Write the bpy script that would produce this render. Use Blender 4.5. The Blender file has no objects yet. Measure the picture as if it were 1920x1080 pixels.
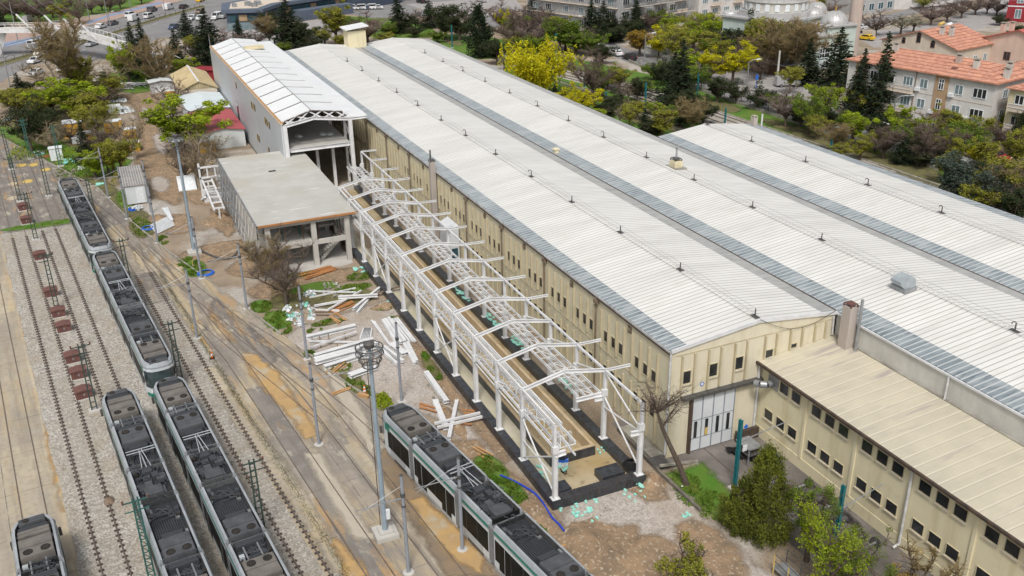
import bpy, math, random
import numpy as np
from mathutils import Vector, Matrix
R = math.radians
rnd = random.Random(7)
SC = bpy.context.scene
COL = SC.collection

# ---------------------------------------------------------------- camera, sky, sun, exposure
CAM_P = np.array([-49.075, 33.648, 40.0])
CAM_M = np.array([[-0.40632408, -0.91358585, -0.01617523],
                  [-0.36494497, 0.17849029, -0.91375948],
                  [0.83768485, -0.36537941, -0.40593346]])   # rows: right, down, forward
FPX = 1758.25
cd = bpy.data.cameras.new('camera')
cam = bpy.data.objects.new('camera', cd); COL.objects.link(cam)
cd.sensor_width = 36.0; cd.lens = FPX / 1920 * 36; cd.clip_start = 1.0; cd.clip_end = 3000
_r = Matrix((CAM_M[0], -CAM_M[1], -CAM_M[2])).transposed()
cam.matrix_world = Matrix.Translation(Vector(CAM_P)) @ _r.to_4x4()
SC.camera = cam

SUN_EL, SUN_AZ = 54, 152          # degrees; azimuth of the sun seen from the scene (0 = +X, counter-clockwise)
W = bpy.data.worlds.new('World'); SC.world = W; W.use_nodes = True
nt = W.node_tree; nt.nodes.clear()
sky = nt.nodes.new('ShaderNodeTexSky'); sky.sky_type = 'NISHITA'; sky.sun_disc = False
sky.sun_elevation = R(SUN_EL); sky.sun_rotation = R(90 - SUN_AZ)
sky.air_density = 1.0; sky.dust_density = 4.0; sky.ozone_density = 1.0
hs = nt.nodes.new('ShaderNodeHueSaturation'); hs.inputs['Saturation'].default_value = 0.3
bg = nt.nodes.new('ShaderNodeBackground'); bg.inputs[1].default_value = 0.085
wo = nt.nodes.new('ShaderNodeOutputWorld')
nt.links.new(sky.outputs[0], hs.inputs['Color']); nt.links.new(hs.outputs[0], bg.inputs[0]); nt.links.new(bg.outputs[0], wo.inputs[0])
sd = bpy.data.lights.new('sun', 'SUN'); sd.energy = 1.5; sd.angle = R(11); sd.color = (1.0, 0.96, 0.9)
sun = bpy.data.objects.new('sun', sd); COL.objects.link(sun)
_d = Vector((math.cos(R(SUN_EL)) * math.cos(R(SUN_AZ)), math.cos(R(SUN_EL)) * math.sin(R(SUN_AZ)), math.sin(R(SUN_EL))))
sun.rotation_euler = _d.to_track_quat('Z', 'Y').to_euler(); sun.location = (0, 0, 120)
SC.view_settings.view_transform = 'Standard'; SC.view_settings.look = 'None'
SC.view_settings.exposure = 0.66; SC.view_settings.gamma = 1
SC.cycles.max_bounces = 5; SC.cycles.diffuse_bounces = 3; SC.cycles.glossy_bounces = 2
SC.cycles.transparent_max_bounces = 8
SC.cycles.use_denoising = True

# ---------------------------------------------------------------- helpers
def G(x, y, z=0.0):
    """world point at height z that the surveyed photograph shows at pixel (x, y) of 1920x1080"""
    d = CAM_M.T @ np.array([(x - 960) / FPX, (y - 540) / FPX, 1.0])
    p = CAM_P + d * ((z - CAM_P[2]) / d[2])
    return (float(p[0]), float(p[1]), float(z))
def PR(p):
    v = CAM_M @ (np.array(p, float) - CAM_P)
    return FPX * v[0] / v[2] + 960, FPX * v[1] / v[2] + 540, v[2]
def HT(bx, by, ty):
    """height of an upright thing standing at pixel (bx,by) whose top is at row ty"""
    p = G(bx, by); lo, hi = 0.0, 60.0
    for _ in range(40):
        m = (lo + hi) / 2
        if PR((p[0], p[1], m))[1] > ty: lo = m
        else: hi = m
    return lo

class MB:
    def __init__(s): s.v = []; s.f = []
    def add(s, vs, fs):
        o = len(s.v); s.v += [tuple(map(float, p)) for p in vs]; s.f += [tuple(i + o for i in f) for f in fs]; return s
    def box(s, x0, x1, y0, y1, z0, z1):
        x0, x1 = sorted((x0, x1)); y0, y1 = sorted((y0, y1)); z0, z1 = sorted((z0, z1))
        return s.add([(x0, y0, z0), (x1, y0, z0), (x1, y1, z0), (x0, y1, z0), (x0, y0, z1), (x1, y0, z1), (x1, y1, z1), (x0, y1, z1)],
                     [(3, 2, 1, 0), (4, 5, 6, 7), (0, 1, 5, 4), (1, 2, 6, 5), (2, 3, 7, 6), (3, 0, 4, 7)])
    def beam(s, p, q, w, h, up=(0, 0, 1)):
        p = np.array(p, float); q = np.array(q, float); d = q - p; L = np.linalg.norm(d); d /= L
        up = np.array(up, float); sd_ = np.cross(d, up)
        if np.linalg.norm(sd_) < 1e-4: sd_ = np.cross(d, (1, 0, 0.01))
        sd_ /= np.linalg.norm(sd_); u = np.cross(sd_, d)
        a = sd_ * w / 2; b = u * h / 2
        return s.add([p - a - b, p + a - b, p + a + b, p - a + b, q - a - b, q + a - b, q + a + b, q - a + b],
                     [(0, 1, 2, 3), (7, 6, 5, 4), (1, 0, 4, 5), (2, 1, 5, 6), (3, 2, 6, 7), (0, 3, 7, 4)])
    def ibeam(s, p, q, w, h, t=0.03, up=(0, 0, 1)):
        p = np.array(p, float); q = np.array(q, float); d = q - p; d /= np.linalg.norm(d)
        up = np.array(up, float); sd_ = np.cross(d, up); sd_ /= np.linalg.norm(sd_); u = np.cross(sd_, d)
        s.beam(p + u * (h / 2 - t / 2), q + u * (h / 2 - t / 2), w, t, u)
        s.beam(p - u * (h / 2 - t / 2), q - u * (h / 2 - t / 2), w, t, u)
        return s.beam(p, q, t, h - 2 * t, u)
    def tube(s, p, q, r0, r1=None, n=8, cap=True):
        if r1 is None: r1 = r0
        p = np.array(p, float); q = np.array(q, float); d = q - p; d /= max(1e-9, np.linalg.norm(d))
        a = np.cross(d, (0, 0, 1) if abs(d[2]) < 0.9 else (1, 0, 0)); a /= np.linalg.norm(a); b = np.cross(d, a)
        vs = []
        for c, r in ((p, r0), (q, r1)):
            for k in range(n):
                t = 2 * math.pi * k / n; vs.append(c + r * (a * math.cos(t) + b * math.sin(t)))
        fs = [(k, (k + 1) % n, n + (k + 1) % n, n + k) for k in range(n)]
        if cap: fs += [tuple(range(n - 1, -1, -1)), tuple(range(n, 2 * n))]
        return s.add(vs, fs)
    def path(s, pts, r, n=6):
        for a, b in zip(pts[:-1], pts[1:]): s.tube(a, b, r, r, n, False)
        return s
    def quad(s, a, b, c, d): return s.add([a, b, c, d], [(0, 1, 2, 3)])
    def prism(s, poly, z0, z1):
        n = len(poly)
        return s.add([(p[0], p[1], z0) for p in poly] + [(p[0], p[1], z1) for p in poly],
                     [tuple(range(n - 1, -1, -1)), tuple(range(n, 2 * n))] + [(k, (k + 1) % n, n + (k + 1) % n, n + k) for k in range(n)])
    def extr(s, prof, axis, a0, a1):
        """profile of (u, z) pairs extruded along axis 'x' (u = y) or 'y' (u = x)"""
        n = len(prof); P = lambda u, z, a: (a, u, z) if axis == 'x' else (u, a, z)
        return s.add([P(u, z, a0) for u, z in prof] + [P(u, z, a1) for u, z in prof],
                     [tuple(range(n)), tuple(range(2 * n - 1, n - 1, -1))] + [((k + 1) % n, k, n + k, n + (k + 1) % n) for k in range(n)])
    def lathe(s, c, prof, n=16):
        vs = []; fs = []
        for r, z in prof:
            for k in range(n):
                t = 2 * math.pi * k / n; vs.append((c[0] + r * math.cos(t), c[1] + r * math.sin(t), c[2] + z))
        for j in range(len(prof) - 1):
            for k in range(n): fs.append((j * n + k, j * n + (k + 1) % n, (j + 1) * n + (k + 1) % n, (j + 1) * n + k))
        fs.append(tuple(range(n - 1, -1, -1))); fs.append(tuple((len(prof) - 1) * n + k for k in range(n)))
        return s.add(vs, fs)
    def blob(s, c, rx, ry, rz, seed=0, n=9, m=6, rough=0.25):
        q = random.Random(seed); vs = []; fs = []
        for j in range(m + 1):
            ph = math.pi * j / m
            for k in range(n):
                t = 2 * math.pi * k / n; w = 1 + q.uniform(-rough, rough)
                vs.append((c[0] + rx * w * math.sin(ph) * math.cos(t), c[1] + ry * w * math.sin(ph) * math.sin(t), c[2] + rz * w * math.cos(ph)))
        for j in range(m):
            for k in range(n): fs.append((j * n + k, (j + 1) * n + k, (j + 1) * n + (k + 1) % n, j * n + (k + 1) % n))
        return s.add(vs, fs)
    def build(s, name, m, parent=None, smooth=False):
        me = bpy.data.meshes.new(name)
        off = parent.get('_org', (0, 0, 0)) if parent else (0, 0, 0)
        if parent is not None:
            off = org_of(parent)
        me.from_pydata([(v[0] - off[0], v[1] - off[1], v[2] - off[2]) for v in s.v], [], s.f)
        me.materials.append(m)
        if smooth:
            me.polygons.foreach_set('use_smooth', [True] * len(me.polygons))
        o = bpy.data.objects.new(name, me); COL.objects.link(o)
        if parent is not None: o.parent = parent
        return o
ORG = {}
def org_of(o):
    if o is None: return (0, 0, 0)
    return ORG.get(o.name, org_of(o.parent) if o.parent else (0, 0, 0))
def tag(o, label=None, cat=None, group=None, kind=None):
    if label: o['label'] = label
    if cat: o['category'] = cat
    if group: o['group'] = group
    if kind: o['kind'] = kind
    return o
def thing(name, label, cat, loc=(0, 0, 0), rotz=0.0, group=None, world=True):
    """an Empty at the thing's base; with world=True its parts are given in world coordinates (rotz must be 0)"""
    o = bpy.data.objects.new(name, None); COL.objects.link(o); o.empty_display_size = 0.3
    o.location = loc; o.rotation_euler = (0, 0, rotz)
    if world: ORG[o.name] = tuple(loc)
    return tag(o, label, cat, group)
def kids(o): return [c for c in CH.get(o.name, [])]
CH = {}
def freeze(root):
    """remember children lists (before copying)"""
    def rec(o):
        CH[o.name] = list(o.children)
        for c in o.children: rec(c)
    rec(root)
def dup(root, loc, rotz=0.0, label=None, scale=None, group=None):
    if root.name not in CH: freeze(root)
    r = root.copy(); COL.objects.link(r); r.location = loc; r.rotation_euler = (0, 0, rotz)
    if scale is not None: r.scale = scale if isinstance(scale, (tuple, list)) else (scale,) * 3
    if label: r['label'] = label
    if group: r['group'] = group
    for ch in CH[root.name]:
        c = ch.copy(); COL.objects.link(c); c.parent = r
        for g2 in CH.get(ch.name, []):
            d = g2.copy(); COL.objects.link(d); d.parent = c
    return r
def place(root, loc, rotz=0.0, label=None, scale=None, group=None):
    """use the prototype itself the first time, copies afterwards"""
    if not root.get('used'):
        freeze(root); root['used'] = 1
        root.location = loc; root.rotation_euler = (0, 0, rotz)
        if scale is not None: root.scale = scale if isinstance(scale, (tuple, list)) else (scale,) * 3
        if label: root['label'] = label
        if group: root['group'] = group
        return root
    return dup(root, loc, rotz, label, scale, group)

# ---------------------------------------------------------------- materials
def mat(name, c, rough=0.75, metal=0.0, c2=None, sc=1.0, det=4.0, lo=0.35, hi=0.65, bump=0.0, bsc=None, spec=0.3, stretch=None, extra=None):
    """principled material; c and c2 are mixed by noise in object coordinates; extra(nodes, links, color_socket, coord_socket) -> color socket"""
    m = bpy.data.materials.new(name); m.use_nodes = True; t = m.node_tree; N = t.nodes; L = t.links
    b = N['Principled BSDF']; b.inputs['Roughness'].default_value = rough; b.inputs['Metallic'].default_value = metal
    b.inputs['Specular IOR Level'].default_value = spec
    b.inputs['Base Color'].default_value = (*c, 1)
    co = N.new('ShaderNodeTexCoord').outputs['Object']
    if stretch:
        mp = N.new('ShaderNodeMapping'); mp.inputs['Scale'].default_value = stretch; L.new(co, mp.inputs[0]); cs = mp.outputs[0]
    else: cs = co
    col = None
    if c2 is not None:
        n = N.new('ShaderNodeTexNoise'); n.inputs['Scale'].default_value = sc; n.inputs['Detail'].default_value = det
        n.inputs['Roughness'].default_value = 0.6
        L.new(cs, n.inputs['Vector'])
        r = N.new('ShaderNodeMapRange'); r.inputs[1].default_value = lo; r.inputs[2].default_value = hi; L.new(n.outputs[0], r.inputs[0])
        x = N.new('ShaderNodeMix'); x.data_type = 'RGBA'; x.inputs[6].default_value = (*c, 1); x.inputs[7].default_value = (*c2, 1)
        L.new(r.outputs[0], x.inputs[0]); col = x.outputs[2]
    if extra: 
        if col is None:
            rgb = N.new('ShaderNodeRGB'); rgb.outputs[0].default_value = (*c, 1); col = rgb.outputs[0]
        col = extra(N, L, col, co, b)
    if col is not None: L.new(col, b.inputs['Base Color'])
    if bump:
        n = N.new('ShaderNodeTexNoise'); n.inputs['Scale'].default_value = bsc or sc * 3; n.inputs['Detail'].default_value = 3
        L.new(co, n.inputs['Vector'])
        bp = N.new('ShaderNodeBump'); bp.inputs['Strength'].default_value = bump; bp.inputs['Distance'].default_value = 0.05
        L.new(n.outputs[0], bp.inputs['Height']); L.new(bp.outputs[0], b.inputs['Normal'])
    return m
def n_noise(N, L, co, sc, det=4, lo=0.4, hi=0.6, stretch=None, rough=0.6):
    if stretch:
        mp = N.new('ShaderNodeMapping'); mp.inputs['Scale'].default_value = stretch; L.new(co, mp.inputs[0]); co = mp.outputs[0]
    n = N.new('ShaderNodeTexNoise'); n.inputs['Scale'].default_value = sc; n.inputs['Detail'].default_value = det; n.inputs['Roughness'].default_value = rough
    L.new(co, n.inputs['Vector'])
    r = N.new('ShaderNodeMapRange'); r.inputs[1].default_value = lo; r.inputs[2].default_value = hi; L.new(n.outputs[0], r.inputs[0])
    return r.outputs[0]
def n_mix(N, L, f, a, b, blend='MIX'):
    x = N.new('ShaderNodeMix'); x.data_type = 'RGBA'; x.blend_type = blend
    for s, v in ((6, a), (7, b)):
        if isinstance(v, tuple): x.inputs[s].default_value = (*v, 1)
        else: L.new(v, x.inputs[s])
    if isinstance(f, float): x.inputs[0].default_value = f
    else: L.new(f, x.inputs[0])
    return x.outputs[2]
def n_math(N, L, op, a, b=None):
    m = N.new('ShaderNodeMath'); m.operation = op
    for i, v in enumerate((a, b)):
        if v is None: continue
        if isinstance(v, (int, float)): m.inputs[i].default_value = v
        else: L.new(v, m.inputs[i])
    return m.outputs[0]
def n_lines(N, L, co, axis, period, width, off=0.0):
    """1 inside thin lines repeated along one object axis"""
    sp = N.new('ShaderNodeSeparateXYZ'); L.new(co, sp.inputs[0])
    a = n_math(N, L, 'ADD', sp.outputs['XYZ'.index(axis)], off + 5000.0 * period)
    a = n_math(N, L, 'DIVIDE', a, period); a = n_math(N, L, 'FRACT', a)
    return n_math(N, L, 'LESS_THAN', a, width / period)
def n_cell(N, L, co, sc, stretch=None):
    if stretch:
        mp = N.new('ShaderNodeMapping'); mp.inputs['Scale'].default_value = stretch; L.new(co, mp.inputs[0]); co = mp.outputs[0]
    v = N.new('ShaderNodeTexVoronoi'); v.inputs['Scale'].default_value = sc; L.new(co, v.inputs['Vector'])
    s = N.new('ShaderNodeSeparateColor'); L.new(v.outputs['Color'], s.inputs[0]); return s.outputs[0]

def x_gravel(c_dark, c_light, tan):
    def f(N, L, col, co, b):
        a = n_cell(N, L, co, 9.0)
        k = n_mix(N, L, a, c_dark, c_light)
        g = n_noise(N, L, co, 0.25, 3, 0.4, 0.65); k = n_mix(N, L, g, k, n_mix(N, L, 0.55, k, tan))
        k = n_mix(N, L, n_noise(N, L, co, 1.2, 4, 0.55, 0.75), k, n_mix(N, L, 0.45, k, (0.08, 0.07, 0.06)))
        return k
    return f
def x_slab(stain, wet, cracks=4.0, amount=0.6, rot=0.1095, k0=1.0):
    def f(N, L, col, co, b):
        k = col
        k = n_mix(N, L, n_math(N, L, 'MULTIPLY', n_noise(N, L, co, 0.14, 5, 0.5, 0.62, (0.35, 1.2, 1)), amount), k, wet)
        k = n_mix(N, L, n_math(N, L, 'MULTIPLY', n_noise(N, L, co, 2.2, 5, 0.45, 0.8), 0.5), k, (0.16, 0.14, 0.12))
        k = n_mix(N, L, n_math(N, L, 'MULTIPLY', n_noise(N, L, co, 0.5, 6, 0.5, 0.7), 0.35), k, (0.5, 0.46, 0.4))
        mp = N.new('ShaderNodeMapping'); mp.inputs['Rotation'].default_value = (0, 0, -rot); L.new(co, mp.inputs[0])
        c2 = mp.outputs[0]
        for sc_, lo, hi, st, am, cc in ((1.0, .46, .6, (.07, .42, 1), .8, (.185, .165, .145)), (1.0, .5, .6, (.1, .6, 7), .8, stain), (1.0, .56, .63, (.12, .7, 13), .75, (.47, .29, .12)), (1.0, .53, .66, (.05, 1.6, 19), .65, (.13, .11, .09)), (1.0, .56, .62, (.4, .9, 23), .6, (.5, .46, .37))):
            k = n_mix(N, L, n_math(N, L, 'MULTIPLY', n_noise(N, L, c2, sc_, 7, lo, hi, st, .66), am * k0), k, cc)
        l1 = n_lines(N, L, c2, 'X', 5.5, 0.05, 1.3); l2 = n_lines(N, L, c2, 'Y', 3.6, 0.05, 0.4)
        ln = n_math(N, L, 'MAXIMUM', l1, l2)
        k = n_mix(N, L, n_math(N, L, 'MULTIPLY', ln, n_noise(N, L, co, 0.6, 2, 0.3, 0.6)), k, (0.09, 0.08, 0.07))
        # panel to panel tone
        sp = N.new('ShaderNodeVectorMath'); sp.operation = 'MULTIPLY'; sp.inputs[1].default_value = (1 / 5.5, 1 / 3.6, 0); L.new(c2, sp.inputs[0])
        fl = N.new('ShaderNodeVectorMath'); fl.operation = 'FLOOR'; L.new(sp.outputs[0], fl.inputs[0])
        wn = N.new('ShaderNodeTexWhiteNoise'); L.new(fl.outputs[0], wn.inputs['Vector'])
        k = n_mix(N, L, n_math(N, L, 'MULTIPLY', wn.outputs[0], 0.4), k, (0.2, 0.185, 0.17))
        return k
    return f
def x_rib(axis, period, width, dark, off=0.0, dirt=None):
    def f(N, L, col, co, b):
        k = col
        if dirt: k = n_mix(N, L, n_math(N, L, 'MULTIPLY', n_noise(N, L, co, *dirt[:2], *dirt[2:4], dirt[4]), dirt[5]), k, dirt[6])
        return n_mix(N, L, n_lines(N, L, co, axis, period, width, off), k, dark)
    return f
M = {}
M['ground'] = mat('ground_dirt', (0.35, 0.28, 0.205), 0.95, c2=(0.23, 0.18, 0.13), sc=0.25, det=8, bump=0.6, bsc=3,
    extra=lambda N, L, c, co, b: n_mix(N, L, n_noise(N, L, co, 5.0, 4, 0.5, 0.75), n_mix(N, L, n_noise(N, L, co, 0.11, 5, 0.5, 0.62), c, (0.42, 0.39, 0.35)), (0.16, 0.13, 0.1)))
M['clay'] = mat('brown_earth', (0.33, 0.225, 0.135), 0.95, c2=(0.19, 0.14, 0.095), sc=0.7, det=8, bump=1.0, bsc=2.5,
    extra=lambda N, L, c, co, b: n_mix(N, L, n_noise(N, L, co, 4.0, 4, 0.56, 0.66), c, (0.45, 0.38, 0.29)))
M['pinkgravel'] = mat('pale_gravel', (0.43, 0.385, 0.345), 0.95, bump=0.6, bsc=9, extra=x_gravel((0.31, 0.275, 0.245), (0.5, 0.455, 0.415), (0.31, 0.25, 0.18)))
M['ballast'] = mat('ballast_stone', (0.4, 0.37, 0.33), 0.95, bump=1.0, bsc=9, extra=x_gravel((0.21, 0.195, 0.17), (0.53, 0.5, 0.455), (0.3, 0.245, 0.175)))
M['concrete_yard'] = mat('yard_concrete', (0.37, 0.32, 0.255), 0.85, c2=(0.28, 0.24, 0.195), sc=0.35, det=7, extra=x_slab((0.48, 0.385, 0.24), (0.23, 0.195, 0.165)))
M['concrete_tan'] = mat('tan_concrete', (0.53, 0.45, 0.32), 0.85, c2=(0.44, 0.375, 0.275), sc=0.35, det=7, extra=x_slab((0.58, 0.43, 0.22), (0.4, 0.35, 0.29), amount=0.35, k0=.45))
M['asphalt_old'] = mat('old_asphalt', (0.235, 0.21, 0.185), 0.9, c2=(0.165, 0.148, 0.13), sc=0.4, det=7, extra=x_slab((0.26, 0.235, 0.2), (0.13, 0.12, 0.115)))
M['asphalt'] = mat('road_asphalt', (0.24, 0.235, 0.235), 0.85, c2=(0.19, 0.185, 0.185), sc=0.15, det=6)
M['paver'] = mat('pink_paving', (0.42, 0.3, 0.25), 0.9, c2=(0.34, 0.25, 0.21), sc=0.5)
M['pave_grey'] = mat('grey_paving', (0.36, 0.34, 0.33), 0.9, c2=(0.28, 0.265, 0.26), sc=0.6)
M['bikelane'] = mat('blue_lane', (0.2, 0.27, 0.42), 0.85, c2=(0.25, 0.3, 0.4), sc=0.5)
M['lawn'] = mat('lawn_green', (0.06, 0.165, 0.015), 0.95, c2=(0.13, 0.18, 0.035), sc=0.35, det=7, bump=0.8, bsc=6)
M['leafmix'] = mat('leaf_litter', (0.17, 0.16, 0.06), 0.95, c2=(0.1, 0.09, 0.05), sc=1.0, det=8, bump=0.8, bsc=5)
M['stain_orange'] = mat('orange_mud', (0.48, 0.31, 0.13), 0.6, c2=(0.37, 0.25, 0.13), sc=0.6, det=7, extra=lambda N, L, c, co, b: n_mix(N, L, n_noise(N, L, co, 0.35, 6, 0.52, 0.62), c, (0.42, 0.36, 0.26)))
M['stain_wet'] = mat('wet_mud', (0.28, 0.2, 0.12), 0.35, c2=(0.2, 0.16, 0.12), sc=0.5, det=7)
M['stain_pale'] = mat('pale_cement_stain', (0.46, 0.41, 0.33), 0.8, c2=(0.4, 0.355, 0.285), sc=0.8)
M['line_white'] = mat('road_paint', (0.7, 0.7, 0.68), 0.7, c2=(0.5, 0.5, 0.48), sc=3)
M['yellow_paint'] = mat('yellow_paint', (0.65, 0.45, 0.1), 0.7, c2=(0.45, 0.35, 0.15), sc=2)
M['kerb'] = mat('kerb_stone', (0.36, 0.35, 0.3), 0.9, c2=(0.22, 0.2, 0.17), sc=1.2)

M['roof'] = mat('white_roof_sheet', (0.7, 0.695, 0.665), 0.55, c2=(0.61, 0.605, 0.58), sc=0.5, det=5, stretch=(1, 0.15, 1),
    extra=x_rib('X', 0.5, 0.07, (0.3, 0.295, 0.275), 0.0, (2.2, 7, 0.5, 0.75, (1, 0.1, 1), 0.45, (0.47, 0.45, 0.4))))  # dark lines put the shaded rib sides, with their dirt, into the colour
M['skylight'] = mat('translucent_roof_sheet', (0.2, 0.24, 0.26), 0.45, c2=(0.38, 0.41, 0.42), sc=0.7, det=6, lo=0.38, hi=0.68, stretch=(1.5, 0.5, 1), spec=0.5,
    extra=lambda N, L, c, co, b: n_mix(N, L, n_lines(N, L, co, 'X', 0.5, 0.11, 0.2), n_mix(N, L, n_noise(N, L, co, 2.2, 5, 0.5, 0.66, (1.6, 0.25, 1)), c, (0.13, 0.16, 0.18)), (0.48, 0.5, 0.5)))
M['galv'] = mat('weathered_galvanised_sheet', (0.41, 0.41, 0.395), 0.5, c2=(0.29, 0.295, 0.285), sc=1.4, det=6, stretch=(1.2, 0.35, 1),
    extra=lambda N, L, c, co, b: n_mix(N, L, n_lines(N, L, co, 'X', 0.5, 0.06, 0.1), c, (0.34, 0.34, 0.33)))
def x_wall(stain, period=None):
    def f(N, L, col, co, b):
        k = n_mix(N, L, n_math(N, L, 'MULTIPLY', n_noise(N, L, co, 1.1, 6, 0.5, 0.8, (1, 1, 0.13)), 0.55), col, stain)
        k = n_mix(N, L, n_math(N, L, 'MULTIPLY', n_noise(N, L, co, 0.5, 6, 0.55, 0.75), 0.35), k, stain)
        return k
    return f
M['wall_yellow'] = mat('weathered_yellow_wall', (0.63, 0.575, 0.415), 0.9, c2=(0.56, 0.51, 0.37), sc=0.35, det=6, extra=x_wall((0.33, 0.26, 0.13)))
M['wall_cream'] = mat('cream_wall', (0.71, 0.645, 0.45), 0.9, c2=(0.66, 0.595, 0.41), sc=0.3, det=6, extra=x_wall((0.43, 0.34, 0.17)))
M['wall_gable'] = mat('gable_wall', (0.65, 0.6, 0.465), 0.9, c2=(0.6, 0.55, 0.425), sc=0.3, det=6, extra=x_wall((0.42, 0.34, 0.2)))
M['fin'] = mat('wall_fin', (0.43, 0.375, 0.25), 0.9, c2=(0.52, 0.46, 0.32), sc=0.9, det=4)
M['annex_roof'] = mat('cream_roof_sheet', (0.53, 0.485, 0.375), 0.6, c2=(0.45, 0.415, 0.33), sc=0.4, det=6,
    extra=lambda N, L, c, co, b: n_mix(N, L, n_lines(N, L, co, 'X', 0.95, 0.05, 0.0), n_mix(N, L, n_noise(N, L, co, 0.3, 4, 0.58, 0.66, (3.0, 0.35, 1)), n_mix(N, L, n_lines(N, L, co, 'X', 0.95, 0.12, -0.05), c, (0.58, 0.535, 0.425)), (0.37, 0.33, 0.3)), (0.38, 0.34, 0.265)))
M['plaster_grey'] = mat('stained_plaster', (0.55, 0.54, 0.5), 0.9, c2=(0.44, 0.43, 0.4), sc=0.6, det=7, extra=x_wall((0.3, 0.29, 0.25)))
M['glass_dark'] = mat('dark_glass', (0.015, 0.017, 0.02), 0.15, spec=0.5, c2=(0.04, 0.042, 0.045), sc=0.8)
M['frame_cream'] = mat('cream_frame', (0.5, 0.44, 0.3), 0.7, c2=(0.5, 0.45, 0.3), sc=2)
M['sill'] = mat('pale_sill', (0.6, 0.53, 0.42), 0.8, c2=(0.45, 0.4, 0.31), sc=2)
M['trim_dark'] = mat('dark_gutter', (0.05, 0.04, 0.035), 0.7, c2=(0.1, 0.07, 0.05), sc=2)
M['trim_white'] = mat('white_trim', (0.66, 0.67, 0.68), 0.5, c2=(0.55, 0.56, 0.57), sc=1)
M['gutter'] = mat('eave_gutter', (0.5, 0.5, 0.5), 0.5, c2=(0.3, 0.29, 0.28), sc=1.5)
M['black'] = mat('black_recess', (0.012, 0.012, 0.012), 0.9)
M['pipe_white'] = mat('white_pipe', (0.62, 0.62, 0.62), 0.5, c2=(0.45, 0.45, 0.44), sc=2)
M['pipe_brown'] = mat('rusty_pipe', (0.14, 0.1, 0.07), 0.8, c2=(0.22, 0.18, 0.13), sc=2)
M['gate_white'] = mat('white_gate', (0.62, 0.645, 0.67), 0.5, c2=(0.55, 0.575, 0.6), sc=0.6)
M['steel_white'] = mat('white_steel', (0.7, 0.705, 0.71), 0.5, c2=(0.57, 0.575, 0.58), sc=0.9, det=7, extra=lambda N, L, c, co, b: n_mix(N, L, n_math(N, L, 'MULTIPLY', n_noise(N, L, co, 3.0, 6, 0.6, 0.75), 0.4), c, (0.35, 0.3, 0.25)))
M['steel_grey'] = mat('grey_pole', (0.27, 0.29, 0.32), 0.5, c2=(0.22, 0.24, 0.27), sc=1)
M['mast_blue'] = mat('bluegrey_mast', (0.28, 0.34, 0.39), 0.5, c2=(0.22, 0.28, 0.33), sc=1)
M['fan_hood'] = mat('fan_hood', (0.36, 0.4, 0.42), 0.45, c2=(0.28, 0.31, 0.33), sc=1.5)
M['galv_dull'] = mat('galvanised_steel', (0.35, 0.36, 0.37), 0.45, 0.4, c2=(0.25, 0.26, 0.27), sc=2)
M['lattice'] = mat('dark_green_steel', (0.035, 0.06, 0.055), 0.6, c2=(0.05, 0.07, 0.06), sc=3)
M['lattice_green'] = mat('green_steel', (0.03, 0.13, 0.11), 0.6, c2=(0.04, 0.09, 0.08), sc=3)
M['teal'] = mat('teal_pole', (0.02, 0.17, 0.19), 0.5, c2=(0.015, 0.12, 0.14), sc=2)
M['wire'] = mat('cable_black', (0.03, 0.03, 0.03), 0.6)
M['metal_dark'] = mat('dark_metal', (0.06, 0.06, 0.06), 0.5, c2=(0.1, 0.095, 0.09), sc=3)
M['rust_brown'] = mat('rusty_brown', (0.12, 0.055, 0.05), 0.7, c2=(0.17, 0.085, 0.07), sc=2)
M['rail'] = mat('rail_steel', (0.2, 0.165, 0.14), 0.5, 0.3, c2=(0.13, 0.1, 0.08), sc=2)
M['sleeper'] = mat('sleeper_concrete', (0.36, 0.335, 0.3), 0.95, c2=(0.27, 0.25, 0.21), sc=3)
M['clip'] = mat('rail_clip', (0.07, 0.055, 0.05), 0.8)
M['concrete'] = mat('fresh_concrete', (0.5, 0.485, 0.45), 0.85, c2=(0.42, 0.405, 0.375), sc=0.6, det=7)
M['slab_top'] = mat('slab_concrete', (0.47, 0.465, 0.435), 0.8, c2=(0.395, 0.39, 0.365), sc=0.25, det=6,
    extra=lambda N, L, c, co, b: n_mix(N, L, n_noise(N, L, co, 0.9, 6, 0.62, 0.68, (2.2, 0.3, 1)), n_mix(N, L, n_noise(N, L, co, 0.12, 5, 0.45, 0.65), c, (0.43, 0.405, 0.35)), (0.62, 0.62, 0.61)))
M['pit_wall'] = mat('pit_wall', (0.52, 0.42, 0.28), 0.9, c2=(0.44, 0.33, 0.2), sc=0.6, det=6, extra=x_rib('X', 1.2, 0.03, (0.33, 0.24, 0.14)))
M['mud'] = mat('pit_mud', (0.44, 0.37, 0.25), 0.7, c2=(0.36, 0.265, 0.13), sc=0.35, det=7, extra=lambda N, L, c, co, b: n_mix(N, L, n_noise(N, L, co, 1.5, 6, 0.55, 0.75), c, (0.2, 0.15, 0.09)))
M['screed'] = mat('pale_screed', (0.53, 0.49, 0.38), 0.8, c2=(0.45, 0.405, 0.29), sc=0.5, det=7)
M['bitumen'] = mat('black_membrane', (0.022, 0.025, 0.032), 0.35, c2=(0.05, 0.055, 0.065), sc=2.5, det=6, bump=0.6, bsc=5, spec=0.5)
M['timber'] = mat('orange_timber', (0.45, 0.2, 0.07), 0.8, c2=(0.33, 0.16, 0.07), sc=1.5)
M['plank'] = mat('pine_plank', (0.5, 0.3, 0.14), 0.8, c2=(0.38, 0.22, 0.1), sc=2)
M['plank_dark'] = mat('old_plank', (0.17, 0.13, 0.1), 0.9, c2=(0.24, 0.17, 0.12), sc=2)
M['foam'] = mat('turquoise_foam', (0.2, 0.6, 0.5), 0.8, c2=(0.4, 0.7, 0.62), sc=4)
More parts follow.
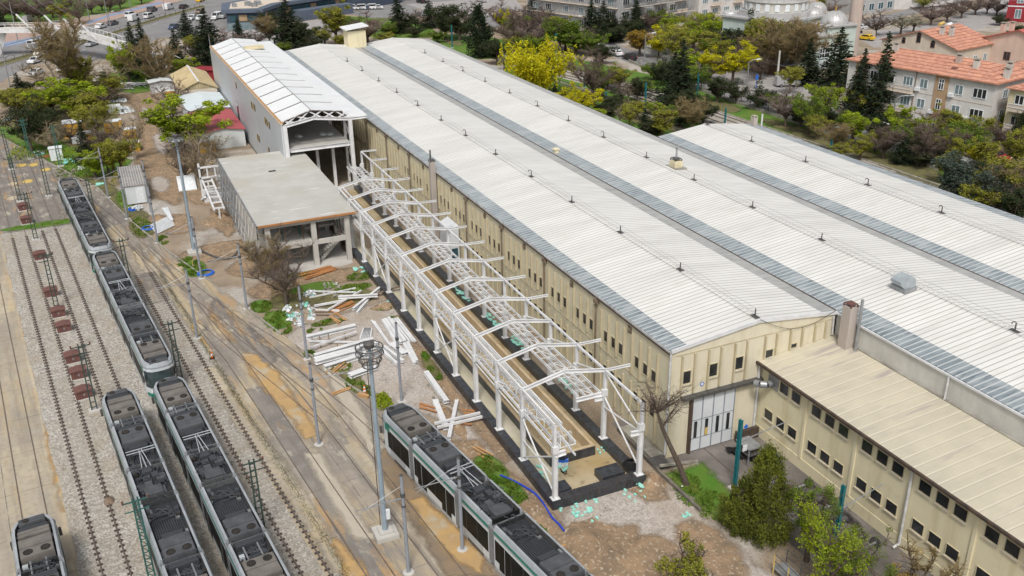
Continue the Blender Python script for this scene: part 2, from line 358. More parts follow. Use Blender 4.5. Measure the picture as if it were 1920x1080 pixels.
M['plastic_white'] = mat('white_plastic', (0.74, 0.76, 0.78), 0.5, c2=(0.6, 0.64, 0.66), sc=3)
M['plastic_blue'] = mat('blue_plastic', (0.03, 0.14, 0.55), 0.5)
M['hose_blue'] = mat('blue_hose', (0.02, 0.06, 0.5), 0.4)
M['orange'] = mat('orange_plastic', (0.7, 0.12, 0.02), 0.5)
M['clad_grey'] = mat('grey_cladding', (0.5, 0.525, 0.55), 0.5, c2=(0.46, 0.485, 0.51), sc=0.2, det=2, extra=x_rib('X', 1.0, 0.02, (0.5, 0.52, 0.54)))
M['panel_white'] = mat('white_roof_panel', (0.72, 0.73, 0.735), 0.5, c2=(0.66, 0.675, 0.685), sc=0.5, det=4)
M['clad_pale'] = mat('pale_shed_cladding', (0.6, 0.63, 0.635), 0.6, c2=(0.54, 0.57, 0.58), sc=0.4)
M['clad_blue'] = mat('pale_blue_roof', (0.6, 0.67, 0.69), 0.5, c2=(0.54, 0.6, 0.63), sc=0.5)
M['roof_red'] = mat('red_sheet_roof', (0.43, 0.1, 0.11), 0.6, c2=(0.37, 0.085, 0.095), sc=0.5, extra=x_rib('X', 0.4, 0.03, (0.32, 0.07, 0.08)))
M['roof_tan'] = mat('tan_sheet_roof', (0.56, 0.45, 0.26), 0.8, c2=(0.45, 0.36, 0.2), sc=0.5, extra=x_rib('X', 0.8, 0.06, (0.44, 0.35, 0.2)))
M['wood_gable'] = mat('weathered_boards', (0.4, 0.33, 0.2), 0.9, c2=(0.31, 0.25, 0.15), sc=1, extra=x_rib('Y', 0.5, 0.06, (0.2, 0.16, 0.1)))
M['tile'] = mat('terracotta_tile', (0.54, 0.28, 0.2), 0.85, c2=(0.38, 0.17, 0.115), sc=1.6, det=7, lo=.4, hi=.62,
    extra=lambda N, L, c, co, b: n_mix(N, L, n_lines(N, L, co, 'Z', 0.3, 0.05), n_mix(N, L, n_noise(N, L, co, 0.5, 4, 0.5, 0.7), c, (0.6, 0.3, 0.2)), (0.26, 0.1, 0.06)))
M['tile_red'] = mat('red_tile', (0.46, 0.14, 0.11), 0.85, c2=(0.4, 0.11, 0.09), sc=2.2, det=5, extra=x_rib('Z', 0.3, 0.05, (0.3, 0.09, 0.07)))
def wallm(n, c): return mat(n, c, 0.9, c2=tuple(x * 0.88 for x in c), sc=0.4, det=6, extra=x_wall(tuple(x * 0.62 for x in c)))
M['w_white'] = wallm('white_render', (0.62, 0.6, 0.58)); M['w_pink'] = wallm('pink_render', (0.62, 0.47, 0.39)); M['w_tan'] = wallm('tan_render', (0.42, 0.29, 0.18))
M['w_cream'] = wallm('pale_yellow_render', (0.64, 0.57, 0.38)); M['w_beige'] = wallm('beige_render', (0.6, 0.52, 0.43)); M['w_grey'] = wallm('grey_render', (0.4, 0.4, 0.4))
M['w_maroon'] = wallm('maroon_render', (0.27, 0.03, 0.04)); M['w_mint'] = wallm('mint_render', (0.5, 0.58, 0.54)); M['w_navy'] = wallm('slate_blue_cladding', (0.065, 0.085, 0.12))
M['w_blue2'] = wallm('slate_blue_band', (0.11, 0.135, 0.18)); M['minaret'] = wallm('minaret_stone', (0.5, 0.41, 0.36)); M['chimney'] = wallm('chimney_render', (0.44, 0.39, 0.35)); M['w_brown'] = wallm('dark_brown_boards', (0.12, 0.07, 0.045))
M['lead'] = mat('lead_dome', (0.52, 0.52, 0.515), 0.4, 0.3, c2=(0.44, 0.44, 0.44), sc=1)
M['gold'] = mat('gold_finial', (0.6, 0.35, 0.05), 0.3, 0.8)
M['pane_blue'] = mat('reflecting_pane', (0.12, 0.17, 0.19), 0.15, spec=0.6, c2=(0.2, 0.26, 0.28), sc=0.6)
M['glass_teal'] = mat('teal_glass', (0.03, 0.08, 0.1), 0.15, spec=0.5)
M['red_sign'] = mat('red_sign', (0.6, 0.02, 0.03), 0.5)
M['insul_yellow'] = mat('yellow_insulation', (0.62, 0.36, 0.04), 0.9, c2=(0.5, 0.3, 0.06), sc=2)
# tram
M['tram_white'] = mat('tram_white_paint', (0.58, 0.62, 0.64), 0.3, c2=(0.52, 0.56, 0.585), sc=0.8, spec=0.5)
M['tram_green'] = mat('tram_green_paint', (0.0, 0.17, 0.12), 0.35, spec=0.5)
M['tram_glass'] = mat('tram_window', (0.006, 0.007, 0.007), 0.4, spec=0.06, c2=(0.016, 0.016, 0.015), sc=0.7)
M['tram_screen'] = mat('tram_windscreen', (0.03, 0.045, 0.05), 0.08, spec=0.6, c2=(0.06, 0.085, 0.09), sc=0.8)
M['tram_deck'] = mat('tram_roof_deck', (0.04, 0.043, 0.05), 0.7, c2=(0.022, 0.024, 0.028), sc=2, extra=x_rib('Y', 0.14, 0.035, (0.025, 0.027, 0.03)))
M['tram_box'] = mat('roof_unit_grey', (0.095, 0.1, 0.107), 0.55, c2=(0.06, 0.063, 0.068), sc=1.2, det=5)
M['tram_box_tan'] = mat('roof_unit_dusty', (0.18, 0.165, 0.148), 0.6, c2=(0.12, 0.11, 0.1), sc=1.2, det=5)
M['tram_box_dark'] = mat('roof_unit_dark', (0.045, 0.05, 0.057), 0.5, c2=(0.05, 0.055, 0.062), sc=1.5)
M['tram_grey'] = mat('tram_grey_gaiter', (0.2, 0.21, 0.22), 0.6, c2=(0.15, 0.155, 0.16), sc=1)
M['tram_side_grey'] = mat('tram_lower_grey', (0.42, 0.45, 0.47), 0.4, c2=(0.34, 0.365, 0.38), sc=0.8)
M['fan'] = mat('fan_black', (0.018, 0.016, 0.015), 0.7, c2=(0.04, 0.035, 0.03), sc=6)
M['tram_rim'] = mat('tram_roof_rim', (0.35, 0.375, 0.395), 0.4, c2=(0.27, 0.29, 0.31), sc=0.8)
M['headlamp'] = mat('headlamp_glass', (0.7, 0.72, 0.75), 0.1, spec=0.6)
# plants
def leafm(n, c, c2, sc=0.9):
    m = mat(n, c, 0.8, c2=c2, sc=sc, det=3, lo=0.35, hi=0.65, spec=0.15)
    t = m.node_tree; N = t.nodes; b = N['Principled BSDF']; o = [x for x in N if x.type == 'OUTPUT_MATERIAL'][0]
    tl = N.new('ShaderNodeBsdfTranslucent'); x = N.new('ShaderNodeMixShader'); x.inputs[0].default_value = .38
    t.links.new(b.inputs['Base Color'].links[0].from_socket, tl.inputs[0]); t.links.new(b.outputs[0], x.inputs[1]); t.links.new(tl.outputs[0], x.inputs[2]); t.links.new(x.outputs[0], o.inputs['Surface'])
    return m
M['bark'] = mat('brown_bark', (0.075, 0.055, 0.042), 0.95, c2=(0.12, 0.095, 0.075), sc=4)
M['bark_pale'] = mat('pale_bark', (0.3, 0.26, 0.2), 0.95, c2=(0.17, 0.14, 0.11), sc=2)
M['twig'] = leafm('brown_twigs', (0.15, 0.112, 0.092), (0.22, 0.17, 0.14)); M['twig_tan'] = leafm('tan_twigs', (0.31, 0.235, 0.12), (0.23, 0.18, 0.085)); M['twig_pink'] = leafm('pinkish_twigs', (0.33, 0.26, 0.235), (0.21, 0.16, 0.14))
M['lf_spring'] = leafm('spring_leaves', (0.36, 0.43, 0.03), (0.23, 0.32, 0.022)); M['lf_olive'] = leafm('olive_leaves', (0.36, 0.345, 0.055), (0.22, 0.24, 0.04))
M['lf_yellow'] = leafm('yellow_leaves', (0.62, 0.55, 0.015), (0.45, 0.45, 0.02)); M['lf_orange'] = leafm('orange_leaves', (0.42, 0.27, 0.04), (0.28, 0.2, 0.04))
M['lf_green'] = leafm('green_leaves', (0.2, 0.28, 0.035), (0.115, 0.175, 0.027)); M['needle'] = leafm('dark_needles', (0.025, 0.042, 0.022), (0.045, 0.065, 0.032))
M['lf_dark'] = leafm('dark_pine_needles', (0.035, 0.055, 0.025), (0.07, 0.085, 0.035)); M['needle_blue'] = leafm('bluegreen_needles', (0.055, 0.08, 0.065), (0.11, 0.135, 0.105)); M['needle_gold'] = leafm('golden_needles', (0.2, 0.22, 0.03), (0.09, 0.11, 0.025))
M['blossom'] = leafm('white_blossom', (0.48, 0.47, 0.36), (0.3, 0.3, 0.2)); M['grass'] = leafm('grass_blades', (0.11, 0.22, 0.025), (0.17, 0.22, 0.04), 0.6)
M['tile_side'] = M['kerb']

# ---------------------------------------------------------------- ground sheets
def sheet(name, pts, z, m, rough=0.0, step=1.5, seed=1):
    q = random.Random(seed); P = []
    n = len(pts)
    for i in range(n):
        a = pts[i]; b = pts[(i + 1) % n]; L = math.hypot(b[0] - a[0], b[1] - a[1]); k = max(1, int(L / step)) if rough else 1
        for j in range(k):
            t = j / k; P.append((a[0] + (b[0] - a[0]) * t + q.uniform(-rough, rough), a[1] + (b[1] - a[1]) * t + q.uniform(-rough, rough)))
    me = bpy.data.meshes.new(name)
    from mathutils.geometry import tessellate_polygon
    tris = tessellate_polygon([[Vector((p[0], p[1], 0)) for p in P]])
    vs = [(p[0], p[1], z) for p in P]
    fs = []
    for t in tris:
        a, b, c = (Vector(vs[i]) for i in t)
        fs.append(t if (b - a).cross(c - a).z > 0 else (t[0], t[2], t[1]))
    me.from_pydata(vs, [], fs); me.materials.append(m)
    o = bpy.data.objects.new(name, me); COL.objects.link(o)
    return tag(o, kind='structure')
SOFT = {}
def soft_mat(m, sc=0.8):
    """copy of a ground material that thins out towards the 'edge' attribute of its sheet, broken up by noise"""
    if m.name in SOFT: return SOFT[m.name]
    c = m.copy(); t = c.node_tree; N = t.nodes; L = t.links; b = N['Principled BSDF']; o = [n for n in N if n.type == 'OUTPUT_MATERIAL'][0]
    a = N.new('ShaderNodeAttribute'); a.attribute_name = 'edge'; co = N.new('ShaderNodeTexCoord').outputs['Object']
    n = n_noise(N, L, co, sc, 7, 0.25, 0.75, None, 0.68)
    f = n_math(N, L, 'ADD', n_math(N, L, 'MULTIPLY', a.outputs['Fac'], 1.5), n_math(N, L, 'MULTIPLY', n, 1.1))
    r = N.new('ShaderNodeMapRange'); r.inputs[1].default_value = 0.75; r.inputs[2].default_value = 1.75; L.new(f, r.inputs[0])
    tr = N.new('ShaderNodeBsdfTransparent'); x = N.new('ShaderNodeMixShader'); L.new(r.outputs[0], x.inputs[0]); L.new(tr.outputs[0], x.inputs[1]); L.new(b.outputs[0], x.inputs[2]); L.new(x.outputs[0], o.inputs['Surface'])
    SOFT[m.name] = c; return c
def soft(name, pts, z, m, d=0.7, seed=1, rough=0.15, sc=0.8):
    from mathutils.geometry import tessellate_polygon
    per = sum(math.hypot(pts[i][0] - pts[i - 1][0], pts[i][1] - pts[i - 1][1]) for i in range(len(pts)))
    q = random.Random(seed); A = sum(pts[i][0] * pts[(i + 1) % len(pts)][1] - pts[(i + 1) % len(pts)][0] * pts[i][1] for i in range(len(pts)))
    if A < 0: pts = pts[::-1]
    d = min(d, 1.3 * abs(A) / per); rough = min(rough, d * .08)
    P = []; n0 = len(pts)
    for i in range(n0):
        a, b = pts[i], pts[(i + 1) % n0]; k = max(1, int(math.hypot(b[0] - a[0], b[1] - a[1]) / max(.5, d)))
        for j in range(k): t = j / k; P.append((a[0] + (b[0] - a[0]) * t + q.uniform(-rough, rough), a[1] + (b[1] - a[1]) * t + q.uniform(-rough, rough)))
    n = len(P); I = []; O = []
    for i in range(n):
        a, b, c = P[i - 1], P[i], P[(i + 1) % n]; tx, ty = c[0] - a[0], c[1] - a[1]; l = math.hypot(tx, ty) + 1e-6; nx, ny = -ty / l, tx / l
        I.append((b[0] + nx * d * .45, b[1] + ny * d * .45)); O.append((b[0] - nx * d * .5, b[1] - ny * d * .5))
    vs = [(*p, z) for p in O] + [(*p, z + .0016 + .0012 * (i % 2)) for i, p in enumerate(I)]; fs = [(i, (i + 1) % n, n + (i + 1) % n, n + i) for i in range(n)]
    for t in tessellate_polygon([[Vector((p[0], p[1], 0)) for p in I]]):
        a, b, c = (Vector(vs[n + i]) for i in t); fs.append(tuple(n + i for i in (t if (b - a).cross(c - a).z > 0 else (t[0], t[2], t[1]))))
    me = bpy.data.meshes.new(name); me.from_pydata(vs, [], fs); me.materials.append(soft_mat(m, sc))
    at = me.attributes.new('edge', 'FLOAT', 'POINT'); at.data.foreach_set('value', [0.0] * n + [1.0] * n)
    o = bpy.data.objects.new(name, me); COL.objects.link(o); return tag(o, kind='structure')
def px(*ps, z=0): return [G(x, y, z)[:2] for x, y in ps]
def ell(x, y, rx, ry, n=14, rot=0.0):
    c, s = math.cos(rot), math.sin(rot)
    return [(x + rx * math.cos(t) * c - ry * math.sin(t) * s, y + rx * math.cos(t) * s + ry * math.sin(t) * c) for t in [2 * math.pi * k / n for k in range(n)]]
K = 0.1093                                   # the tracks run at this slope to the hall
def TY(y0, x): return y0 + K * x
sheet('ground', [(-900, -1200), (1500, -1200), (1500, 1200), (-900, 1200)], 0, M['ground'])
# pale concrete on the far left, ballast, concrete yard, old asphalt
sheet('concrete_apron', [(-40, TY(39.6, -40)), (77, TY(39.6, 77)), (77, 75), (-40, 60)], 0.008, M['concrete_tan'])
sheet('asphalt_yard', [(75.5, TY(31, 75.5)), (75.5, TY(40, 75)), (75, 60), (170, 100), (175, 70), (129.4, 50.2), (110.7, 43.4), (91, 36.1), (74.5, 32.9), (65, 30.4), (61, 32.5), (62, 37)], 0.012, M['asphalt_old'])
sheet('ballast_bed', [(-40, TY(25.1, -40)), (30, TY(25.3, 30)), (55.2, TY(25.5, 55.2)), (56, TY(28.6, 56)), (62, TY(29, 62)), (76, TY(30, 76)), (76.3, TY(39.6, 76.3)), (-40, TY(39.6, -40))], 0.016, M['ballast'], 0.12)
sheet('concrete_yard', [(-40, TY(12.6, -40)), (12, TY(12.9, 12)), (17.4, 17.2), (20.3, 18.3), (33.2, 21.8), (40.9, 23.9), (48.6, 26), (60.5, 29.4), (64.9, 30.5), (74.5, 33), (72, 36.4), (62, TY(29, 62) - .1), (55.4, TY(28.5, 55.4)), (55.0, TY(25.3, 55.0)), (30, TY(25.1, 30)), (-40, TY(24.9, -40))], 0.020, M['concrete_yard'])
# stains on the yard
for y0, x0, x1, mt, hw in ((23.35, -40, 24, 'asphalt_old', .72), (19.5, -40, 12, 'concrete_tan', .5), (26.0, -40, 10, 'concrete_tan', .3)):
    sheet('track_infill', [(x0, TY(y0 - hw, x0)), (x1, TY(y0 - hw, x1)), (x1, TY(y0 + hw, x1)), (x0, TY(y0 + hw, x0))], .0235 if y0 < 40 else .0115, M[mt], .04, 1.0, int(y0))
soft('mud_stain', px((455, 662), (478, 665), (520, 700), (560, 760), (598, 815), (575, 822), (545, 780), (500, 735), (470, 700)), 0.026, M['stain_orange'], 0.7, 3)
soft('mud_stain', px((380, 640), (396, 668), (404, 668), (378, 632), (362, 605), (355, 612)), 0.026, M['stain_orange'], 0.7, 4)
soft('tan_strip', px((385, 690), (430, 775), (500, 880), (570, 985), (640, 1085), (665, 1085), (600, 975), (530, 865), (455, 765), (405, 690)), .0245, M['concrete_tan'], .8, 70)
soft('cement_strip', px((572, 850), (600, 850), (645, 925), (700, 1010), (665, 1010), (610, 920)), .0252, M['stain_pale'], .8, 71)
soft('cement_strip', px((610, 690), (650, 720), (690, 790), (700, 850), (670, 810), (630, 740)), .0252, M['stain_pale'], .8, 72)
soft('mud_stain', px((625, 1010), (660, 1040), (690, 1080), (650, 1085)), .0262, M['stain_orange'], .8, 73)
soft('dark_patch', px((400, 560), (450, 600), (520, 670), (500, 690), (440, 640), (395, 590)), .0248, M['asphalt_old'], 1.2, 74)
soft('mud_stain', px((250, 470), (290, 500), (330, 560), (375, 630), (355, 615), (310, 550), (262, 500)), .0256, M['concrete_tan'], .6, 75)
for k, (x, y) in enumerate(((40, 310), (63, 309), (52, 340), (22, 372), (86, 318), (25, 345))): c = G(x, y); soft('paint_mark', ell(c[0], c[1], 1.0, .7), .0172 + .001 * k, M['yellow_paint' if k != 3 and k != 5 else 'concrete_tan'], .4, 95 + k)
soft('wet_patch', px((722, 840), (790, 925), (850, 1000), (935, 1080), (840, 1080), (790, 1000), (735, 920), (705, 860)), 0.026, M['stain_wet'], 0.8, 5)
soft('mud_stain', px((790, 935), (850, 985), (900, 1040), (905, 1075), (850, 1050), (800, 990), (770, 940)), 0.031, M['stain_orange'], 0.7, 6)
soft('mud_stain', px((100, 745), (112, 850), (140, 960), (118, 960), (92, 850), (84, 750)), 0.013, M['stain_orange'], 0.7, 7)
soft('dark_patch', px((250, 515), (290, 510), (318, 562), (275, 572)), 0.031, M['asphalt_old'], 0.4, 8)
for a in ((28, 390), (55, 420), (20, 408)):
    pass
# worksite dirt and gravel
soft('gravel_pad', px((640, 590), (735, 560), (800, 640), (850, 720), (930, 820), (945, 870), (900, 860), (830, 790), (760, 760), (700, 735), (655, 700), (590, 690), (530, 640), (560, 615)), 0.0066, M['pinkgravel'], 1.0, 11)
soft('gravel_pad', px((1090, 930), (1165, 905), (1235, 905), (1290, 940), (1440, 1080), (1470, 1110), (1180, 1120), (1040, 1010), (1060, 960)), 0.007, M['pinkgravel'], 1.0, 12)
soft('bare_earth', px((945, 880), (1010, 930), (1060, 990), (1190, 985), (1215, 1035), (1190, 1100), (1090, 1100), (1040, 1050), (990, 990), (945, 930)), 0.011, M['clay'], 1.0, 13)
soft('bare_earth', px((1195, 890), (1215, 885), (1245, 920), (1255, 935), (1215, 940), (1180, 915)), 0.011, M['clay'], 1.0, 14)
soft('bare_earth', px((745, 590), (790, 650), (880, 760), (960, 860), (945, 870), (860, 770), (770, 660), (735, 600)), 0.011, M['clay'], 1.0, 15)
soft('bare_earth', px((395, 392), (420, 388), (440, 430), (430, 445), (405, 430)), 0.011, M['clay'], 1.0, 16)
soft('dirt_road', px((222, 178), (292, 170), (300, 215), (296, 260), (322, 300), (345, 350), (330, 385), (296, 370), (278, 330), (255, 300), (270, 268), (262, 230), (255, 200)), 0.0078, M['clay'], 1.8, 17)
sheet('dark_yard', [(1.0, -0.1), (-0.02, -0.1), (-0.02, -8), (-40, -8), (-40, -2.5), (-9, -1.9), (-5.4, -1.9), (-1.4, -1.75), (-1.2, 1.3), (6, 1.3), (6, -0.1)], 0.006, mat('wet_yard', (0.2, 0.18, 0.165), 0.8, c2=(0.11, 0.1, 0.09), sc=0.4, det=7), 0.0)
for k, (x, y, rx, ry, mt) in enumerate([(420, 470, 3, 5, 'clay'), (560, 560, 2.5, 3, 'leafmix'), (480, 500, 3, 3, 'clay'), (650, 560, 2, 3, 'leafmix'), (390, 360, 6, 3, 'clay'), (330, 420, 4, 2.2, 'clay'), (620, 520, 2, 4, 'clay'), (850, 850, 1.6, 2.4, 'clay'), (1330, 1030, 3, 1.6, 'clay'), (1240, 1050, 2.5, 1.6, 'clay'), (500, 545, 2, 2, 'clay'), (340, 300, 8, 2, 'clay'), (420, 310, 5, 2.5, 'asphalt_old'), (300, 345, 4, 1.2, 'pinkgravel'), (300, 270, 7, .7, 'pinkgravel'), (275, 215, 7, .6, 'pinkgravel')]):
    c = G(x, y); soft('bare_earth' if mt == 'clay' else 'ground_patch', ell(c[0], c[1], rx, ry, 18), .0085 + .0014 * k, M[mt], 1.0, 60 + k)
# lawns
soft('lawn', px((1243, 892), (1318, 868), (1345, 900), (1400, 960), (1480, 1010), (1420, 1010), (1345, 970), (1300, 930)), 0.0118, M['lawn'], 1.0, 21)
soft('lawn', [G(*p)[:2] for p in ((0, 262), (80, 297), (183, 350), (240, 405), (285, 440), (300, 420), (255, 385), (200, 340), (200, 250), (230, 205), (215, 170), (150, 150), (40, 215), (0, 235))], 0.006, M['leafmix'], 1.0, 22)
soft('lawn', px((0, 250), (60, 285), (150, 330), (215, 330), (250, 300), (150, 285), (60, 240), (0, 238)), 0.011, M['lawn'], 1.0, 23)
soft('lawn', px((190, 170), (260, 175), (310, 165), (395, 130), (330, 130), (190, 138)), 0.011, M['lawn'], 1.0, 24)
sheet('lawn', [(-60, -45.5), (44, -45.5), (50, -46), (140, -48), (160, -56), (150, -68), (120, -75), (95, -73.8), (60, -73.8), (-60, -73.8)], 0.006, M['lawn'], 0.0, 2.0, 25)
sheet('lawn', px((820, 62), (960, 75), (960, 112), (840, 110), (800, 78)), 0.009, M['lawn'], 0.6, 2, 26)
sheet('lawn', px((640, 30), (745, 33), (800, 45), (830, 70), (700, 72)), 0.007, M['lawn'], 0.6, 2, 27)
sheet('park_lawn', px((-20, 42), (60, 42), (130, 35), (200, 24), (290, 5), (300, -10), (-20, -14)), 0.006, M['lawn'], 0.8, 3, 28)
for k, (x, y) in enumerate([(1150, 190), (1200, 200), (1240, 230), (1290, 215), (1480, 240), (1560, 270), (1620, 290), (1690, 310), (1740, 335), (1350, 200), (1110, 175), (1180, 215), (850, 80), (920, 95), (760, 50)]):
    c = G(x, y); soft('bare_lawn_patch', ell(c[0], c[1], 5 + k % 3 * 2, 1.8 + k % 2), .0112 if c[1] > -60.3 or c[1] < -69.5 else .0067, M['leafmix'], 1.2, 90 + k)
# avenue
sheet('avenue', px((-40, 178), (60, 120), (190, 112), (300, 72), (420, 62), (640, 22), (760, 20), (960, -10), (640, -16), (390, -12), (300, 14), (200, 42), (110, 60), (60, 72), (-40, 98)), 0.012, M['asphalt'])
sheet('pavement', px((-40, 96), (60, 70), (110, 58), (200, 40), (300, 12), (380, -12), (330, -12), (280, 4), (200, 27), (130, 40), (-40, 60)), 0.016, M['paver'])
sheet('cycle_lane', px((-40, 88), (40, 74), (95, 62), (98, 66), (40, 82), (-40, 97)), 0.022, M['bikelane'])
sheet('cycle_lane', px((160, 42), (205, 27), (250, 16), (300, 3), (305, 6), (250, 20), (205, 31), (165, 46)), 0.022, M['bikelane'])
sheet('median', px((-40, 128), (60, 100), (150, 76), (205, 62), (300, 32), (380, 10), (386, 13), (305, 36), (205, 68), (150, 82), (60, 108), (-40, 137)), 0.05, M['leafmix'])
for k in range(22):
    a = G(-20 + k * 17, 158 - k * 6.2); b = G(-10 + k * 17, 154.5 - k * 6.2)
    if k % 2 == 0: sheet('lane_marking', [(a[0], a[1] - .08), (b[0], b[1] - .08), (b[0], b[1] + .08), (a[0], a[1] + .08)], 0.017, M['line_white'])
sheet('forecourt', px((420, 62), (640, 30), (660, 50), (600, 85), (430, 88), (330, 95)), 0.009, M['pave_grey'])
sheet('side_street', px((640, 22), (760, 18), (900, 20), (960, 40), (930, 52), (860, 30), (780, 32), (690, 34)), 0.017, M['asphalt'])
sheet('parking', px((760, 8), (960, -8), (985, 20), (900, 30), (800, 20)), 0.021, M['pave_grey'])
# street and tramway behind the hall
sheet('back_street', [(-60, -74.6), (30, -74.6), (90, -74.9), (140, -77.5), (165, -80), (230, -92), (228, -100), (160, -87), (135, -84.5), (90, -82.5), (48, -82), (-60, -82)], 0.008, M['asphalt'], 0.0)
sheet('mosque_square', [(95, -80.3), (135, -84.3), (150, -86), (150, -100), (118, -100), (92, -96), (80, -88), (80, -80)], 0.012, M['pave_grey'])
sheet('footpath', px((955, 155), (1000, 180), (1060, 215), (1090, 240), (1080, 250), (1030, 215), (950, 170)), 0.0145, M['pave_grey'])
sheet('far_street', px((1590, 62), (1650, 56), (1750, 45), (1860, 5), (1950, -20), (1950, 30), (1800, 62), (1740, 70), (1640, 90)), 0.008, M['pave_grey'])
sheet('far_street', px((1585, 62), (1640, 50), (1700, 30), (1800, 8), (1830, -4), (1770, -4), (1690, 20), (1590, 45)), 0.012, M['asphalt'])
sheet('tram_bed', [(-60, -69), (50, -68.4), (80, -67.5), (100, -67), (111, -66.5), (134, -62.6), (150, -58.5), (146, -51.5), (131, -55.5), (109, -59.3), (98, -59.9), (79, -60.3), (50, -61.2), (-60, -61.8)], 0.012, M['ballast'])
# ---------------------------------------------------------------- railway tracks
def rails(name, pts, sleepers=False, g=0.76, zr=0.06, h=0.14, matr='rail'):
    """two rails (and sleepers with clips) along a centre line, part of the ground works"""
    a = MB(); b = MB(); sl = MB(); cl = MB()
    for p, q in zip(pts[:-1], pts[1:]):
        p = np.array((*p[:2], 0.0)); q = np.array((*q[:2], 0.0)); d = q - p; L = np.linalg.norm(d); d /= L; n = np.array((-d[1], d[0], 0))
        for m, s in ((a, 1), (b, -1)):
            o = n * g * s + np.array((0, 0, zr))
            m.beam(p + o - d * 0.02, q + o + d * 0.02, 0.075, h)
        if sleepers:
            k = 0.3
            while k < L:
                c = p + d * k; w = rnd.uniform(-.02, .02)
                sl.beam(c - n * 1.2 + (0, 0, 0.0), c + n * 1.2 + (0, 0, w * .2), 0.2, 0.05 + w)
                for s in (1, -1):
                    cl.beam(c + n * (g * s - .17) + (0, 0, .05), c + n * (g * s + .17) + (0, 0, .05), 0.16, 0.09)
                k += 0.62
    r = tag(a.build(name, M[matr]), kind='structure'); b.build('rail', M[matr], r)
    if sleepers:
        sl.build('sleepers', M['sleeper'], r)['kind'] = 'stuff'; cl.build('rail_clips', M['clip'], r)['kind'] = 'stuff'
    return r
def straight(y0, x0, x1): return [(x0, TY(y0, x0)), (x1, TY(y0, x1))]
rails('railway_track', straight(37.62, -40, 74), True); rails('railway_track', straight(37.62, 74, 150), False, zr=0.0, h=0.07)
rails('railway_track', straight(34.2, -40, 75), True); rails('railway_track', straight(34.2, 75, 118) + [(130, 48.2), (150, 48.6)], False, zr=0.0, h=0.07)
rails('railway_track', straight(30.3, -40, 74), True); rails('railway_track', straight(30.3, 74, 96) + [(110, 42.2), (128, 43.2), (150, 42.6)], False, zr=0.0, h=0.07)
rails('railway_track', straight(26.8, -40, 55), True)
rails('railway_track', straight(26.8, 55, 60) + [(66, 34.3), (73, 35.6), (82, 37.6), (92, 39.8), (102, 41.3)], False, zr=0.0, h=0.075)
rails('railway_track', straight(41.5, -40, 100), False, zr=0.0, h=0.075)
rails('railway_track', straight(45.6, -40, 80), False, zr=0.0, h=0.075)
rails('railway_track', straight(23.35, -40, 22) + [(30, 26.7), (40, 28.4), (48, 29.6), (56, 31.0), (64, 32.6), (72, 34.4), (80, 36.4), (92, 39.5)], False, zr=0.0, h=0.08)
rails('railway_track', straight(19.5, -40, 16) + [(22, 22.0), (30, 23.6), (38, 25.5), (46, 27.8), (56, 30.4), (64, 32.3)], False, zr=0.0, h=0.08)
rails('railway_track', [(16, 21.4), (24, 23.6), (32, 25.9), (40, 28.1)], False, zr=-0.005, h=0.08)
rails('railway_track', [(-40, 15.95 - 40 * .154), (12, 15.95 + 12 * .154), (18, 19.1), (24, 20.7), (31, 22.8), (37, 24.9)], False, zr=0.0, h=0.08)
rails('railway_track', [(-60, -63.3), (50, -63.0), (80, -62.2), (100, -61.6), (110, -60.9), (132, -57.2), (150, -53.4)], True)
rails('railway_track', [(-60, -66.9), (50, -66.6), (80, -65.8), (100, -65.2), (111, -64.4), (134, -60.6), (150, -57.0)], True)
rails('railway_track', [(70, -54.0), (92, -55.0), (99, -54.4), (112, -55.2), (125, -54.0), (140, -51)], True)
rails('railway_track', [(4, -4.0), (-4, -4.05), (-40, -4.4)], False, zr=0.0, h=0.06)
# kerbs
def kerb(name, pts, w=0.18, h=0.14, z=0.0):
    m = MB()
    for p, q in zip(pts[:-1], pts[1:]): m.beam((p[0], p[1], z + h / 2), (q[0], q[1], z + h / 2), w, h)
    return tag(m.build(name, M['kerb']), kind='structure')
kerb('kerb', [(129.4, 50.3), (110.7, 43.5), (91, 36.2), (74.6, 33.0), (64.9, 30.6), (60.5, 29.5), (48.8, 26.1)])
kerb('kerb', [(40.9, 24.0), (33.2, 21.9)]); kerb('kerb', [(24.5, 19.6), (20.3, 18.4), (17.5, 17.3)])
kerb('kerb', [(-60, -69.1), (50, -68.5), (80, -67.6), (100, -67.1), (111, -66.6), (134, -62.7)], 0.3, 0.16)
kerb('kerb', [(-60, -82.1), (48, -82.1), (90, -82.6), (135, -84.6)])
kerb('kerb', [G(x, y)[:2] for x, y in ((-40, 128), (60, 100), (150, 76), (205, 62), (300, 32), (380, 10))], .25, .16)
kerb('kerb', [G(x, y)[:2] for x, y in ((-40, 137), (60, 108), (150, 82), (205, 68), (305, 36), (386, 13))], .25, .16)
kerb('kerb', [G(x, y)[:2] for x, y in ((-40, 98), (60, 72), (110, 60), (200, 42), (300, 14), (390, -12))], .2, .14)

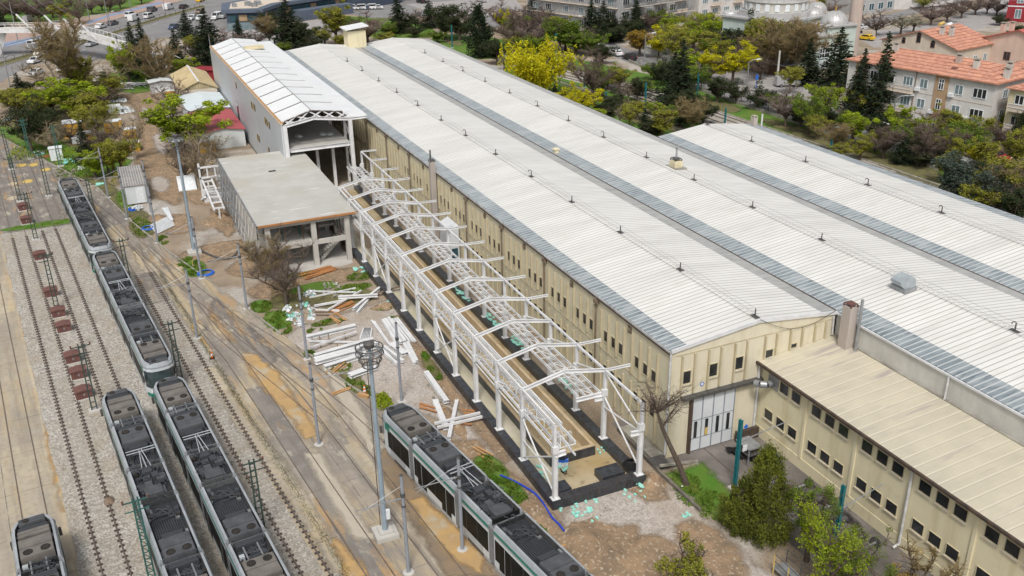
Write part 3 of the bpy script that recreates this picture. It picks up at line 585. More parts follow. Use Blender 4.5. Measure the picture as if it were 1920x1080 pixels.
# ---------------------------------------------------------------- the big hall
hall = thing('depot_hall', 'long cream depot hall under three white corrugated roofs with grey sheet strips in the valleys', 'hall', (0, 0, 0))
BAY = [(0.0, -7.38, -14.77, 0.0, 137.0, 1.25, 1.45), (-14.77, -22.2, -29.9, -45.0, 137.0, 1.9, 1.4), (-29.9, -37.0, -44.7, -45.0, 49.9, 1.9, 1.6)]
ZE, ZR = 9.0, 9.85
def zr_(bay, y):
    a, r, c = bay[:3]; t = (y - r) / ((a - r) if y > r else (c - r)); return ZR + (ZE - ZR) * t
def slope(m, bay, ya, yb, x0, x1, th=0.06, lift=0.0):
    za, zb = zr_(bay, ya) + lift, zr_(bay, yb) + lift
    m.add([(x0, ya, za), (x0, yb, zb), (x1, yb, zb), (x1, ya, za), (x0, ya, za - th), (x0, yb, zb - th), (x1, yb, zb - th), (x1, ya, za - th)],
          [(0, 1, 2, 3), (7, 6, 5, 4), (0, 4, 5, 1), (1, 5, 6, 2), (2, 6, 7, 3), (3, 7, 4, 0)])
for bi, b in enumerate(BAY):
    a, r, c, x0, x1, sa, sc_ = b
    m = MB(); slope(m, b, a - sa, r, x0, x1); slope(m, b, r, c + sc_, x0, x1)
    m.beam((x0, r, ZR + .01), (x1, r, ZR + .01), 0.45, 0.05)
    # seams are flat dark lines in the roof colour, no raised ribs
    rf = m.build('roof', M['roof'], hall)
    m = MB(); slope(m, b, a + (0.12 if bi == 0 else 0), a - sa, x0, x1, .06, .0); m.build('valley_sheet' if bi else 'eave_sheet', M['skylight'], hall)
    m = MB(); slope(m, b, c + sc_, c - (0.12 if bi != 0 and c < -40 else 0), x0, x1, .06, 0.0); m.build('valley_sheet', M['galv'] if bi < 1 else M['skylight'] if bi == 2 else M['galv'], hall)
m = MB()
for y, x0 in ((-14.77, 0.0), (-29.9, -45)):
    m = MB(); m.box(x0, 137 if y > -20 else 49.9, y - .09, y + .09, 8.93, 9.012); m.build('valley_gutter', M['trim_dark'], hall)
# walls
m = MB(); m.box(0.0, 137, -0.28, 0.0, 0, 8.92); m.build('long_wall', M['wall_yellow'], hall)
m = MB(); m.extr([(-0.28, 0), (-0.28, 8.9), (-7.38, 9.75), (-14.6, 8.9), (-14.6, 6.0), (-8.0, 6.0), (-8.0, 0)], 'x', 0.0, 0.28); m.build('gable_wall', M['wall_gable'], hall)
m = MB(); m.extr([(-0.28, 0), (-0.28, 8.9), (-7.38, 9.75), (-14.77, 8.9), (-22.2, 9.75), (-29.9, 8.9), (-29.9, 0)], 'x', 136.7, 136.98); m.build('gable_wall', M['wall_gable'], hall)
m = MB(); m.extr([(-30, 0), (-30, 8.9), (-37.0, 9.75), (-44.6, 8.9), (-44.6, 0)], 'x', 49.4, 49.7); m.build('gable_wall', M['wall_gable'], hall)
m = MB(); m.box(49.9, 136.7, -29.9, -29.6, 0, 8.9); m.build('long_wall', M['wall_yellow'], hall)
m = MB(); m.box(-45, 49.4, -44.6, -44.3, 0, 8.9); m.build('long_wall', M['wall_yellow'], hall)
m = MB(); m.box(-45, -0.02, -14.95, -14.72, 0, 8.9); m.build('parapet_wall', M['plaster_grey'], hall)
m = MB(); m.box(-45, 0, -14.70, -14.58, 8.84, 8.98); m.build('gutter', M['trim_white'], hall)
m = MB(); m.box(-45, -0.02, -14.715, -14.56, 6.95, 7.14); m.build('flashing', M['kerb'], hall)
# verge trim of the near gable
m = MB()
for ya, yb in ((0.12, -7.38), (-7.38, -14.7)):
    za, zb = (ZE, ZR) if ya > -1 else (ZR, ZE)
    m.beam((-0.06, ya, za - .06), (-0.06, yb, zb - .06), .12, .28, (0, 0, 1))
m.build('verge_trim', M['trim_white'], hall)
m = MB(); m.box(-0.02, 136.9, 0.0, 0.2, 8.78, 8.93); m.build('gutter', M['gutter'], hall)
m = MB(); m.box(-0.02, 136.9, 0.001, 0.18, 8.6, 8.775); m.build('gutter_board', M['trim_dark'], hall)
m = MB(); m.box(0.3, 136.9, 0.0, 0.03, 4.42, 4.52); m.build('string_course', M['fin'], hall)
# fins of the long wall and the gable
for k in range(-1, 28):
    xg = 4.68 + 4.8 * k
    for j, dx in enumerate((-0.62, 0.62, 1.8, 3.0)):
        x = xg + dx - 1.2
        if x < 0.5: continue
        m = MB(); m.box(x - .06, x + .06, 0.0, 0.16, 4.55 if j else 4.9, 7.9); m.box(x - .06, x + .06, 0.0, 0.14, 0.3, 3.9); 
        m.build('wall_fin', M['fin'], hall) if x < 105 else None
for y in (-0.83, -1.9, -3.1, -4.16, -5.39, -6.44, -8.08, -9.12, -10.4, -11.5, -12.7, -13.7):
    lo = 5.2 if y > -7 else 6.2 + (-y - 8) * .13
    m = MB(); m.box(-0.2, 0.0, y - .055, y + .055, lo, 8.42); m.build('wall_fin', M['fin'], hall)
m = MB(); m.box(-0.03, 0.0, -14.5, -0.3, 8.44, 8.52); m.build('string_course', M['fin'], hall)
# windows
def win(parent, axis, c, u0, u1, z0, z1, out, fr='frame_cream', gl='glass_dark', sill=True, bars=0, t=.07):
    """window set in a wall plane at coordinate c; out = +1/-1 outward direction"""
    def bx(m, a0, a1, b0, b1, d0, d1):
        if axis == 'y': m.box(a0, a1, c + out * d0, c + out * d1, b0, b1)
        else: m.box(c + out * d0, c + out * d1, a0, a1, b0, b1)
        return m
    u0, u1 = sorted((u0, u1)); f = MB()
    bx(f, u0, u0 + t, z0, z1, -.02, .06); bx(f, u1 - t, u1, z0, z1, -.02, .06); bx(f, u0 + t, u1 - t, z1 - t, z1, -.02, .06); bx(f, u0 + t, u1 - t, z0, z0 + t, -.02, .06)
    for k in range(bars):
        uu = u0 + (u1 - u0) * (k + 1) / (bars + 1); bx(f, uu - .025, uu + .025, z0 + t, z1 - t, -.02, .045)
    w = f.build('window', M[fr], parent)
    g = MB(); bx(g, u0 + t, u1 - t, z0 + t, z1 - t, .0, .02); g.build('pane', M[gl], w)
    if sill: s = MB(); bx(s, u0 - .06, u1 + .06, z0 - .1, z0 - .003, 0.0, .12); s.build('sill', M['sill'], w)
    return w
nw = 0
for k in range(0, 13):
    for dx in (0.0, -1.2, -2.36):
        x = 4.55 + 4.8 * k + dx
        if x < 1.0 or x > 62: continue
        win(hall, 'y', 0.0, x - .38, x + .38, 5.3, 6.35, 1, sill=False, t=.06)
        if x < 44: win(hall, 'y', 0.0, x - .38, x + .38, 2.35, 3.3, 1, sill=False, t=.06)
for y0, y1, z0, z1 in ((-1.69, -.97, 6.0, 7.1), (-3.98, -3.22, 6.05, 7.17), (-6.25, -5.49, 6.1, 7.2), (-8.95, -8.2, 6.25, 7.18), (-11.15, -10.55, 6.75, 7.18)):
    win(hall, 'x', 0.0, y0, y1, z0, z1, -1, t=.05)
# downpipes, hoppers and stains on the long wall
for k in range(12):
    x = 10.9 + 9.6 * k - (0 if k else .0)
    m = MB(); m.tube((x, .16, 8.7), (x, .16, 0.4), .075, .075, 8); m.build('downpipe', M['pipe_brown'], hall)
    if x < 90:
        m = MB(); m.box(x - .3, x + .2, 0.02, .3, 8.2, 8.55); m.build('hopper', M['pipe_brown'], hall)
for k in range(9):
    x = 5.8 + 9.6 * k; m = MB(); m.box(x - .28, x + .28, 0.0, .025, 7.75, 8.35); m.box(x - .1, x + .1, .025, .18, 8.0, 8.2); m.build('rain_spout', M['pipe_brown'], hall)
m = MB(); m.tube((-.02, .12, 8.75), (.05, .12, .3), .085, .085, 8); m.build('downpipe', M['pipe_white'], hall)
m = MB(); m.tube((-.12, -7.75, 6.3), (-.12, -7.75, .2), .1, .1, 8); m.build('downpipe', M['pipe_white'], hall)
m = MB(); m.tube((-.12, -14.35, 8.7), (-.2, -14.35, 7.2), .08, .08, 8); m.build('downpipe', M['pipe_white'], hall)
for x in (-10.8, -20.6): m = MB(); m.tube((x, -14.62, 8.8), (x, -14.62, 7.05), .08, .08, 8); m.build('downpipe', M['pipe_white'], hall)
# sliding gate with canopy
gate = MB(); gate.box(-0.1, -0.02, -5.72, -1.9, 0.08, 4.72); gate = gate.build('gate', M['gate_white'], hall)
for y in (-2.86, -3.82, -4.78, -1.93, -5.7): m = MB(); m.box(-.15, -.1, y - .035, y + .035, .08, 4.72); m.build('gate_rail', M['steel_grey'], gate)
for z in (1.15, 2.72): m = MB(); m.box(-.12, -.1, -5.66, -1.97, z - .03, z + .03); m.build('gate_rail', M['steel_grey'], gate)
for y in (-2.35, -3.32, -4.3, -5.25): m = MB(); m.box(-.135, -.1, y - .13, y + .13, 1.2, 2.6); m.build('pane', M['glass_dark'], gate)
m = MB(); m.box(-.142, -.135, -3.44, -3.2, 1.22, 1.85); m.build('yellow_sheet', M['yellow_paint'], gate)
m = MB(); m.box(-.42, 0, -8.0, -0.9, 4.9, 5.02); m.box(-.42, -.36, -8, -.9, 4.78, 4.9); m.build('canopy', M['metal_dark'], hall)
m = MB(); m.box(-.3, 0, -1.9, -1.72, 0, 4.8); m.build('gate_jamb', M['trim_dark'], hall)
s = 0.22; m = MB(); m.add([(-.03, -2.72 - s, 5.65), (-.03, -2.72, 5.65 - s), (-.03, -2.72 + s, 5.65), (-.03, -2.72, 5.65 + s)], [(0, 3, 2, 1)]); m.build('blue_sign', M['plastic_blue'], hall)
s = 0.13; m = MB(); m.add([(-.034, -2.72 - s, 5.65), (-.034, -2.72, 5.65 - s), (-.034, -2.72 + s, 5.65), (-.034, -2.72, 5.65 + s)], [(0, 3, 2, 1)]); m.build('sign_face', M['plastic_white'], hall)
# ridge anchors and cables
def anchor(x, y, hook=False):
    a = MB(); a.box(x - .36, x + .36, y - .2, y + .2, ZR + .02, ZR + .08); a = a.build('ridge_anchor', M['metal_dark'], hall)
    p = MB(); p.tube((x, y, ZR + .08), (x, y, ZR + .68), .06, .05, 6)
    if hook: p.path([(x, y, ZR + .65), (x + .06, y + .1, ZR + .78), (x + .1, y + .26, ZR + .76), (x + .1, y + .34, ZR + .62)], .04)
    p.build('post', M['metal_dark'], a)
for k, x in enumerate((0.5, 10.35, 20.1, 29.7, 39.2, 49.0, 58.6, 67.5, 77.2, 87.0, 96.5, 106.1, 115.8)): anchor(x, -7.36, k in (4, 6, 8, 11))
for k, x in enumerate((-29, -19.2, -9.3, 10.6, 20.4, 30.35, 39.9, 49.9, 59.4, 68.9, 78.5, 88.1, 97.7, 107.3, 116.9)): anchor(x, -22.2, k in (2, 7, 9, 12))
for k, x in enumerate((-19, -9, 1.2, 11.2, 20.8, 30.4, 40.1, 49.2)): anchor(x, -37.0, k in (3, 4))
for y, x0, x1 in ((-7.36, 0.5, 118), (-22.2, -40, 118), (-37.0, -40, 49.2)):
    for dy, z in ((-.34, .12), (.34, .14), (.0, .72)):
        m = MB(); x = x0
        while x < x1:
            xn = min(x + 2.4, x1); m.tube((x, y + dy + rnd.uniform(-.03, .03), ZR + z - (.12 if z > .5 else 0) * rnd.random()), (xn, y + dy, ZR + z), .012, .012, 4, False); x = xn
        m.build('lightning_cable', M['galv_dull'], hall)
m = MB(); m.path([(-.14, -7.4 - 7 * u, 9.9 - .7 * u - 1.1 * math.sin(math.pi * u)) for u in [k / 10 for k in range(11)]], .018, 5); m.build('loose_cable', M['wire'], hall)
# chimneys and roof fittings
def chimney(name, x, y, z0, z1, w, d, m1='plaster_grey', cap='rust_brown'):
    c = MB(); c.box(x - w / 2, x + w / 2, y - d / 2, y + d / 2, z0, z1); c = c.build(name, M[m1], hall)
    k = MB(); k.box(x - w * .42, x + w * .42, y - d * .42, y + d * .42, z1 + .2, z1 + .27)
    for sx in (-1, 1):
        for sy in (-1, 1): k.box(x + sx * w * .42 - .05, x + sx * w * .42 + .05, y + sy * d * .42 - .05, y + sy * d * .42 + .05, z1, z1 + .2)
    k.build('chimney_cap', M[cap], c); return c
chimney('chimney', -1.85, -14.15, 6.9, 10.35, .85, .75, 'chimney', 'rust_brown')
m = MB(); m.tube((-2.75, -14.3, 7.0), (-2.75, -14.3, 11.2), .11, .11, 8); m.build('flue_pipe', M['galv_dull'], hall)
c = chimney('chimney', 49.2, .45, 0, 10.0, .62, .62, 'chimney', 'metal_dark')
m = MB(); m.tube((50.1, .3, 8.5), (50.1, .3, 11.1), .1, .1, 8); m.build('flue_pipe', M['metal_dark'], hall)
x, y = 35.5, -23.3
c = chimney('chimney', x, y, 9.2, 10.55, 1.15, .95, 'wall_cream', 'metal_dark')
m = MB(); m.box(x - 1.1, x + 1.0, y - .75, y + .9, 9.7, 9.86); m.build('chimney_curb', M['kerb'], c)
m = MB(); m.tube((x, y, 10.8), (x, y, 11.9), .1, .1, 8); m.tube((x, y, 11.9), (x, y, 12.0), .16, .16, 8); m.build('flue_pipe', M['galv_dull'], c)
chimney('chimney', 48.9, -44.1, 8.2, 10.1, .7, .6, 'chimney', 'chimney'); m = MB(); m.tube((48.2, -44.8, 8.3), (48.2, -44.8, 10.6), .12, .12, 8); m.build('flue_pipe', M['pipe_white'], hall)
m = MB(); m.box(48.8, 49.4, -15.5, -15.0, 9.05, 9.45); m.box(48.7, 49.5, -15.6, -14.9, 9.45, 9.55); m.build('vent_box', M['wall_cream'], hall)
# hooded roof fan
fx, fy, fz = -.2, -21.0, 9.66
f = MB(); f.box(fx - .75, fx + .75, fy - .6, fy + .6, fz - .1, fz + .35); f = f.build('roof_fan', M['galv_dull'], hall)
h = MB(); prof = [(fy - .62, fz + .3), (fy - .62, fz + .75)] + [(fy - .62 * math.cos(a), fz + .75 + .55 * math.sin(a)) for a in [k * math.pi / 10 for k in range(1, 8)]] + [(fy + .95, fz + .98), (fy + .88, fz + .7), (fy + .45, fz + .3)]
h.extr(prof, 'x', fx - .55, fx + .55); h.build('hood', M['fan_hood'], f)
# small rooftop hut at the far end of the first valley
hut = MB(); hut.box(133.6, 136.9, -15.9, -12.3, 8.9, 12.2); hut = hut.build('rooftop_hut', M['wall_cream'], hall)
m = MB(); m.extr([(-11.8, 12.5), (-16.4, 13.0), (-16.4, 13.2), (-11.8, 12.7)], 'x', 133, 137.6); m.build('hut_roof', M['panel_white'], hut)
# small lean-to of white sheet against the long wall
m = MB(); m.extr([(0.2, 0), (1.25, 0), (1.25, 4.1), (0.2, 4.6)], 'x', 42.0, 45.4); lt = m.build('white_porch', M['gate_white'], hall)
m = MB(); m.box(41.95, 42.0, .4, 1.1, .2, 2.0); m.build('door', M['glass_teal'], lt)

# ---------------------------------------------------------------- yellow annex
ann = thing('annex_block', 'two storey pale yellow annex with rows of square dark windows and ribbed cream roof', 'building', (-20, -8, 0))
m = MB(); m.box(-45, -0.02, -8.25, -8.0, 0, 6.3); m.build('wall', M['wall_cream'], ann)
m = MB(); m.box(-45, -0.02, -8.0, -7.96, 0, .9); m.build('plinth', M['wall_cream'], ann)
m = MB(); m.add([(0.0, -7.6, 6.42), (0.0, -14.7, 7.05), (-45, -14.7, 7.05), (-45, -7.6, 6.42), (0, -7.6, 6.3), (0, -14.7, 6.93), (-45, -14.7, 6.93), (-45, -7.6, 6.3)],
                [(3, 2, 1, 0), (4, 5, 6, 7), (0, 1, 5, 4), (1, 2, 6, 5), (2, 3, 7, 6), (3, 0, 4, 7)]); rf = m.build('roof', M['annex_roof'], ann)
m = MB()
x = -.5
while x > -45: m.beam((x, -7.62, 6.428), (x, -14.68, 7.058), .035, .02); x -= .95
o = m.build('roof_seam', M['annex_roof'], rf); o['kind'] = 'stuff'
m = MB(); m.box(-45, 0.0, -7.62, -7.44, 6.24, 6.425); m.build('gutter', M['trim_dark'], ann)
m = MB(); m.box(-45, -.02, -8.0, -7.62, 6.2, 6.3); m.build('soffit', M['sill'], ann)
for k in range(9):
    b = 4.83 * k
    for j, c0 in enumerate((1.42 - 1.42 + 1.42, 2.78, 4.08)):
        x = -(b + c0 - (0.0 if k else 0.0)) 
        xs = -(6.22 + 4.87 * (k - 1) + 1.335 * j)
        if k == 0: xs = (-1.4, -2.76, -4.08)[j]
        if not (k == 0 and j == 0): win(ann, 'y', -8.0, xs - .48, xs + .48, 4.9, 5.78, 1, t=.03)
        win(ann, 'y', -8.0, xs - .48, xs + .48, 1.96, 2.82, 1, t=.03)
for x in (-14.95,): m = MB(); m.path([(x, -7.55, 6.2), (x, -7.85, 5.9), (x, -7.85, .4), (x + .1, -7.5, .15)], .09, 8); m.build('downpipe', M['pipe_white'], ann)
for x in (-5.2, -10.1, -19.8, -24.6, -29.5): m = MB(); m.box(x - .12, x + .12, -8.0, -7.9, .9, 6.2); m.build('pilaster', M['wall_cream'], ann)
# duct elbow by the corner
d = MB(); d.box(-2.1, -1.0, -7.99, -7.93, 4.75, 5.8); d = d.build('duct_panel', M['galv_dull'], ann)
m = MB(); m.path([(-1.5, -7.95, 5.2), (-1.5, -7.4, 5.2), (-1.25, -7.0, 5.2), (-.85, -6.85, 5.15)], .26, 12); m.build('duct', M['galv_dull'], d)
m = MB(); m.box(-24.6, -22.4, -7.95, -7.2, 3.2, 3.3); m.build('door_canopy', M['plank_dark'], ann)
m = MB(); m.box(-24.2, -22.7, -8.0, -7.97, .1, 2.6); m.build('door', M['metal_dark'], ann)
# ---------------------------------------------------------------- new clad hall behind the skeleton
rh = thing('clad_hall', 'tall unfinished pale grey panel clad hall with open truss gable and slotted white roof', 'hall', (105, 7, 0))
XA, XB = 74.0, 142.0
m = MB(); m.box(XA, XB, 12.45, 12.65, 0.3, 10.05); m.build('cladding', M['clad_grey'], rh)
m = MB(); m.box(XA - .1, XB, 12.4, 12.7, 10.05, 10.28); m.build('wall_coping', M['w_beige'], rh)
m = MB(); m.box(XA, XB, 12.3, 12.66, 0.0, 0.3); m.build('plinth', M['bitumen'], rh)
m = MB(); m.box(XB, XB + .2, 0.5, 12.65, 0, 10.4); m.build('cladding', M['clad_grey'], rh)
# roof panels between open slots
N_P = 12
for k in range(N_P):
    xa = XA + .6 + k * (XB - XA - .6) / N_P; xb = xa + (XB - XA - .6) / N_P - .62
    for prof in ([(12.35, 10.33), (8.45, 11.5), (8.45, 11.58), (12.35, 10.41)], [(8.4, 11.5), (4.25, 10.95), (4.25, 11.03), (8.4, 11.58)]):
        m = MB(); m.extr(prof, 'x', xa, xb); m.build('roof_panel', M['panel_white'], rh)
m = MB(); m.extr([(12.35, 10.26), (8.42, 11.43), (4.2, 10.88), (4.2, 10.94), (8.42, 11.49), (12.35, 10.32)], 'x', XA + .3, XB); m.build('under_deck', M['trim_dark'], rh)
m = MB(); m.beam((XA + .6, 8.42, 11.6), (XB, 8.42, 11.6), .12, .04); m.build('ridge_flashing', M['galv_dull'], rh)
m = MB(); m.extr([(3.75, 10.2), (1.05, 10.1), (1.05, 10.28), (3.75, 10.4)], 'x', XA - .1, XB); m.build('eave_deck', M['panel_white'], rh)
m = MB(); m.box(XA, XB, 3.78, 4.2, 10.3, 10.42); m.build('box_gutter', M['trim_dark'], rh)
m = MB(); m.extr([(12.2, 10.25), (12.62, 10.28), (12.62, 10.4), (12.2, 10.34)], 'x', XA, XB); m.build('eave_trim', M['plank'], rh)
m = MB(); m.box(127.5, 129.0, 4.8, 8.2, 11.4, 11.75); m.box(127.6, 128.9, 4.9, 8.1, 11.75, 11.9); m.build('sheet_stack', M['w_cream'], rh)
# steel of the open gable
def lat(m, p0, p1, q0, q1, n, r=.05):
    p0, p1, q0, q1 = (np.array(v, float) for v in (p0, p1, q0, q1))
    for k in range(n):
        a = p0 + (p1 - p0) * k / n; b = p0 + (p1 - p0) * (k + 1) / n; c = q0 + (q1 - q0) * k / n; d = q0 + (q1 - q0) * (k + 1) / n
        m.beam(a, d, r, r); m.beam(c, b, r, r)
for x in (XA - .25, 86, 98, 110):
    for y, w in ((12.2, .5), (3.45, .5)):
        m = MB(); m.box(x - .22, x + .22, y - w / 2, y + w / 2, 0.3, 9.95); m.build('column', M['steel_white'], rh)
    m = MB(); m.ibeam((x, 12.3, 9.9), (x, 8.3, 10.6), .3, .4); m.ibeam((x, 8.3, 10.6), (x, 3.4, 9.95), .3, .4); m.build('rafter', M['steel_white'], rh)
m = MB(); m.ibeam((XA - .25, 3.4, 9.98), (XA - .25, 1.1, 10.0), .25, .34); m.build('bracket', M['steel_white'], rh)
m = MB()
for s in range(5):
    ya = 12.2 - s * 1.75; yb = ya - 1.75
    zb0 = lambda y: 9.95 + (12.2 - y) * .165 if y > 8.3 else 10.6 - (8.3 - y) * .135
    zt0 = lambda y: 10.33 + (12.35 - y) * .29 if y > 8.4 else 11.5 - (8.4 - y) * .132
    m.beam((XA - .15, ya, zb0(ya)), (XA + .5, yb, zt0(yb)), .13, .13); m.beam((XA - .15, yb, zb0(yb)), (XA + .5, ya, zt0(ya)), .13, .13)
m.build('truss_brace', M['steel_white'], rh)
m = MB(); m.beam((XA - .2, 12.2, 9.9), (XA - .2, 12.2, 0.3), .12, .12); lat(m, (XA - .25, 3.45, 9.5), (XA - .25, 3.45, 1.0), (XA + 3, 3.45, 9.5), (XA + 3, 3.45, 1.0), 3, .1)
m.box(XA + 2.8, XA + 3.2, 3.3, 3.6, .3, 9.9); m.build('bracing', M['steel_white'], rh)
m = MB(); m.box(XA + .2, 118, 3.6, 12.4, 6.35, 6.75); m.build('upper_floor', M['concrete'], rh)
m = MB(); m.ibeam((XA + .1, 12.2, 6.5), (XA + .1, 3.5, 6.5), .3, .5); m.build('floor_beam', M['steel_white'], rh)
for y in (5.6, 7.8, 10):
    m = MB(); m.box(XA + 2, XA + 2.4, y - .2, y + .2, 0, 6.3); m.build('column', M['steel_white'], rh)
for y, z in ((6.2, 7.0), (9.4, 6.9), (5.2, 6.95)):
    m = MB(); m.blob((XA + 3 + y * .3, y, z), .8, .5, .2, int(y * 10)); m.build('plastic_heap', M['plastic_white'], rh)
m = MB(); m.box(100, 100.3, 3.5, 12.4, 0, 10); m.build('inner_wall', M['w_grey'], rh)
for x, z, w in ((111.3, 7.9, .6), (96.6, 7.6, .7), (94.9, 7.7, .6), (94.0, 7.7, .6), (85.4, 7.6, .7), (84.2, 7.6, .6), (82.5, 7.6, .7), (94.8, 3.0, .6), (93.4, 3.1, .6), (85.4, 3.2, .8)):
    w_ = win(rh, 'y', 12.65, x, x + w, z, z + 1.0, 1, 'metal_dark', sill=False, t=.05)
    m = MB(); m.box(x + w + .02, x + w + .1, 12.65, 12.75, z, z + 1.0); m.build('window_reveal', M['yellow_paint'], w_)
m = MB(); m.box(112.6, 114.6, 12.65, 12.69, .8, 5.4); m.build('doorway', M['glass_dark'], rh)

# ---------------------------------------------------------------- concrete frame with flat slab
cf = thing('building_shell', 'two storey bare concrete frame under a wide grey flat slab with orange shuttering edge', 'building shell', (62, 15, 0))
SX0, SX1, SY0, SY1 = 48.3, 77.3, 9.75, 20.75
m = MB(); m.box(SX0, SX1, SY0, SY1, 5.52, 5.8); sl = m.build('slab', M['slab_top'], cf)
m = MB(); m.box(SX0 - .1, SX0 - .003, SY0 - .1, SY1 + .1, 5.56, 5.78); m.build('shuttering', M['timber'], sl)
m = MB(); m.box(SX0 - .1, SX1, SY1 + .003, SY1 + .1, 5.42, 5.81); m.build('shuttering', M['galv_dull'], sl)
m = MB(); m.box(67.9, 68.5, 14.9, 15.8, 5.78, 5.806); m.build('slab_opening', M['black'], sl)
for x in (48.9, 54.3, 59.8, 65.2, 70.7, 76.3):
    for y in (19.7, 14.7, 10.95):
        m = MB(); m.box(x - .27, x + .27, y - .27, y + .27, 0, 5.5); m.build('column', M['concrete'], cf)
    m = MB(); m.box(x - .2, x + .2, 11.2, 19.45, 2.5, 2.98); m.build('beam', M['concrete'], cf)
    m = MB(); m.box(x - .2, x + .2, 11.2, 19.45, 5.1, 5.5); m.build('beam', M['concrete'], cf)
for y in (19.7, 10.95): m = MB(); m.box(49.2, 76.1, y - .2, y + .2, 2.5, 2.98); m.build('beam', M['concrete'], cf)
m = MB(); m.box(49.2, 76.0, 14.9, 19.4, 2.78, 2.96); m.box(53.5, 76, 11.2, 14.9, 2.78, 2.96); m.build('floor', M['concrete'], cf)
m = MB(); m.box(60, 60.2, 11, 19.6, 0, 5.5); m.build('core_wall', M['w_grey'], cf)
st = MB(); n = 11
for k in range(n):
    y = 14.2 - k * .27; st.box(49.9, 51.5, y - .27, y, k * .255, k * .255 + .26)
st.extr([(14.2, -.1), (11.2, 2.7), (11.2, 2.5), (14.0, -.1)], 'x', 49.9, 51.5); st.build('stair', M['concrete'], cf)
q = random.Random(3)
for k in range(46):
    x = 49.6 + (k % 12) * .9 + q.uniform(-.2, .2); y = 11.6 + (k // 12) * 2.1 + q.uniform(-.3, .3)
    m = MB(); m.tube((x, y, 2.98), (x + q.uniform(-.15, .15), y + q.uniform(-.1, .1), 5.1), .05, .05, 6); m.build('prop', M['lattice_green'] if k % 3 else M['rust_brown'], cf)
for k in range(26):
    x = 49 + k * 1.08; m = MB(); m.beam((x, 21.1, .2), (x, 20.85, 5.6), .09, .09)
    if k % 2: m.beam((x, 21.5, 2.2), (x + .9, 20.8, 5.3), .07, .07)
    m.build('side_prop', M['concrete'] if k < 12 else M['galv_dull'], cf)
for z in (1.4, 2.6, 3.8): m = MB(); m.beam((55, 21.25, z), (77, 21.2, z), .08, .08); m.build('ledger', M['galv_dull'], cf)
for k in range(9):
    x = 60 + k * 2; m = MB(); m.beam((x, 21.15, 1.4 + (k % 3) * 1.2), (x, 22.3, 1.4 + (k % 3) * 1.2), .06, .06); m.build('ledger', M['plank_dark'], cf)
sheet('concrete_apron', [(47.2, 20.6), (47.6, 10.9), (77, 10.9), (77, 20.6)], 0.012, M['concrete'], 0.15, 1, 31)
# white ladder frame lying by its far left side
lf = thing('steel_frame_panel', 'white welded steel frame panel standing left of the concrete slab', 'steel frame', (76, 22, 0))
for (a, b) in (((78.2, 20.5), (78.2, 23.2)), ):
    for z in (3.2, 4.6): m = MB(); m.beam((78.2, 19.2, z), (78.2, 23.4, z), .25, .22); m.build('rail', M['steel_white'], lf)
    for y in (19.3, 20.3, 21.3, 22.3, 23.3): m = MB(); m.beam((78.2, y, 3.2), (78.2, y, 4.6), .16, .16); m.build('post', M['steel_white'], lf)
    for y in (19.3, 23.3): m = MB(); m.beam((78.2, y, 0), (78.2, y, 5.2), .25, .25); m.build('leg', M['steel_white'], lf)
lf2 = thing('steel_frame_panel', 'long white welded steel ladder lying along the slab edge', 'steel frame', (73, 22.3, 0))
for y in (21.9, 23.1): m = MB(); m.beam((67.5, y, 2.0), (78, y, 2.9), .22, .22); m.build('rail', M['steel_white'], lf2)
for k in range(6): m = MB(); m.beam((68 + k * 1.9, 21.9, 2.05 + k * .16), (68 + k * 1.9, 23.1, 2.05 + k * .16), .18, .18); m.build('rung', M['steel_white'], lf2)
for x in (68, 77): m = MB(); m.box(x - .1, x + .1, 22.4, 22.6, 0, 2 + (x - 68) * .09); m.build('leg', M['steel_white'], lf2)

# ---------------------------------------------------------------- strip foundation and pit
fd = thing('foundation', 'long rectangular foundation with black waterproofed kerb around a muddy inner floor', 'foundation', (35, 6.7, 0))
for nm, b in (('plinth', (-2.05, 73.5, 9.72, 10.4)), ('plinth', (-2.05, 73.5, 3.0, 3.75)), ('plinth', (-2.05, -1.3, 3.75, 9.72))):
    m = MB(); m.box(b[0], b[1], b[2], b[3], -.1, .7); p = m.build(nm, M['bitumen'], fd)
m = MB(); m.box(-1.3, 73.5, 8.45, 9.72, 0, .3); m.build('walkway', M['screed'], fd)
m = MB(); m.box(-1.3, 2.4, 3.75, 8.45, 0, .22); m.build('end_floor', M['mud'], fd)
m = MB(); m.box(2.4, 73.5, 3.75, 4.72, 0, .16); m.build('trench_floor', M['mud'], fd)
# membrane joints on the plinth tops
m = MB()
for k in range(62):
    x = -1.9 + k * .9; m.box(x, x + .05, 9.74, 10.42, .3, .715)
for k in range(20): m.box(-2.07, -1.28, 3.8 + k * .3, 3.86 + k * .3, .2, .718)
o = m.build('membrane_laps', M['trim_dark'], fd); o['kind'] = 'stuff'
pit = MB(); pit.box(2.4, 46.5, 4.72, 4.97, 0, 1.05); pit = pit.build('pit_wall', M['pit_wall'], fd)
m = MB(); m.box(2.4, 46.5, 8.2, 8.42, 0, 1.05); m.build('pit_wall', M['pit_wall'], fd)
m = MB(); m.box(2.4, 2.65, 4.97, 8.2, 0, 1.05); m.build('pit_wall', M['pit_wall'], fd)
m = MB(); m.box(2.36, 2.4, 4.7, 8.44, .1, .98); m.box(2.4, 46.5, 8.42, 8.46, .1, .98); m.build('membrane', M['bitumen'], fd)
m = MB(); m.box(2.65, 46.5, 4.97, 8.2, 0, .12); m.build('pit_floor', M['mud'], fd)
for k, (x, y) in enumerate([(4.2, 5.9), (4.3, 6.8), (8.5, 6.5), (12.7, 6.5), (17, 6.5), (21.4, 6.5)]):
    m = MB(); m.box(x - .14, x + .14, y - .14, y + .14, .1, 1.5 + .2 * (k % 2)); m.build('stub_column', M['concrete'], fd)
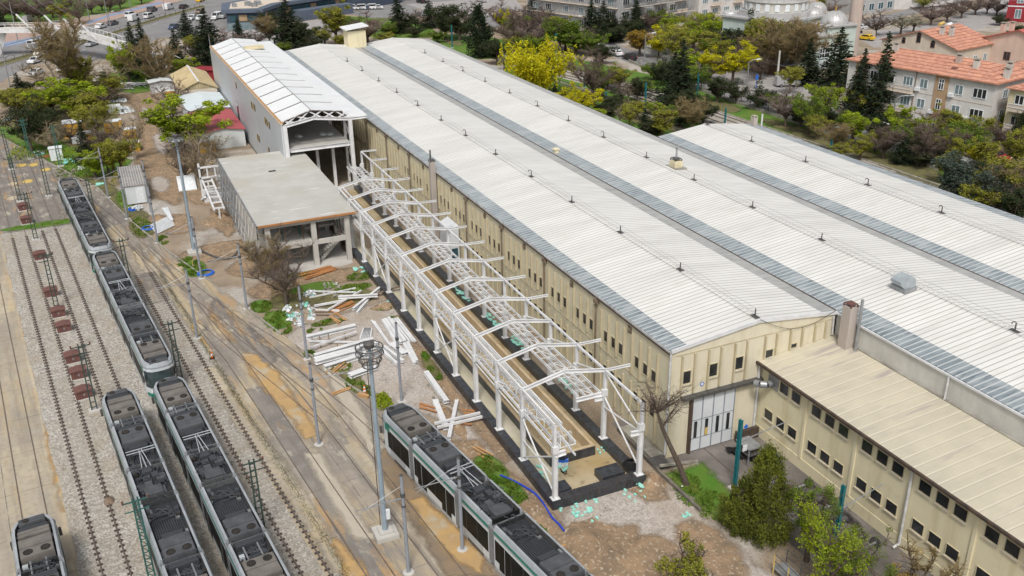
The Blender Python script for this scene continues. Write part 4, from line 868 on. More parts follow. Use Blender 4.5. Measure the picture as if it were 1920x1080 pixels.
m = MB(); m.box(-1.2, -.1, 8.5, 9.5, .2, .75); m.build('footing', M['bitumen'], fd)
m = MB(); m.box(-1.15, .1, 4.2, 6.0, .2, .8); m.build('footing', M['bitumen'], fd)

# ---------------------------------------------------------------- steel skeleton
sk = thing('steel_skeleton', 'long skeleton of white steel portal frames standing on the black foundation kerb', 'steel frame', (35, 6.7, 0.7))
CX = [-1.7, 3.5, 8.0, 12.65, 17.4, 22.05, 27.0, 31.75, 36.65, 41.35, 45.9, 50.6, 55.3, 60.0, 64.8, 69.4]
YL, YR, YM = 10.05, 3.4, 6.75
for i, x in enumerate(CX):
    for y, s in ((YL, -1), (YR, 1)):
        if y == YL and x > 58: continue
        c = MB(); c.ibeam((x, y, .7), (x, y, 4.35), .26, .34, .035, (0, 1, 0)); c.ibeam((x, y - s * .04, 4.35), (x, y - s * .04, 6.55), .2, .24, .03, (0, 1, 0))
        c.box(x - .26, x + .26, y - .3, y + .3, .7, .74); c = c.build('column', M['steel_white'], sk)
        k = MB(); k.ibeam((x, y, 4.2), (x, y + s * .8, 4.25), .22, .36, .03); k.box(x - .16, x + .16, y - .22, y + .22, 4.36, 4.9); k.build('crane_bracket', M['steel_white'], c)
    if i > 0 and x < 58:
        m = MB(); m.ibeam((x, YL, 6.5), (x, YM, 7.2), .16, .27, .03); m.ibeam((x, YM, 7.2), (x, YR - .1, 6.5), .16, .27, .03)
        m.box(x - .03, x + .03, YM - .12, YM + .12, 7.3, 7.5); m.build('rafter', M['steel_white'], sk)
    if i in (1, 2, 4, 5, 6, 7, 8, 9, 10, 11, 12, 13, 14, 15):
        m = MB(); m.ibeam((x, YR - .1, 6.5), (x, 1.25, 6.45), .14, .2, .025); m.build('eave_stub', M['steel_white'], sk)
for a, b in zip(CX[:-1], CX[1:]):
    for y in (YL, YR):
        if y == YL and b > 58: continue
        m = MB(); m.ibeam((a + .1, y, 6.52), (b - .1, y, 6.52), .15, .15, .025); m.build('eave_beam', M['steel_white'], sk)
        s = -1 if y == YL else 1
        ys = [y + s * t for t in (.0, .45, 1.05, 1.6)] if y == YL else [y + t for t in (.35, .9, 1.5, 2.1)]
        x0 = a + .1; x1 = b - .1
        if y == YR and a < 0: continue
        for j, yy in enumerate(ys):
            m = MB(); m.ibeam((x0, yy, 4.62 if j in (1, 2) else 4.7), (x1, yy, 4.62 if j in (1, 2) else 4.7), .09, .19, .025); m.build('crane_beam', M['steel_white'], sk)
        m = MB()
        for t in np.linspace(0, 1, 5)[:-1]:
            xa = x0 + (x1 - x0) * t; xb = x0 + (x1 - x0) * (t + 1 / 4)
            m.beam((xa, ys[1], 4.66), (xb, ys[2], 4.66), .055, .055); m.beam((xa, ys[3], 4.6), (xa, ys[0], 4.6), .055, .055)
        m.build('lattice_brace', M['steel_white'], sk)
        if y == YL:
            m = MB(); m.ibeam((x0, y - .55, 6.45), (x1, y - .55, 6.42), .12, .14, .02); m.build('purlin', M['steel_white'], sk)
        m = MB(); m.tube((a, y, 2.35), (b, y, 2.35), .05, .05, 6) if (CX.index(a) in (0, 4, 9)) else m.tube((a, y, 4.2), (b, y, 4.2), .05, .05, 6); m.build('strut', M['steel_white'], sk)
def brace(a, b, y, z0, z1, z2):
    m = MB(); m.tube((a, y, z1), (b, y, z0), .06, .06, 6); m.build('brace', M['steel_white'], sk)
    m = MB(); m.tube((a, y, z0), (b, y, z1), .06, .06, 6); m.build('brace', M['steel_white'], sk)
for i in (0, 4, 8):
    brace(CX[i], CX[i + 1], YL, .9, 4.1, 0)
m = MB(); m.tube((CX[0], YR, 1.2), (CX[1], YR, 4.3), .07, .07, 6); m.tube((CX[0], YR, 4.4), (CX[1], YR, 6.4), .06, .06, 6); m.tube((CX[0], YR, 4.2), (CX[1], YR, 3.4), .06, .06, 6); m.build('brace', M['steel_white'], sk)
for i in range(1, 12):
    m = MB(); m.tube((CX[i], YR, 6.3), (CX[i + 1], YR, 4.9), .06, .06, 6); m.build('brace', M['steel_white'], sk)
for i in range(0, 11):     # lower rail lattice hung on the left columns
    a, b = CX[i] + .1, CX[i + 1] - .1
    for z in (3.7,): m = MB(); m.ibeam((a, YL - 1.6, z), (b, YL - 1.6, z), .08, .14, .02); m.build('lower_chord', M['steel_white'], sk)
    m = MB()
    for k in range(4):
        t0, t1 = a + (b - a) * k / 4, a + (b - a) * (k + 1) / 4
        m.tube((t0, YL - 1.6, 3.7 if k % 2 else 4.65), (t1, YL - 1.6, 4.65 if k % 2 else 3.7), .03, .03, 5)
    m.build('web_brace', M['steel_white'], sk)
    m = MB(); m.tube((a, YL, 6.4), (b, YL, 4.9), .04, .04, 5); m.build('brace', M['steel_white'], sk)
for x in (CX[1], CX[12]):
    m = MB(); m.ibeam((x + .1, YR, 4.5), (x + .1, YR + 2.3, 4.5), .2, .3, .03); m.build('end_beam', M['steel_white'], sk)
for i in (2, 4, 6, 8, 10):
    m = MB(); m.ibeam((CX[i] - .6, YM + .5, 7.05), (CX[i] + .1, YL, 6.4), .1, .14, .02); m.build('purlin', M['steel_white'], sk) if False else None
# ---------------------------------------------------------------- trams (modelled with the nose at local x = 0, running to -x)
def make_tram():
    t = thing('tram', 'tram', 'tram', (0, 0, 0), world=False, group='articulated trams standing in the yard')
    H0, HT_, W2 = .32, 3.35, 1.27
    cuts = [0, -5.45, -12.05, -16.3, -23.0, -29.9]
    q = random.Random(5)
    for i in range(5):
        xa, xb = cuts[i], cuts[i + 1]; first, last = i == 0, i == 4
        ga = 0.0 if first else .28; gb = 0.0 if last else .28
        A, B = xa - ga, xb + gb
        # plan outline (rounded at the cab ends)
        def out(inset=0.0, cut=0.0):
            w = W2 - inset; P = []
            if first:
                a0 = A - cut
                P += [(a0 - 1.5, w), (a0 - .85, w - .05), (a0 - .35, w - .26), (a0 - .08, w - .62), (a0, w - 1.0 if w > 1 else .1), (a0, -(w - 1.0 if w > 1 else .1)), (a0 - .08, -w + .62), (a0 - .35, -w + .26), (a0 - .85, -w + .05), (a0 - 1.5, -w)]
            else: P += [(A, w), (A, -w)]
            if last:
                b0 = B + cut
                P += [(b0 + 1.5, -w), (b0 + .85, -w + .05), (b0 + .35, -w + .26), (b0 + .08, -w + .62), (b0, -(w - 1.0 if w > 1 else .1)), (b0, w - 1.0 if w > 1 else .1), (b0 + .08, w - .62), (b0 + .35, w - .26), (b0 + .85, w - .05), (b0 + 1.5, w)]
            else: P += [(B, -w), (B, w)]
            return P[::-1]
        m = MB(); m.prism(out(), H0 + .1, 2.72); body = m.build('car_body', M['tram_white'], t)
        m = MB(); m.prism(out(.05), .12, H0 + .1); m.build('skirt', M['tram_side_grey'], t)
        # roof: cove rim (parapet) all round, deck inside
        o1, o2, o3 = out(0.0), out(.14), out(.24)
        o1, o2, o3 = out(0.0), out(.1, .12), out(.24, .24)
        n = len(o1); rim = MB()
        rim.add([(p[0], p[1], 2.72) for p in o1] + [(p[0], p[1], 3.12) for p in o1] + [(p[0], p[1], 3.38) for p in o2] + [(p[0], p[1], 3.40) for p in o3] + [(p[0], p[1], 2.98) for p in o3],
                [(r * n + k, r * n + (k + 1) % n, (r + 1) * n + (k + 1) % n, (r + 1) * n + k) for r in range(4) for k in range(n)])
        rim.build('roof_rim', M['tram_rim'], t)
        m = MB(); m.prism(out(.23, .23), 2.9, 3.0); m.build('roof_deck', M['tram_deck'], t)
        m = MB()
        inn = out(.245, .26)
        for k in range(n):
            p, r = inn[k], inn[(k + 1) % n]
            m.add([(p[0], p[1], 3.0), (r[0], r[1], 3.0), (r[0], r[1], 3.37), (p[0], p[1], 3.37)], [(3, 2, 1, 0)])
        m.build('rim_lining', M['metal_dark'], t)
        # green stripe and windows on both sides
        for s in (1, -1):
            xa2 = A - (1.5 if first else .02); xb2 = B + (1.5 if last else .02)
            y0, y1 = s * (W2 - .001), s * (W2 + .012)
            m = MB(); m.box(xb2, xa2, y0, y1, 2.86, 3.06); m.build('green_stripe', M['tram_green'], t)
            m = MB(); m.box(xb2 + .1, xa2 - .1, y0, s * (W2 + .008), .95, 2.5); w = m.build('side_window', M['tram_glass'], t)
            m = MB()
            xx = xb2 + .1
            while xx < xa2 - .2: m.box(xx, xx + .03, s * (W2 + .008), s * (W2 + .011), .95, 2.5); xx += 1.35
            o = m.build('window_joint', M['metal_dark'], w)
            if i in (1, 3):
                for xd in (xa2 - 1.9, xb2 + .6):
                    d = MB(); d.box(xd, xd + 1.3, y0, s * (W2 + .02), .42, 2.5); d = d.build('door', M['tram_glass'], t)
                    m = MB(); m.box(xd + .63, xd + .67, s * (W2 + .02), s * (W2 + .026), .42, 2.5); m.box(xd, xd + 1.3, s * (W2 + .02), s * (W2 + .026), .42, .5); m.build('door_edge', M['tram_side_grey'], d)
            else:
                m = MB(); m.box(xb2 + .8, xa2 - .4, y0, s * (W2 + .006), .42, .98); m.build('side_panel', M['tram_side_grey'], t)
        # cab ends
        for e, on in ((1, first), (-1, last)):
            if not on: continue
            fx = A if e == 1 else B
            P = [(fx - e * .86, W2 - .03), (fx - e * .35, W2 - .24), (fx - e * .06, W2 - .60), (fx + e * .02, .25), (fx + e * .02, -.25), (fx - e * .06, -W2 + .60), (fx - e * .35, -W2 + .24), (fx - e * .86, -W2 + .03)]
            m = MB(); c = MB()
            for (a, b) in zip(P[:-1], P[1:]):
                for mm, z0, z1, o0, o1_ in ((m, 1.25, 2.78, .06, -.10), (c, .4, .72, .03, .03)):
                    mm.add([(a[0] + e * o0, a[1] * 1.01, z0), (b[0] + e * o0, b[1] * 1.01, z0), (b[0] + e * .03, b[1] * 1.01, z1), (a[0] + e * .03, a[1] * 1.01, z1)], [(0, 1, 2, 3) if e == -1 else (3, 2, 1, 0)])
            m.build('windscreen', M['tram_screen'], t); c.build('green_bumper', M['tram_green'], t)
            m = MB()
            for (a, b) in zip(P[:-1], P[1:]): m.add([(a[0] + e * .05, a[1] * 1.02, 2.78), (b[0] + e * .05, b[1] * 1.02, 2.78), (b[0] + e * .05, b[1] * 1.02, 3.02), (a[0] + e * .05, a[1] * 1.02, 3.02)], [(0, 1, 2, 3) if e == -1 else (3, 2, 1, 0)])
            m.build('destination_panel', M['tram_white'], t)
            for s in (1, -1):
                m = MB(); m.lathe((fx - e * .3, s * .82, .92), [(.0, -.12), (.13, -.08), (.15, 0), (.13, .08), (0, .12)], 8); m.build('headlight', M['headlamp'], t)
                m = MB(); m.box(fx - e * .7 - .1, fx - e * .7 + .1, s * (W2 + .02), s * (W2 + .2), 1.75, 2.3); m.build('mirror', M['metal_dark'], t)
                m = MB(); m.box(fx - e * 1.2, fx - e * 2.0, s * (W2 - .001), s * (W2 + .012), 2.35, 2.9); m.build('green_swoosh', M['tram_green'], t)
    # gaiters
    for x in cuts[1:-1]:
        m = MB(); m.box(x - .29, x + .29, -W2 + .1, W2 - .1, .3, 3.0); g = m.build('gaiter', M['tram_grey'], t)
        m = MB()
        for k in range(4): m.box(x - .24 + k * .14, x - .2 + k * .14, -W2 + .06, W2 - .06, .3, 3.05)
        m.build('gaiter_fold', M['tram_grey'], g)
        for s in (1, -1): m = MB(); m.box(x - .3, x + .3, s * (W2 - .08), s * (W2 + .015), .5, 3.15); m.build('joint_cover', M['tram_grey'], t)
    # roof equipment
    def unit(xa, xb, w, z1, mt, fans=None, name='air_conditioner', y=0.0):
        m = MB(); m.box(xa, xb, y - w / 2, y + w / 2, 3.0, z1 - .05); m.box(xa + .03, xb - .03, y - w / 2 + .03, y + w / 2 - .03, z1 - .05, z1)
        u = m.build(name, M[mt], t)
        if fans is not None:
            for s in (1, -1):
                f = MB(); f.lathe((fans, y + s * w * .26, z1), [(.27, .003), (.27, .05), (.23, .05), (.22, .02), (.05, .02)], 16); f = f.build('fan', M['fan'], u)
                m = MB(); m.lathe((fans, y + s * w * .26, z1), [(.07, .02), (.07, .05), (0.01, .055)], 8); m.build('hub', M['tram_box_dark'], f)
        m = MB(); m.box((xa + xb) / 2 - .012, (xa + xb) / 2 + .012, y - w / 2, y + w / 2, z1 - .04, z1 + .006); m.build('seam', M['fan'], u)
        return u
    for e, x0 in ((-1, 0.0), (1, -29.9)):
        X = lambda d: x0 + e * d
        def U(a, b, *k, fans=None, **kw): return unit(min(X(a), X(b)), max(X(a), X(b)), *k, fans=None if fans is None else X(fans), **kw)
        U(.3, .95, 1.5, 3.46, 'tram_box', name='nose_hood'); m = MB(); m.lathe((X(.6), .35, 3.46), [(.2, .003), (.2, .06), (.1, .07)], 12); m.build('horn_cover', M['fan'], t)
        U(1.15, 1.6, 1.7, 3.38, 'tram_box_dark', name='dark_louvre'); U(1.6, 2.3, 1.8, 3.46, 'tram_box_tan', name='roof_unit')
        U(2.6, 4.5, 1.85, 3.52, 'tram_box_tan', fans=4.05)
        U(6.1, 6.6, 1.7, 3.36, 'tram_box_dark', name='roof_unit')
        U(6.9, 8.9, 1.8, 3.58, 'tram_box', fans=7.35); U(9.1, 9.55, 1.3, 3.4, 'tram_box_dark', name='roof_unit')
        for k in range(13): m = MB(); m.box(X(9.7), X(11.4), -.85 + k * .14, -.8 + k * .14, 3.0, 3.07); m.build('grating_bar', M['tram_box_dark'], t)
        m = MB()
        for k in range(30):
            a = (X(4.7 + q.random() * 1.3), q.uniform(-.9, .9), 3.08 + q.random() * .25); b = (X(4.7 + q.random() * 1.3), q.uniform(-.9, .9), 3.05 + q.random() * .3); m.tube(a, b, q.uniform(.025, .06), None, 6)
        m.build('pipework', M['tram_box_dark'], t)
        for s in (.45, -.4): m = MB(); m.tube((X(4.75), s, 3.3), (X(6.0), s, 3.3), .06, .06, 8); m.build('silver_pipe', M['tram_grey'], t)
        m = MB(); m.box(X(5.0), X(5.3), .6, .9, 3.0, 3.4); m.build('junction_box', M['tram_side_grey'], t)
        m = MB()
        for k in range(24):
            xx = X(11.5 + q.random() * .8); m.tube((xx, q.uniform(-.95, .95), 3.1), (xx + q.uniform(-.5, .5), q.uniform(-.95, .95), 3.1 + q.random() * .3), q.uniform(.03, .06), None, 6)
        m.build('pipework', M['tram_box_dark'], t)
    for k in range(14):
        x = -12.5 - q.random() * 3.2; y = q.uniform(-.75, .75); w = q.uniform(.15, .4); m = MB(); m.box(x - w, x + w, y - w * .7, y + w * .7, 3.0, 3.1 + q.random() * .35); m.build('equipment_box', M['tram_box_dark'] if k % 3 else M['tram_box'], t)
    m = MB()
    for k in range(44):
        a = (-12.3 - q.random() * 3.8, q.uniform(-.95, .95), 3.1 + q.random() * .3); b = (a[0] + q.uniform(-.9, .9), a[1] + q.uniform(-.7, .7), 3.1 + q.random() * .3); m.tube(a, b, q.uniform(.02, .055), None, 6)
    m.build('pipework', M['tram_box_dark'], t)
    m = MB(); m.box(-15.9, -14.9, -.45, .65, 3.0, 3.48); m.build('converter_box', M['tram_box'], t)
    for k in range(70):
        x = -1.2 - q.random() * 27.6; y = q.choice((-1, 1)) * q.uniform(.55, .97); a, b_, c_ = q.uniform(.06, .28), q.uniform(.05, .12), q.uniform(.08, .4); m = MB()
        if k % 4: m.box(x - a, x + a, y - b_, y + b_, 3.0, 3.02 + c_)
        else: m.tube((x - a * 3, y, 3.1 + c_ * .5), (x + a * 3, y + q.uniform(-.1, .1), 3.1 + c_ * .4), b_ * .5, None, 6)
        m.build('equipment_box' if k % 4 else 'roof_pipe', M[('tram_box_dark', 'tram_box', 'fan', 'tram_grey')[k % 7 % 4]], t)
    # folded pantograph
    p = MB(); p.tube((-10.2, .55, 3.25), (-10.2, -.55, 3.25), .06, .06, 6); p = p.build('pantograph', M['tram_box_dark'], t)
    m = MB(); m.tube((-10.2, .0, 3.3), (-12.6, 0, 3.55), .05, .04, 6); m.tube((-12.6, .3, 3.55), (-10.4, .08, 3.68), .03, .03, 6); m.tube((-12.6, -.3, 3.55), (-10.4, -.08, 3.68), .03, .03, 6); m.build('arm', M['tram_side_grey'], p)
    for x in (-10.3, -10.65): m = MB(); m.tube((x, .95, 3.68), (x, -.95, 3.68), .035, .035, 6); m.build('contact_strip', M['tram_side_grey'], p)
    for x in (-3.4, -14.2, -26.2):
        for s in (1, -1): m = MB(); m.box(x - 1.0, x + 1.0, s * (W2 - .14), s * (W2 - .04), .1, .34); m.build('bogie_skirt', M['metal_dark'], t)
        for dx in (-.75, .75): m = MB(); m.tube((x + dx, .8, .3), (x + dx, -.8, .3), .28, .28, 14); m.build('wheelset', M['metal_dark'], t)
    return t
TR = make_tram()
ang = math.atan(K)
for x, y0, lab in ((85.9, 30.3, 'white tram farthest up the middle track with its grey nose beside the dark asphalt'), (54.9, 30.3, 'white tram in the middle of the line of three coupled nose to tail'),
                   (22.6, 30.3, 'white tram nearest in the line of three running out of the lower edge'), (22.3, 34.15, 'white tram alone on the track left of the line of three'),
                   (7.6, 41.5, 'white tram on the yellowish concrete at the lower left edge'), (10.7, 14.55, 'white tram with green stripe and dark glazed side nearest the steel skeleton')):
    place(TR, (x, TY(y0, x) if y0 > 20 else 15.95 + .154 * x, 0), ang if y0 > 20 else math.atan(.154), lab)
# ---------------------------------------------------------------- catenary poles, lattice poles, masts
def make_pole():
    t = thing('catenary_pole', 'pole', 'pole', (0, 0, 0), world=False, group='round grey catenary poles')
    m = MB(); m.tube((0, 0, 0), (0, 0, 7.1), .125, .1, 10); m.build('pole', M['steel_grey'], t)
    m = MB(); m.lathe((0, 0, 0), [(.4, 0), (.36, .04), (.2, .07)], 10); m.build('footing', M['concrete'], t)
    m = MB(); m.tube((0, 0, 5.6), (0, 0, 5.85), .15, .15, 10); m.tube((0, 0, 4.9), (0, 0, 5.0), .15, .15, 10); m.build('clamp', M['metal_dark'], t)
    m = MB(); m.lathe((0, 0, 7.1), [(.13, 0), (.1, .05)], 10); m.build('cap', M['metal_dark'], t)
    return t
def make_arm(name='cantilever_arm'):
    pass
PL = make_pole()
def arm(p, tip, z, mt='galv_dull', n='bracket_arm', par=None):
    """bracket tube from a pole towards a track, with insulators"""
    m = MB(); a = np.array((p[0], p[1], z)); b = np.array((tip[0], tip[1], z + .25)); m.tube(a, b, .04, .03, 6)
    m.tube(a + (0, 0, .9), b * .72 + a * .28 + (0, 0, .02), .014, .014, 4)
    d = b - a
    m.tube(a + d * .72 + (0, 0, -.03), a + d * .97 + (0, 0, -.32), .025, .02, 6)
    for t in (.1, .16): m.tube(a + d * t - d * .012, a + d * (t + .03), .085, .085, 8)
    return m
POLES = [((378, 522), 'round grey pole on the grass strip by the blue hose coil', (1, 1)), ((463, 578), 'round grey pole at the broken end of the yard kerb', (-1, 1)), ((370, 634), 'round grey pole on the concrete between the gravel track and the curved rails', (1, 1)),
         ((576, 673), 'round grey pole left of the white beam piles', None), ((598, 833), 'round grey pole standing alone on the stained yard concrete', (1, -1)), ((753, 752), 'slim grey pole rising between the white beams and the tram nose', None),
         ((766, 1073), 'round grey pole at the lower edge with an arm to the left', (1, 1)), ((867, 1030), 'round grey pole directly beside the green striped tram', (-1, 1)), ((296, 455), 'round grey pole beside the bundle of white pipes', None),
         ((239, 410), 'round grey pole by the near corner of the white container', (1, 1)), ((203, 370), 'thick grey pole at the left side of the white container', (1, 1)), ((284, 400), 'grey pole behind the white container on the kerb', None)]
for (b, lab, a) in POLES:
    p = G(*b); o = place(PL, p, rnd.uniform(0, 6), lab, (1, 1, rnd.uniform(.98, 1.04)))
    if a:
        bits = [(a[1], 1.0)]
        m = arm((p[0], p[1]), (p[0] - .35, p[1] + 3.0 * a[1]), 5.65)
        if a[0] == -1: m2 = arm((p[0], p[1]), (p[0] + .3, p[1] - 2.6 * a[1]), 5.65); m.v += []; 
        k = m.build('bracket_arm', M['galv_dull']); k.parent = o; k.matrix_parent_inverse = o.matrix_basis.inverted() if False else Matrix.LocRotScale(o.location, o.rotation_euler, o.scale).inverted()
# black lattice poles between the tracks
def make_lattice(h, mt, green=False):
    t = thing('lattice_pole', 'pole', 'pole', (0, 0, 0), world=False, group='dark lattice poles between the tracks')
    m = MB()
    for s in (-1, 1): m.beam((0, s * .2, 0), (0, s * .16, h), .07, .09)
    m.build('upright', M[mt], t) if False else None
    for s in (-1, 1): k = MB(); k.beam((0, s * .2, 0), (0, s * .15, h), .07, .1); k.build('upright', M[mt], t)
    k = MB(); z = .35; j = 0
    while z < h - .2:
        k.beam((0, -.19, z), (0, .19, z), .05, .06)
        if green: k.beam((0, -.19, z), (0, .19, z + .45), .035, .04)
        z += .5
    o = k.build('lacing', M[mt], t); o['kind'] = 'stuff'
    m = MB(); m.beam((0, -.75, h - .25), (0, .75, h - .25), .06, .08); m.beam((0, -.7, h - .9), (0, .7, h - .9), .05, .06); m.build('cross_arm', M[mt], t)
    for s in (-1, 1): m = MB(); m.tube((0, s * .72, h - .25), (0, s * .72, h - .02), .06, .06, 6); m.build('insulator', M['rust_brown'], t)
    m = MB(); m.box(-.4, .4, -.45, .45, 0, .14); m.build('footing', M['concrete'], t)
    return t
LA = make_lattice(6.2, 'lattice'); LG = make_lattice(6.4, 'lattice_green', True)
for k, (b, lab) in enumerate([((107, 578), 'dark lattice pole near the pale brown cabinets, between the two left gravel tracks'), ((68, 450), 'dark lattice pole at the mossy end of the gravel tracks'), ((178, 770), 'dark lattice pole beside the nose of the lone left tram'),
                       ((340, 722), 'dark lattice pole right of the couple of tram noses'), ((246, 548), 'dark lattice pole right of the middle tram by the yellow timber'), ((493, 1005), 'dark green lattice pole right of the nearest long tram'),
                       ((180, 420), 'dark lattice pole right of the farthest tram'), ((92, 368), 'dark lattice pole left of the farthest tram'), ((22, 318), 'dark lattice pole at the far left on asphalt'), ((57, 295), 'dark lattice pole by the green bank at the left'),
                       ((38, 378), 'dark lattice pole at the left frame side on asphalt')]):
    place(LA, G(*b), ang, lab, (1, 1, rnd.uniform(.97, 1.03)))
for (b, lab) in [((287, 1092), 'bright green lattice pole against the left side of the lone tram'), ((58, 298), 'green lattice pole on the bank beneath the dark spruce'), ((114, 312), 'green lattice pole among the shrubs and pale heaps')]:
    place(LG, G(*b), ang, lab)
m = MB()
# span wires between poles and contact wires over the tracks
for y0, z, x0, x1 in ((34.2, 5.6, -38, 120), (26.8, 5.6, -38, 60)):
    m = MB(); x = x0
    while x < x1: m.tube((x, TY(y0, x), z), (x + 12, TY(y0, x + 12), z), .005, .005, 4, False); x += 12
    w = thing('contact_wire', 'thin dark overhead contact wire above the tram track nearest y', 'wire', (x0, TY(y0, x0), z)) if False else None
    tag(m.build('contact_wire', M['wire']), 'thin dark overhead wire strung along the yard tracks', 'wire', 'overhead contact wires')
# floodlight masts
def mast(base, h, label):
    t = thing('floodlight_mast', label, 'floodlight mast', base)
    x, y, _ = base
    m = MB(); m.tube((x, y, 0), (x, y, h), .19, .11, 12); m.build('mast', M['mast_blue'], t)
    m = MB(); m.box(x - .75, x + .75, y - .75, y + .75, 0, .35); m.box(x - .45, x + .45, y - .45, y + .45, .35, .5); m.build('footing', M['concrete'], t)
    for z, r in ((h - .1, .85), (h - .5, .85), (h - .95, .7), (h - 1.35, .5)):
        m = MB(); m.path([(x + r * math.cos(a), y + r * math.sin(a), z) for a in [2 * math.pi * k / 16 for k in range(17)]], .035, 6); m.build('cage_ring', M['metal_dark'], t)
    for k in range(12):
        a = 2 * math.pi * k / 12; c, s = math.cos(a), math.sin(a)
        m = MB(); m.tube((x + .85 * c, y + .85 * s, h - .1), (x + .5 * c, y + .5 * s, h - 1.35), .02, .02, 5); m.build('cage_bar', M['metal_dark'], t)
    for k in range(8):
        a = 2 * math.pi * k / 8 + .3; c, s = math.cos(a), math.sin(a); dz = .0
        m = MB(); m.beam((x + .5 * c, y + .5 * s, h - .25), (x + .78 * c, y + .78 * s, h - .4), .3, .14); f = m.build('floodlight', M['galv_dull'], t)
        m = MB(); m.beam((x + .78 * c, y + .78 * s, h - .4), (x + .8 * c, y + .8 * s, h - .41), .26, .1); m.build('lens', M['headlamp'], f)
    m = MB(); m.lathe((x, y, h - .1), [(.3, 0), (.35, .25), (.1, .4)], 10); m.build('head', M['metal_dark'], t)
    m = MB()
    for s in (.42, .3): m.tube((x + s, y + .2, .6), (x + s * .8, y + .15, h - 1.2), .014, .014, 4)
    m.build('ladder_cable', M['metal_dark'], t)
    m = MB(); m.box(x - .28, x - .1, y - .35, y - .1, 1.4, 2.1); m.build('switch_box', M['plastic_white'], t)
    return t
mast(G(723, 1003), 14.1, 'tall blue grey floodlight mast on a concrete block left of the green striped tram')
mast(G(365, 475), 13.9, 'tall blue grey floodlight mast on bare soil beside the dirt road')
# teal poles
def teal(base, h, label, sgn=None):
    t = thing('teal_pole', label, 'pole', base); x, y, _ = base
    m = MB(); m.ibeam((x, y, 0), (x, y, h), .22, .24, .04, (1, 0.2, 0)); m.build('post', M['teal'], t)
    m = MB(); m.box(x - .35, x + .35, y - .35, y + .35, 0, .12); m.build('footing', M['concrete'], t)
    return t
t = teal(G(1377, 917), 5.7, 'teal steel pole with two small signs standing at the edge of the lawn'); x, y, _ = G(1377, 917)
m = MB(); m.tube((x, y, 3.9), (x + .2, y - 4.1, 4.3), .045, .035, 6); m.tube((x, y, 3.85), (x + .1, y - .9, 4.0), .07, .07, 6); m.build('bracket_arm', M['galv_dull'], t)
s = .2; m = MB(); m.add([(x - .1, y - .4 - s, 5.1), (x - .1, y - .4, 5.1 - s), (x - .1, y - .4 + s, 5.1), (x - .1, y - .4, 5.1 + s)], [(0, 1, 2, 3)]); m.build('blue_sign', M['plastic_blue'], t)
m = MB(); m.box(x - .3, x - .27, y - .5, y - .15, 3.25, 3.75); m.build('white_sign', M['plastic_white'], t)
p = G(1562, 1042); t = teal((p[0], p[1], 0), 5.4, 'teal steel pole among the wheelsets beside the yellow annex'); x, y = p[:2]
m = MB(); m.tube((x, y, 3.6), (x + .2, y - 3.6, 4.3), .045, .035, 6); m.build('bracket_arm', M['galv_dull'], t)
for (b, ty, lab) in [((848, 90), 47, 'teal pole standing by the path behind the hall roof'), ((1042, 112), 62, 'teal pole beside the green tree and yellow willow'), ((1095, 165), 142, 'teal pole between the hall roof and the brown tree'), ((1136, 200), 172, 'teal pole near the small fir behind the roof'),
                     ((1307, 185), 138, 'teal pole right of the dark spruce on the tramway'), ((1359, 232), 203, 'teal pole at the tramway rails behind the third roof'), ((1209, 215), 155, 'teal pole above the dark small fir'), ((1415, 100), 76, 'short teal post on the square'), ((1556, 292), 268, 'pair of teal posts beyond the third roof')]:
    teal(G(*b), max(2.5, HT(*b, ty)), lab)
# street lamps
def lamp(b, ty, label, dx=-1.6, double=False):
    base = G(*b); h = HT(*b, ty); t = thing('street_lamp', label, 'street lamp', base, group='street lamps'); x, y, _ = base
    m = MB(); m.tube((x, y, 0), (x, y, h), .14, .08, 8); m.build('post', M['galv_dull'], t)
    if dx:
        m = MB(); m.path([(x, y, h - .1), (x + dx * .3, y + dx * .4, h + .35), (x + dx * .7, y + dx * .95, h + .5)], .05, 6); m.build('arm', M['galv_dull'], t)
        m = MB(); m.beam((x + dx * .65, y + dx * .9, h + .5), (x + dx * 1.05, y + dx * 1.45, h + .62), .35, .16); m.build('lamp_head', M['plastic_white'], t)
for b, ty, lab, dx in [((1075, 62), 33, 'curved street lamp among the dark conifers', -1.2), ((1208, 130), 66, 'tall street lamp left of the yellow tree', -1.2), ((1399, 180), 116, 'street lamp on the mosque square', -1.2), ((1671, 245), 184, 'street lamp before the white apartment block', -1.5),
                       ((402, 140), 68, 'tall lamp mast left of the clad hall', 0), ((20, 165), 82, 'white lamp mast at the left frame edge beside the avenue', 0), ((213, 80), 25, 'lamp post on the avenue median by the footbridge', -1), ((34, 78), 3, 'lamp post in front of the bare park trees', 0),
                       ((168, 38), -2, 'lamp post on the pink pavement', 0), ((203, 42), -1, 'twin lamp posts at the cycle lane', 0), ((246, 22), -4, 'slim lamp post near the two white vans', 0), ((310, 28), 0, 'lamp post on the avenue median near white cars', 0), ((388, 8), -15, 'lamp post at the yellow car', 0), ((370, 62), 20, 'lamp post by the white parked cars', 0),
                       ((31, 165), 122, 'black post beside the avenue behind the left trees', 0), ((1016, 163), 128, 'lamp post in front of the yellow willow', 0)]:
    lamp(b, ty, lab, dx)
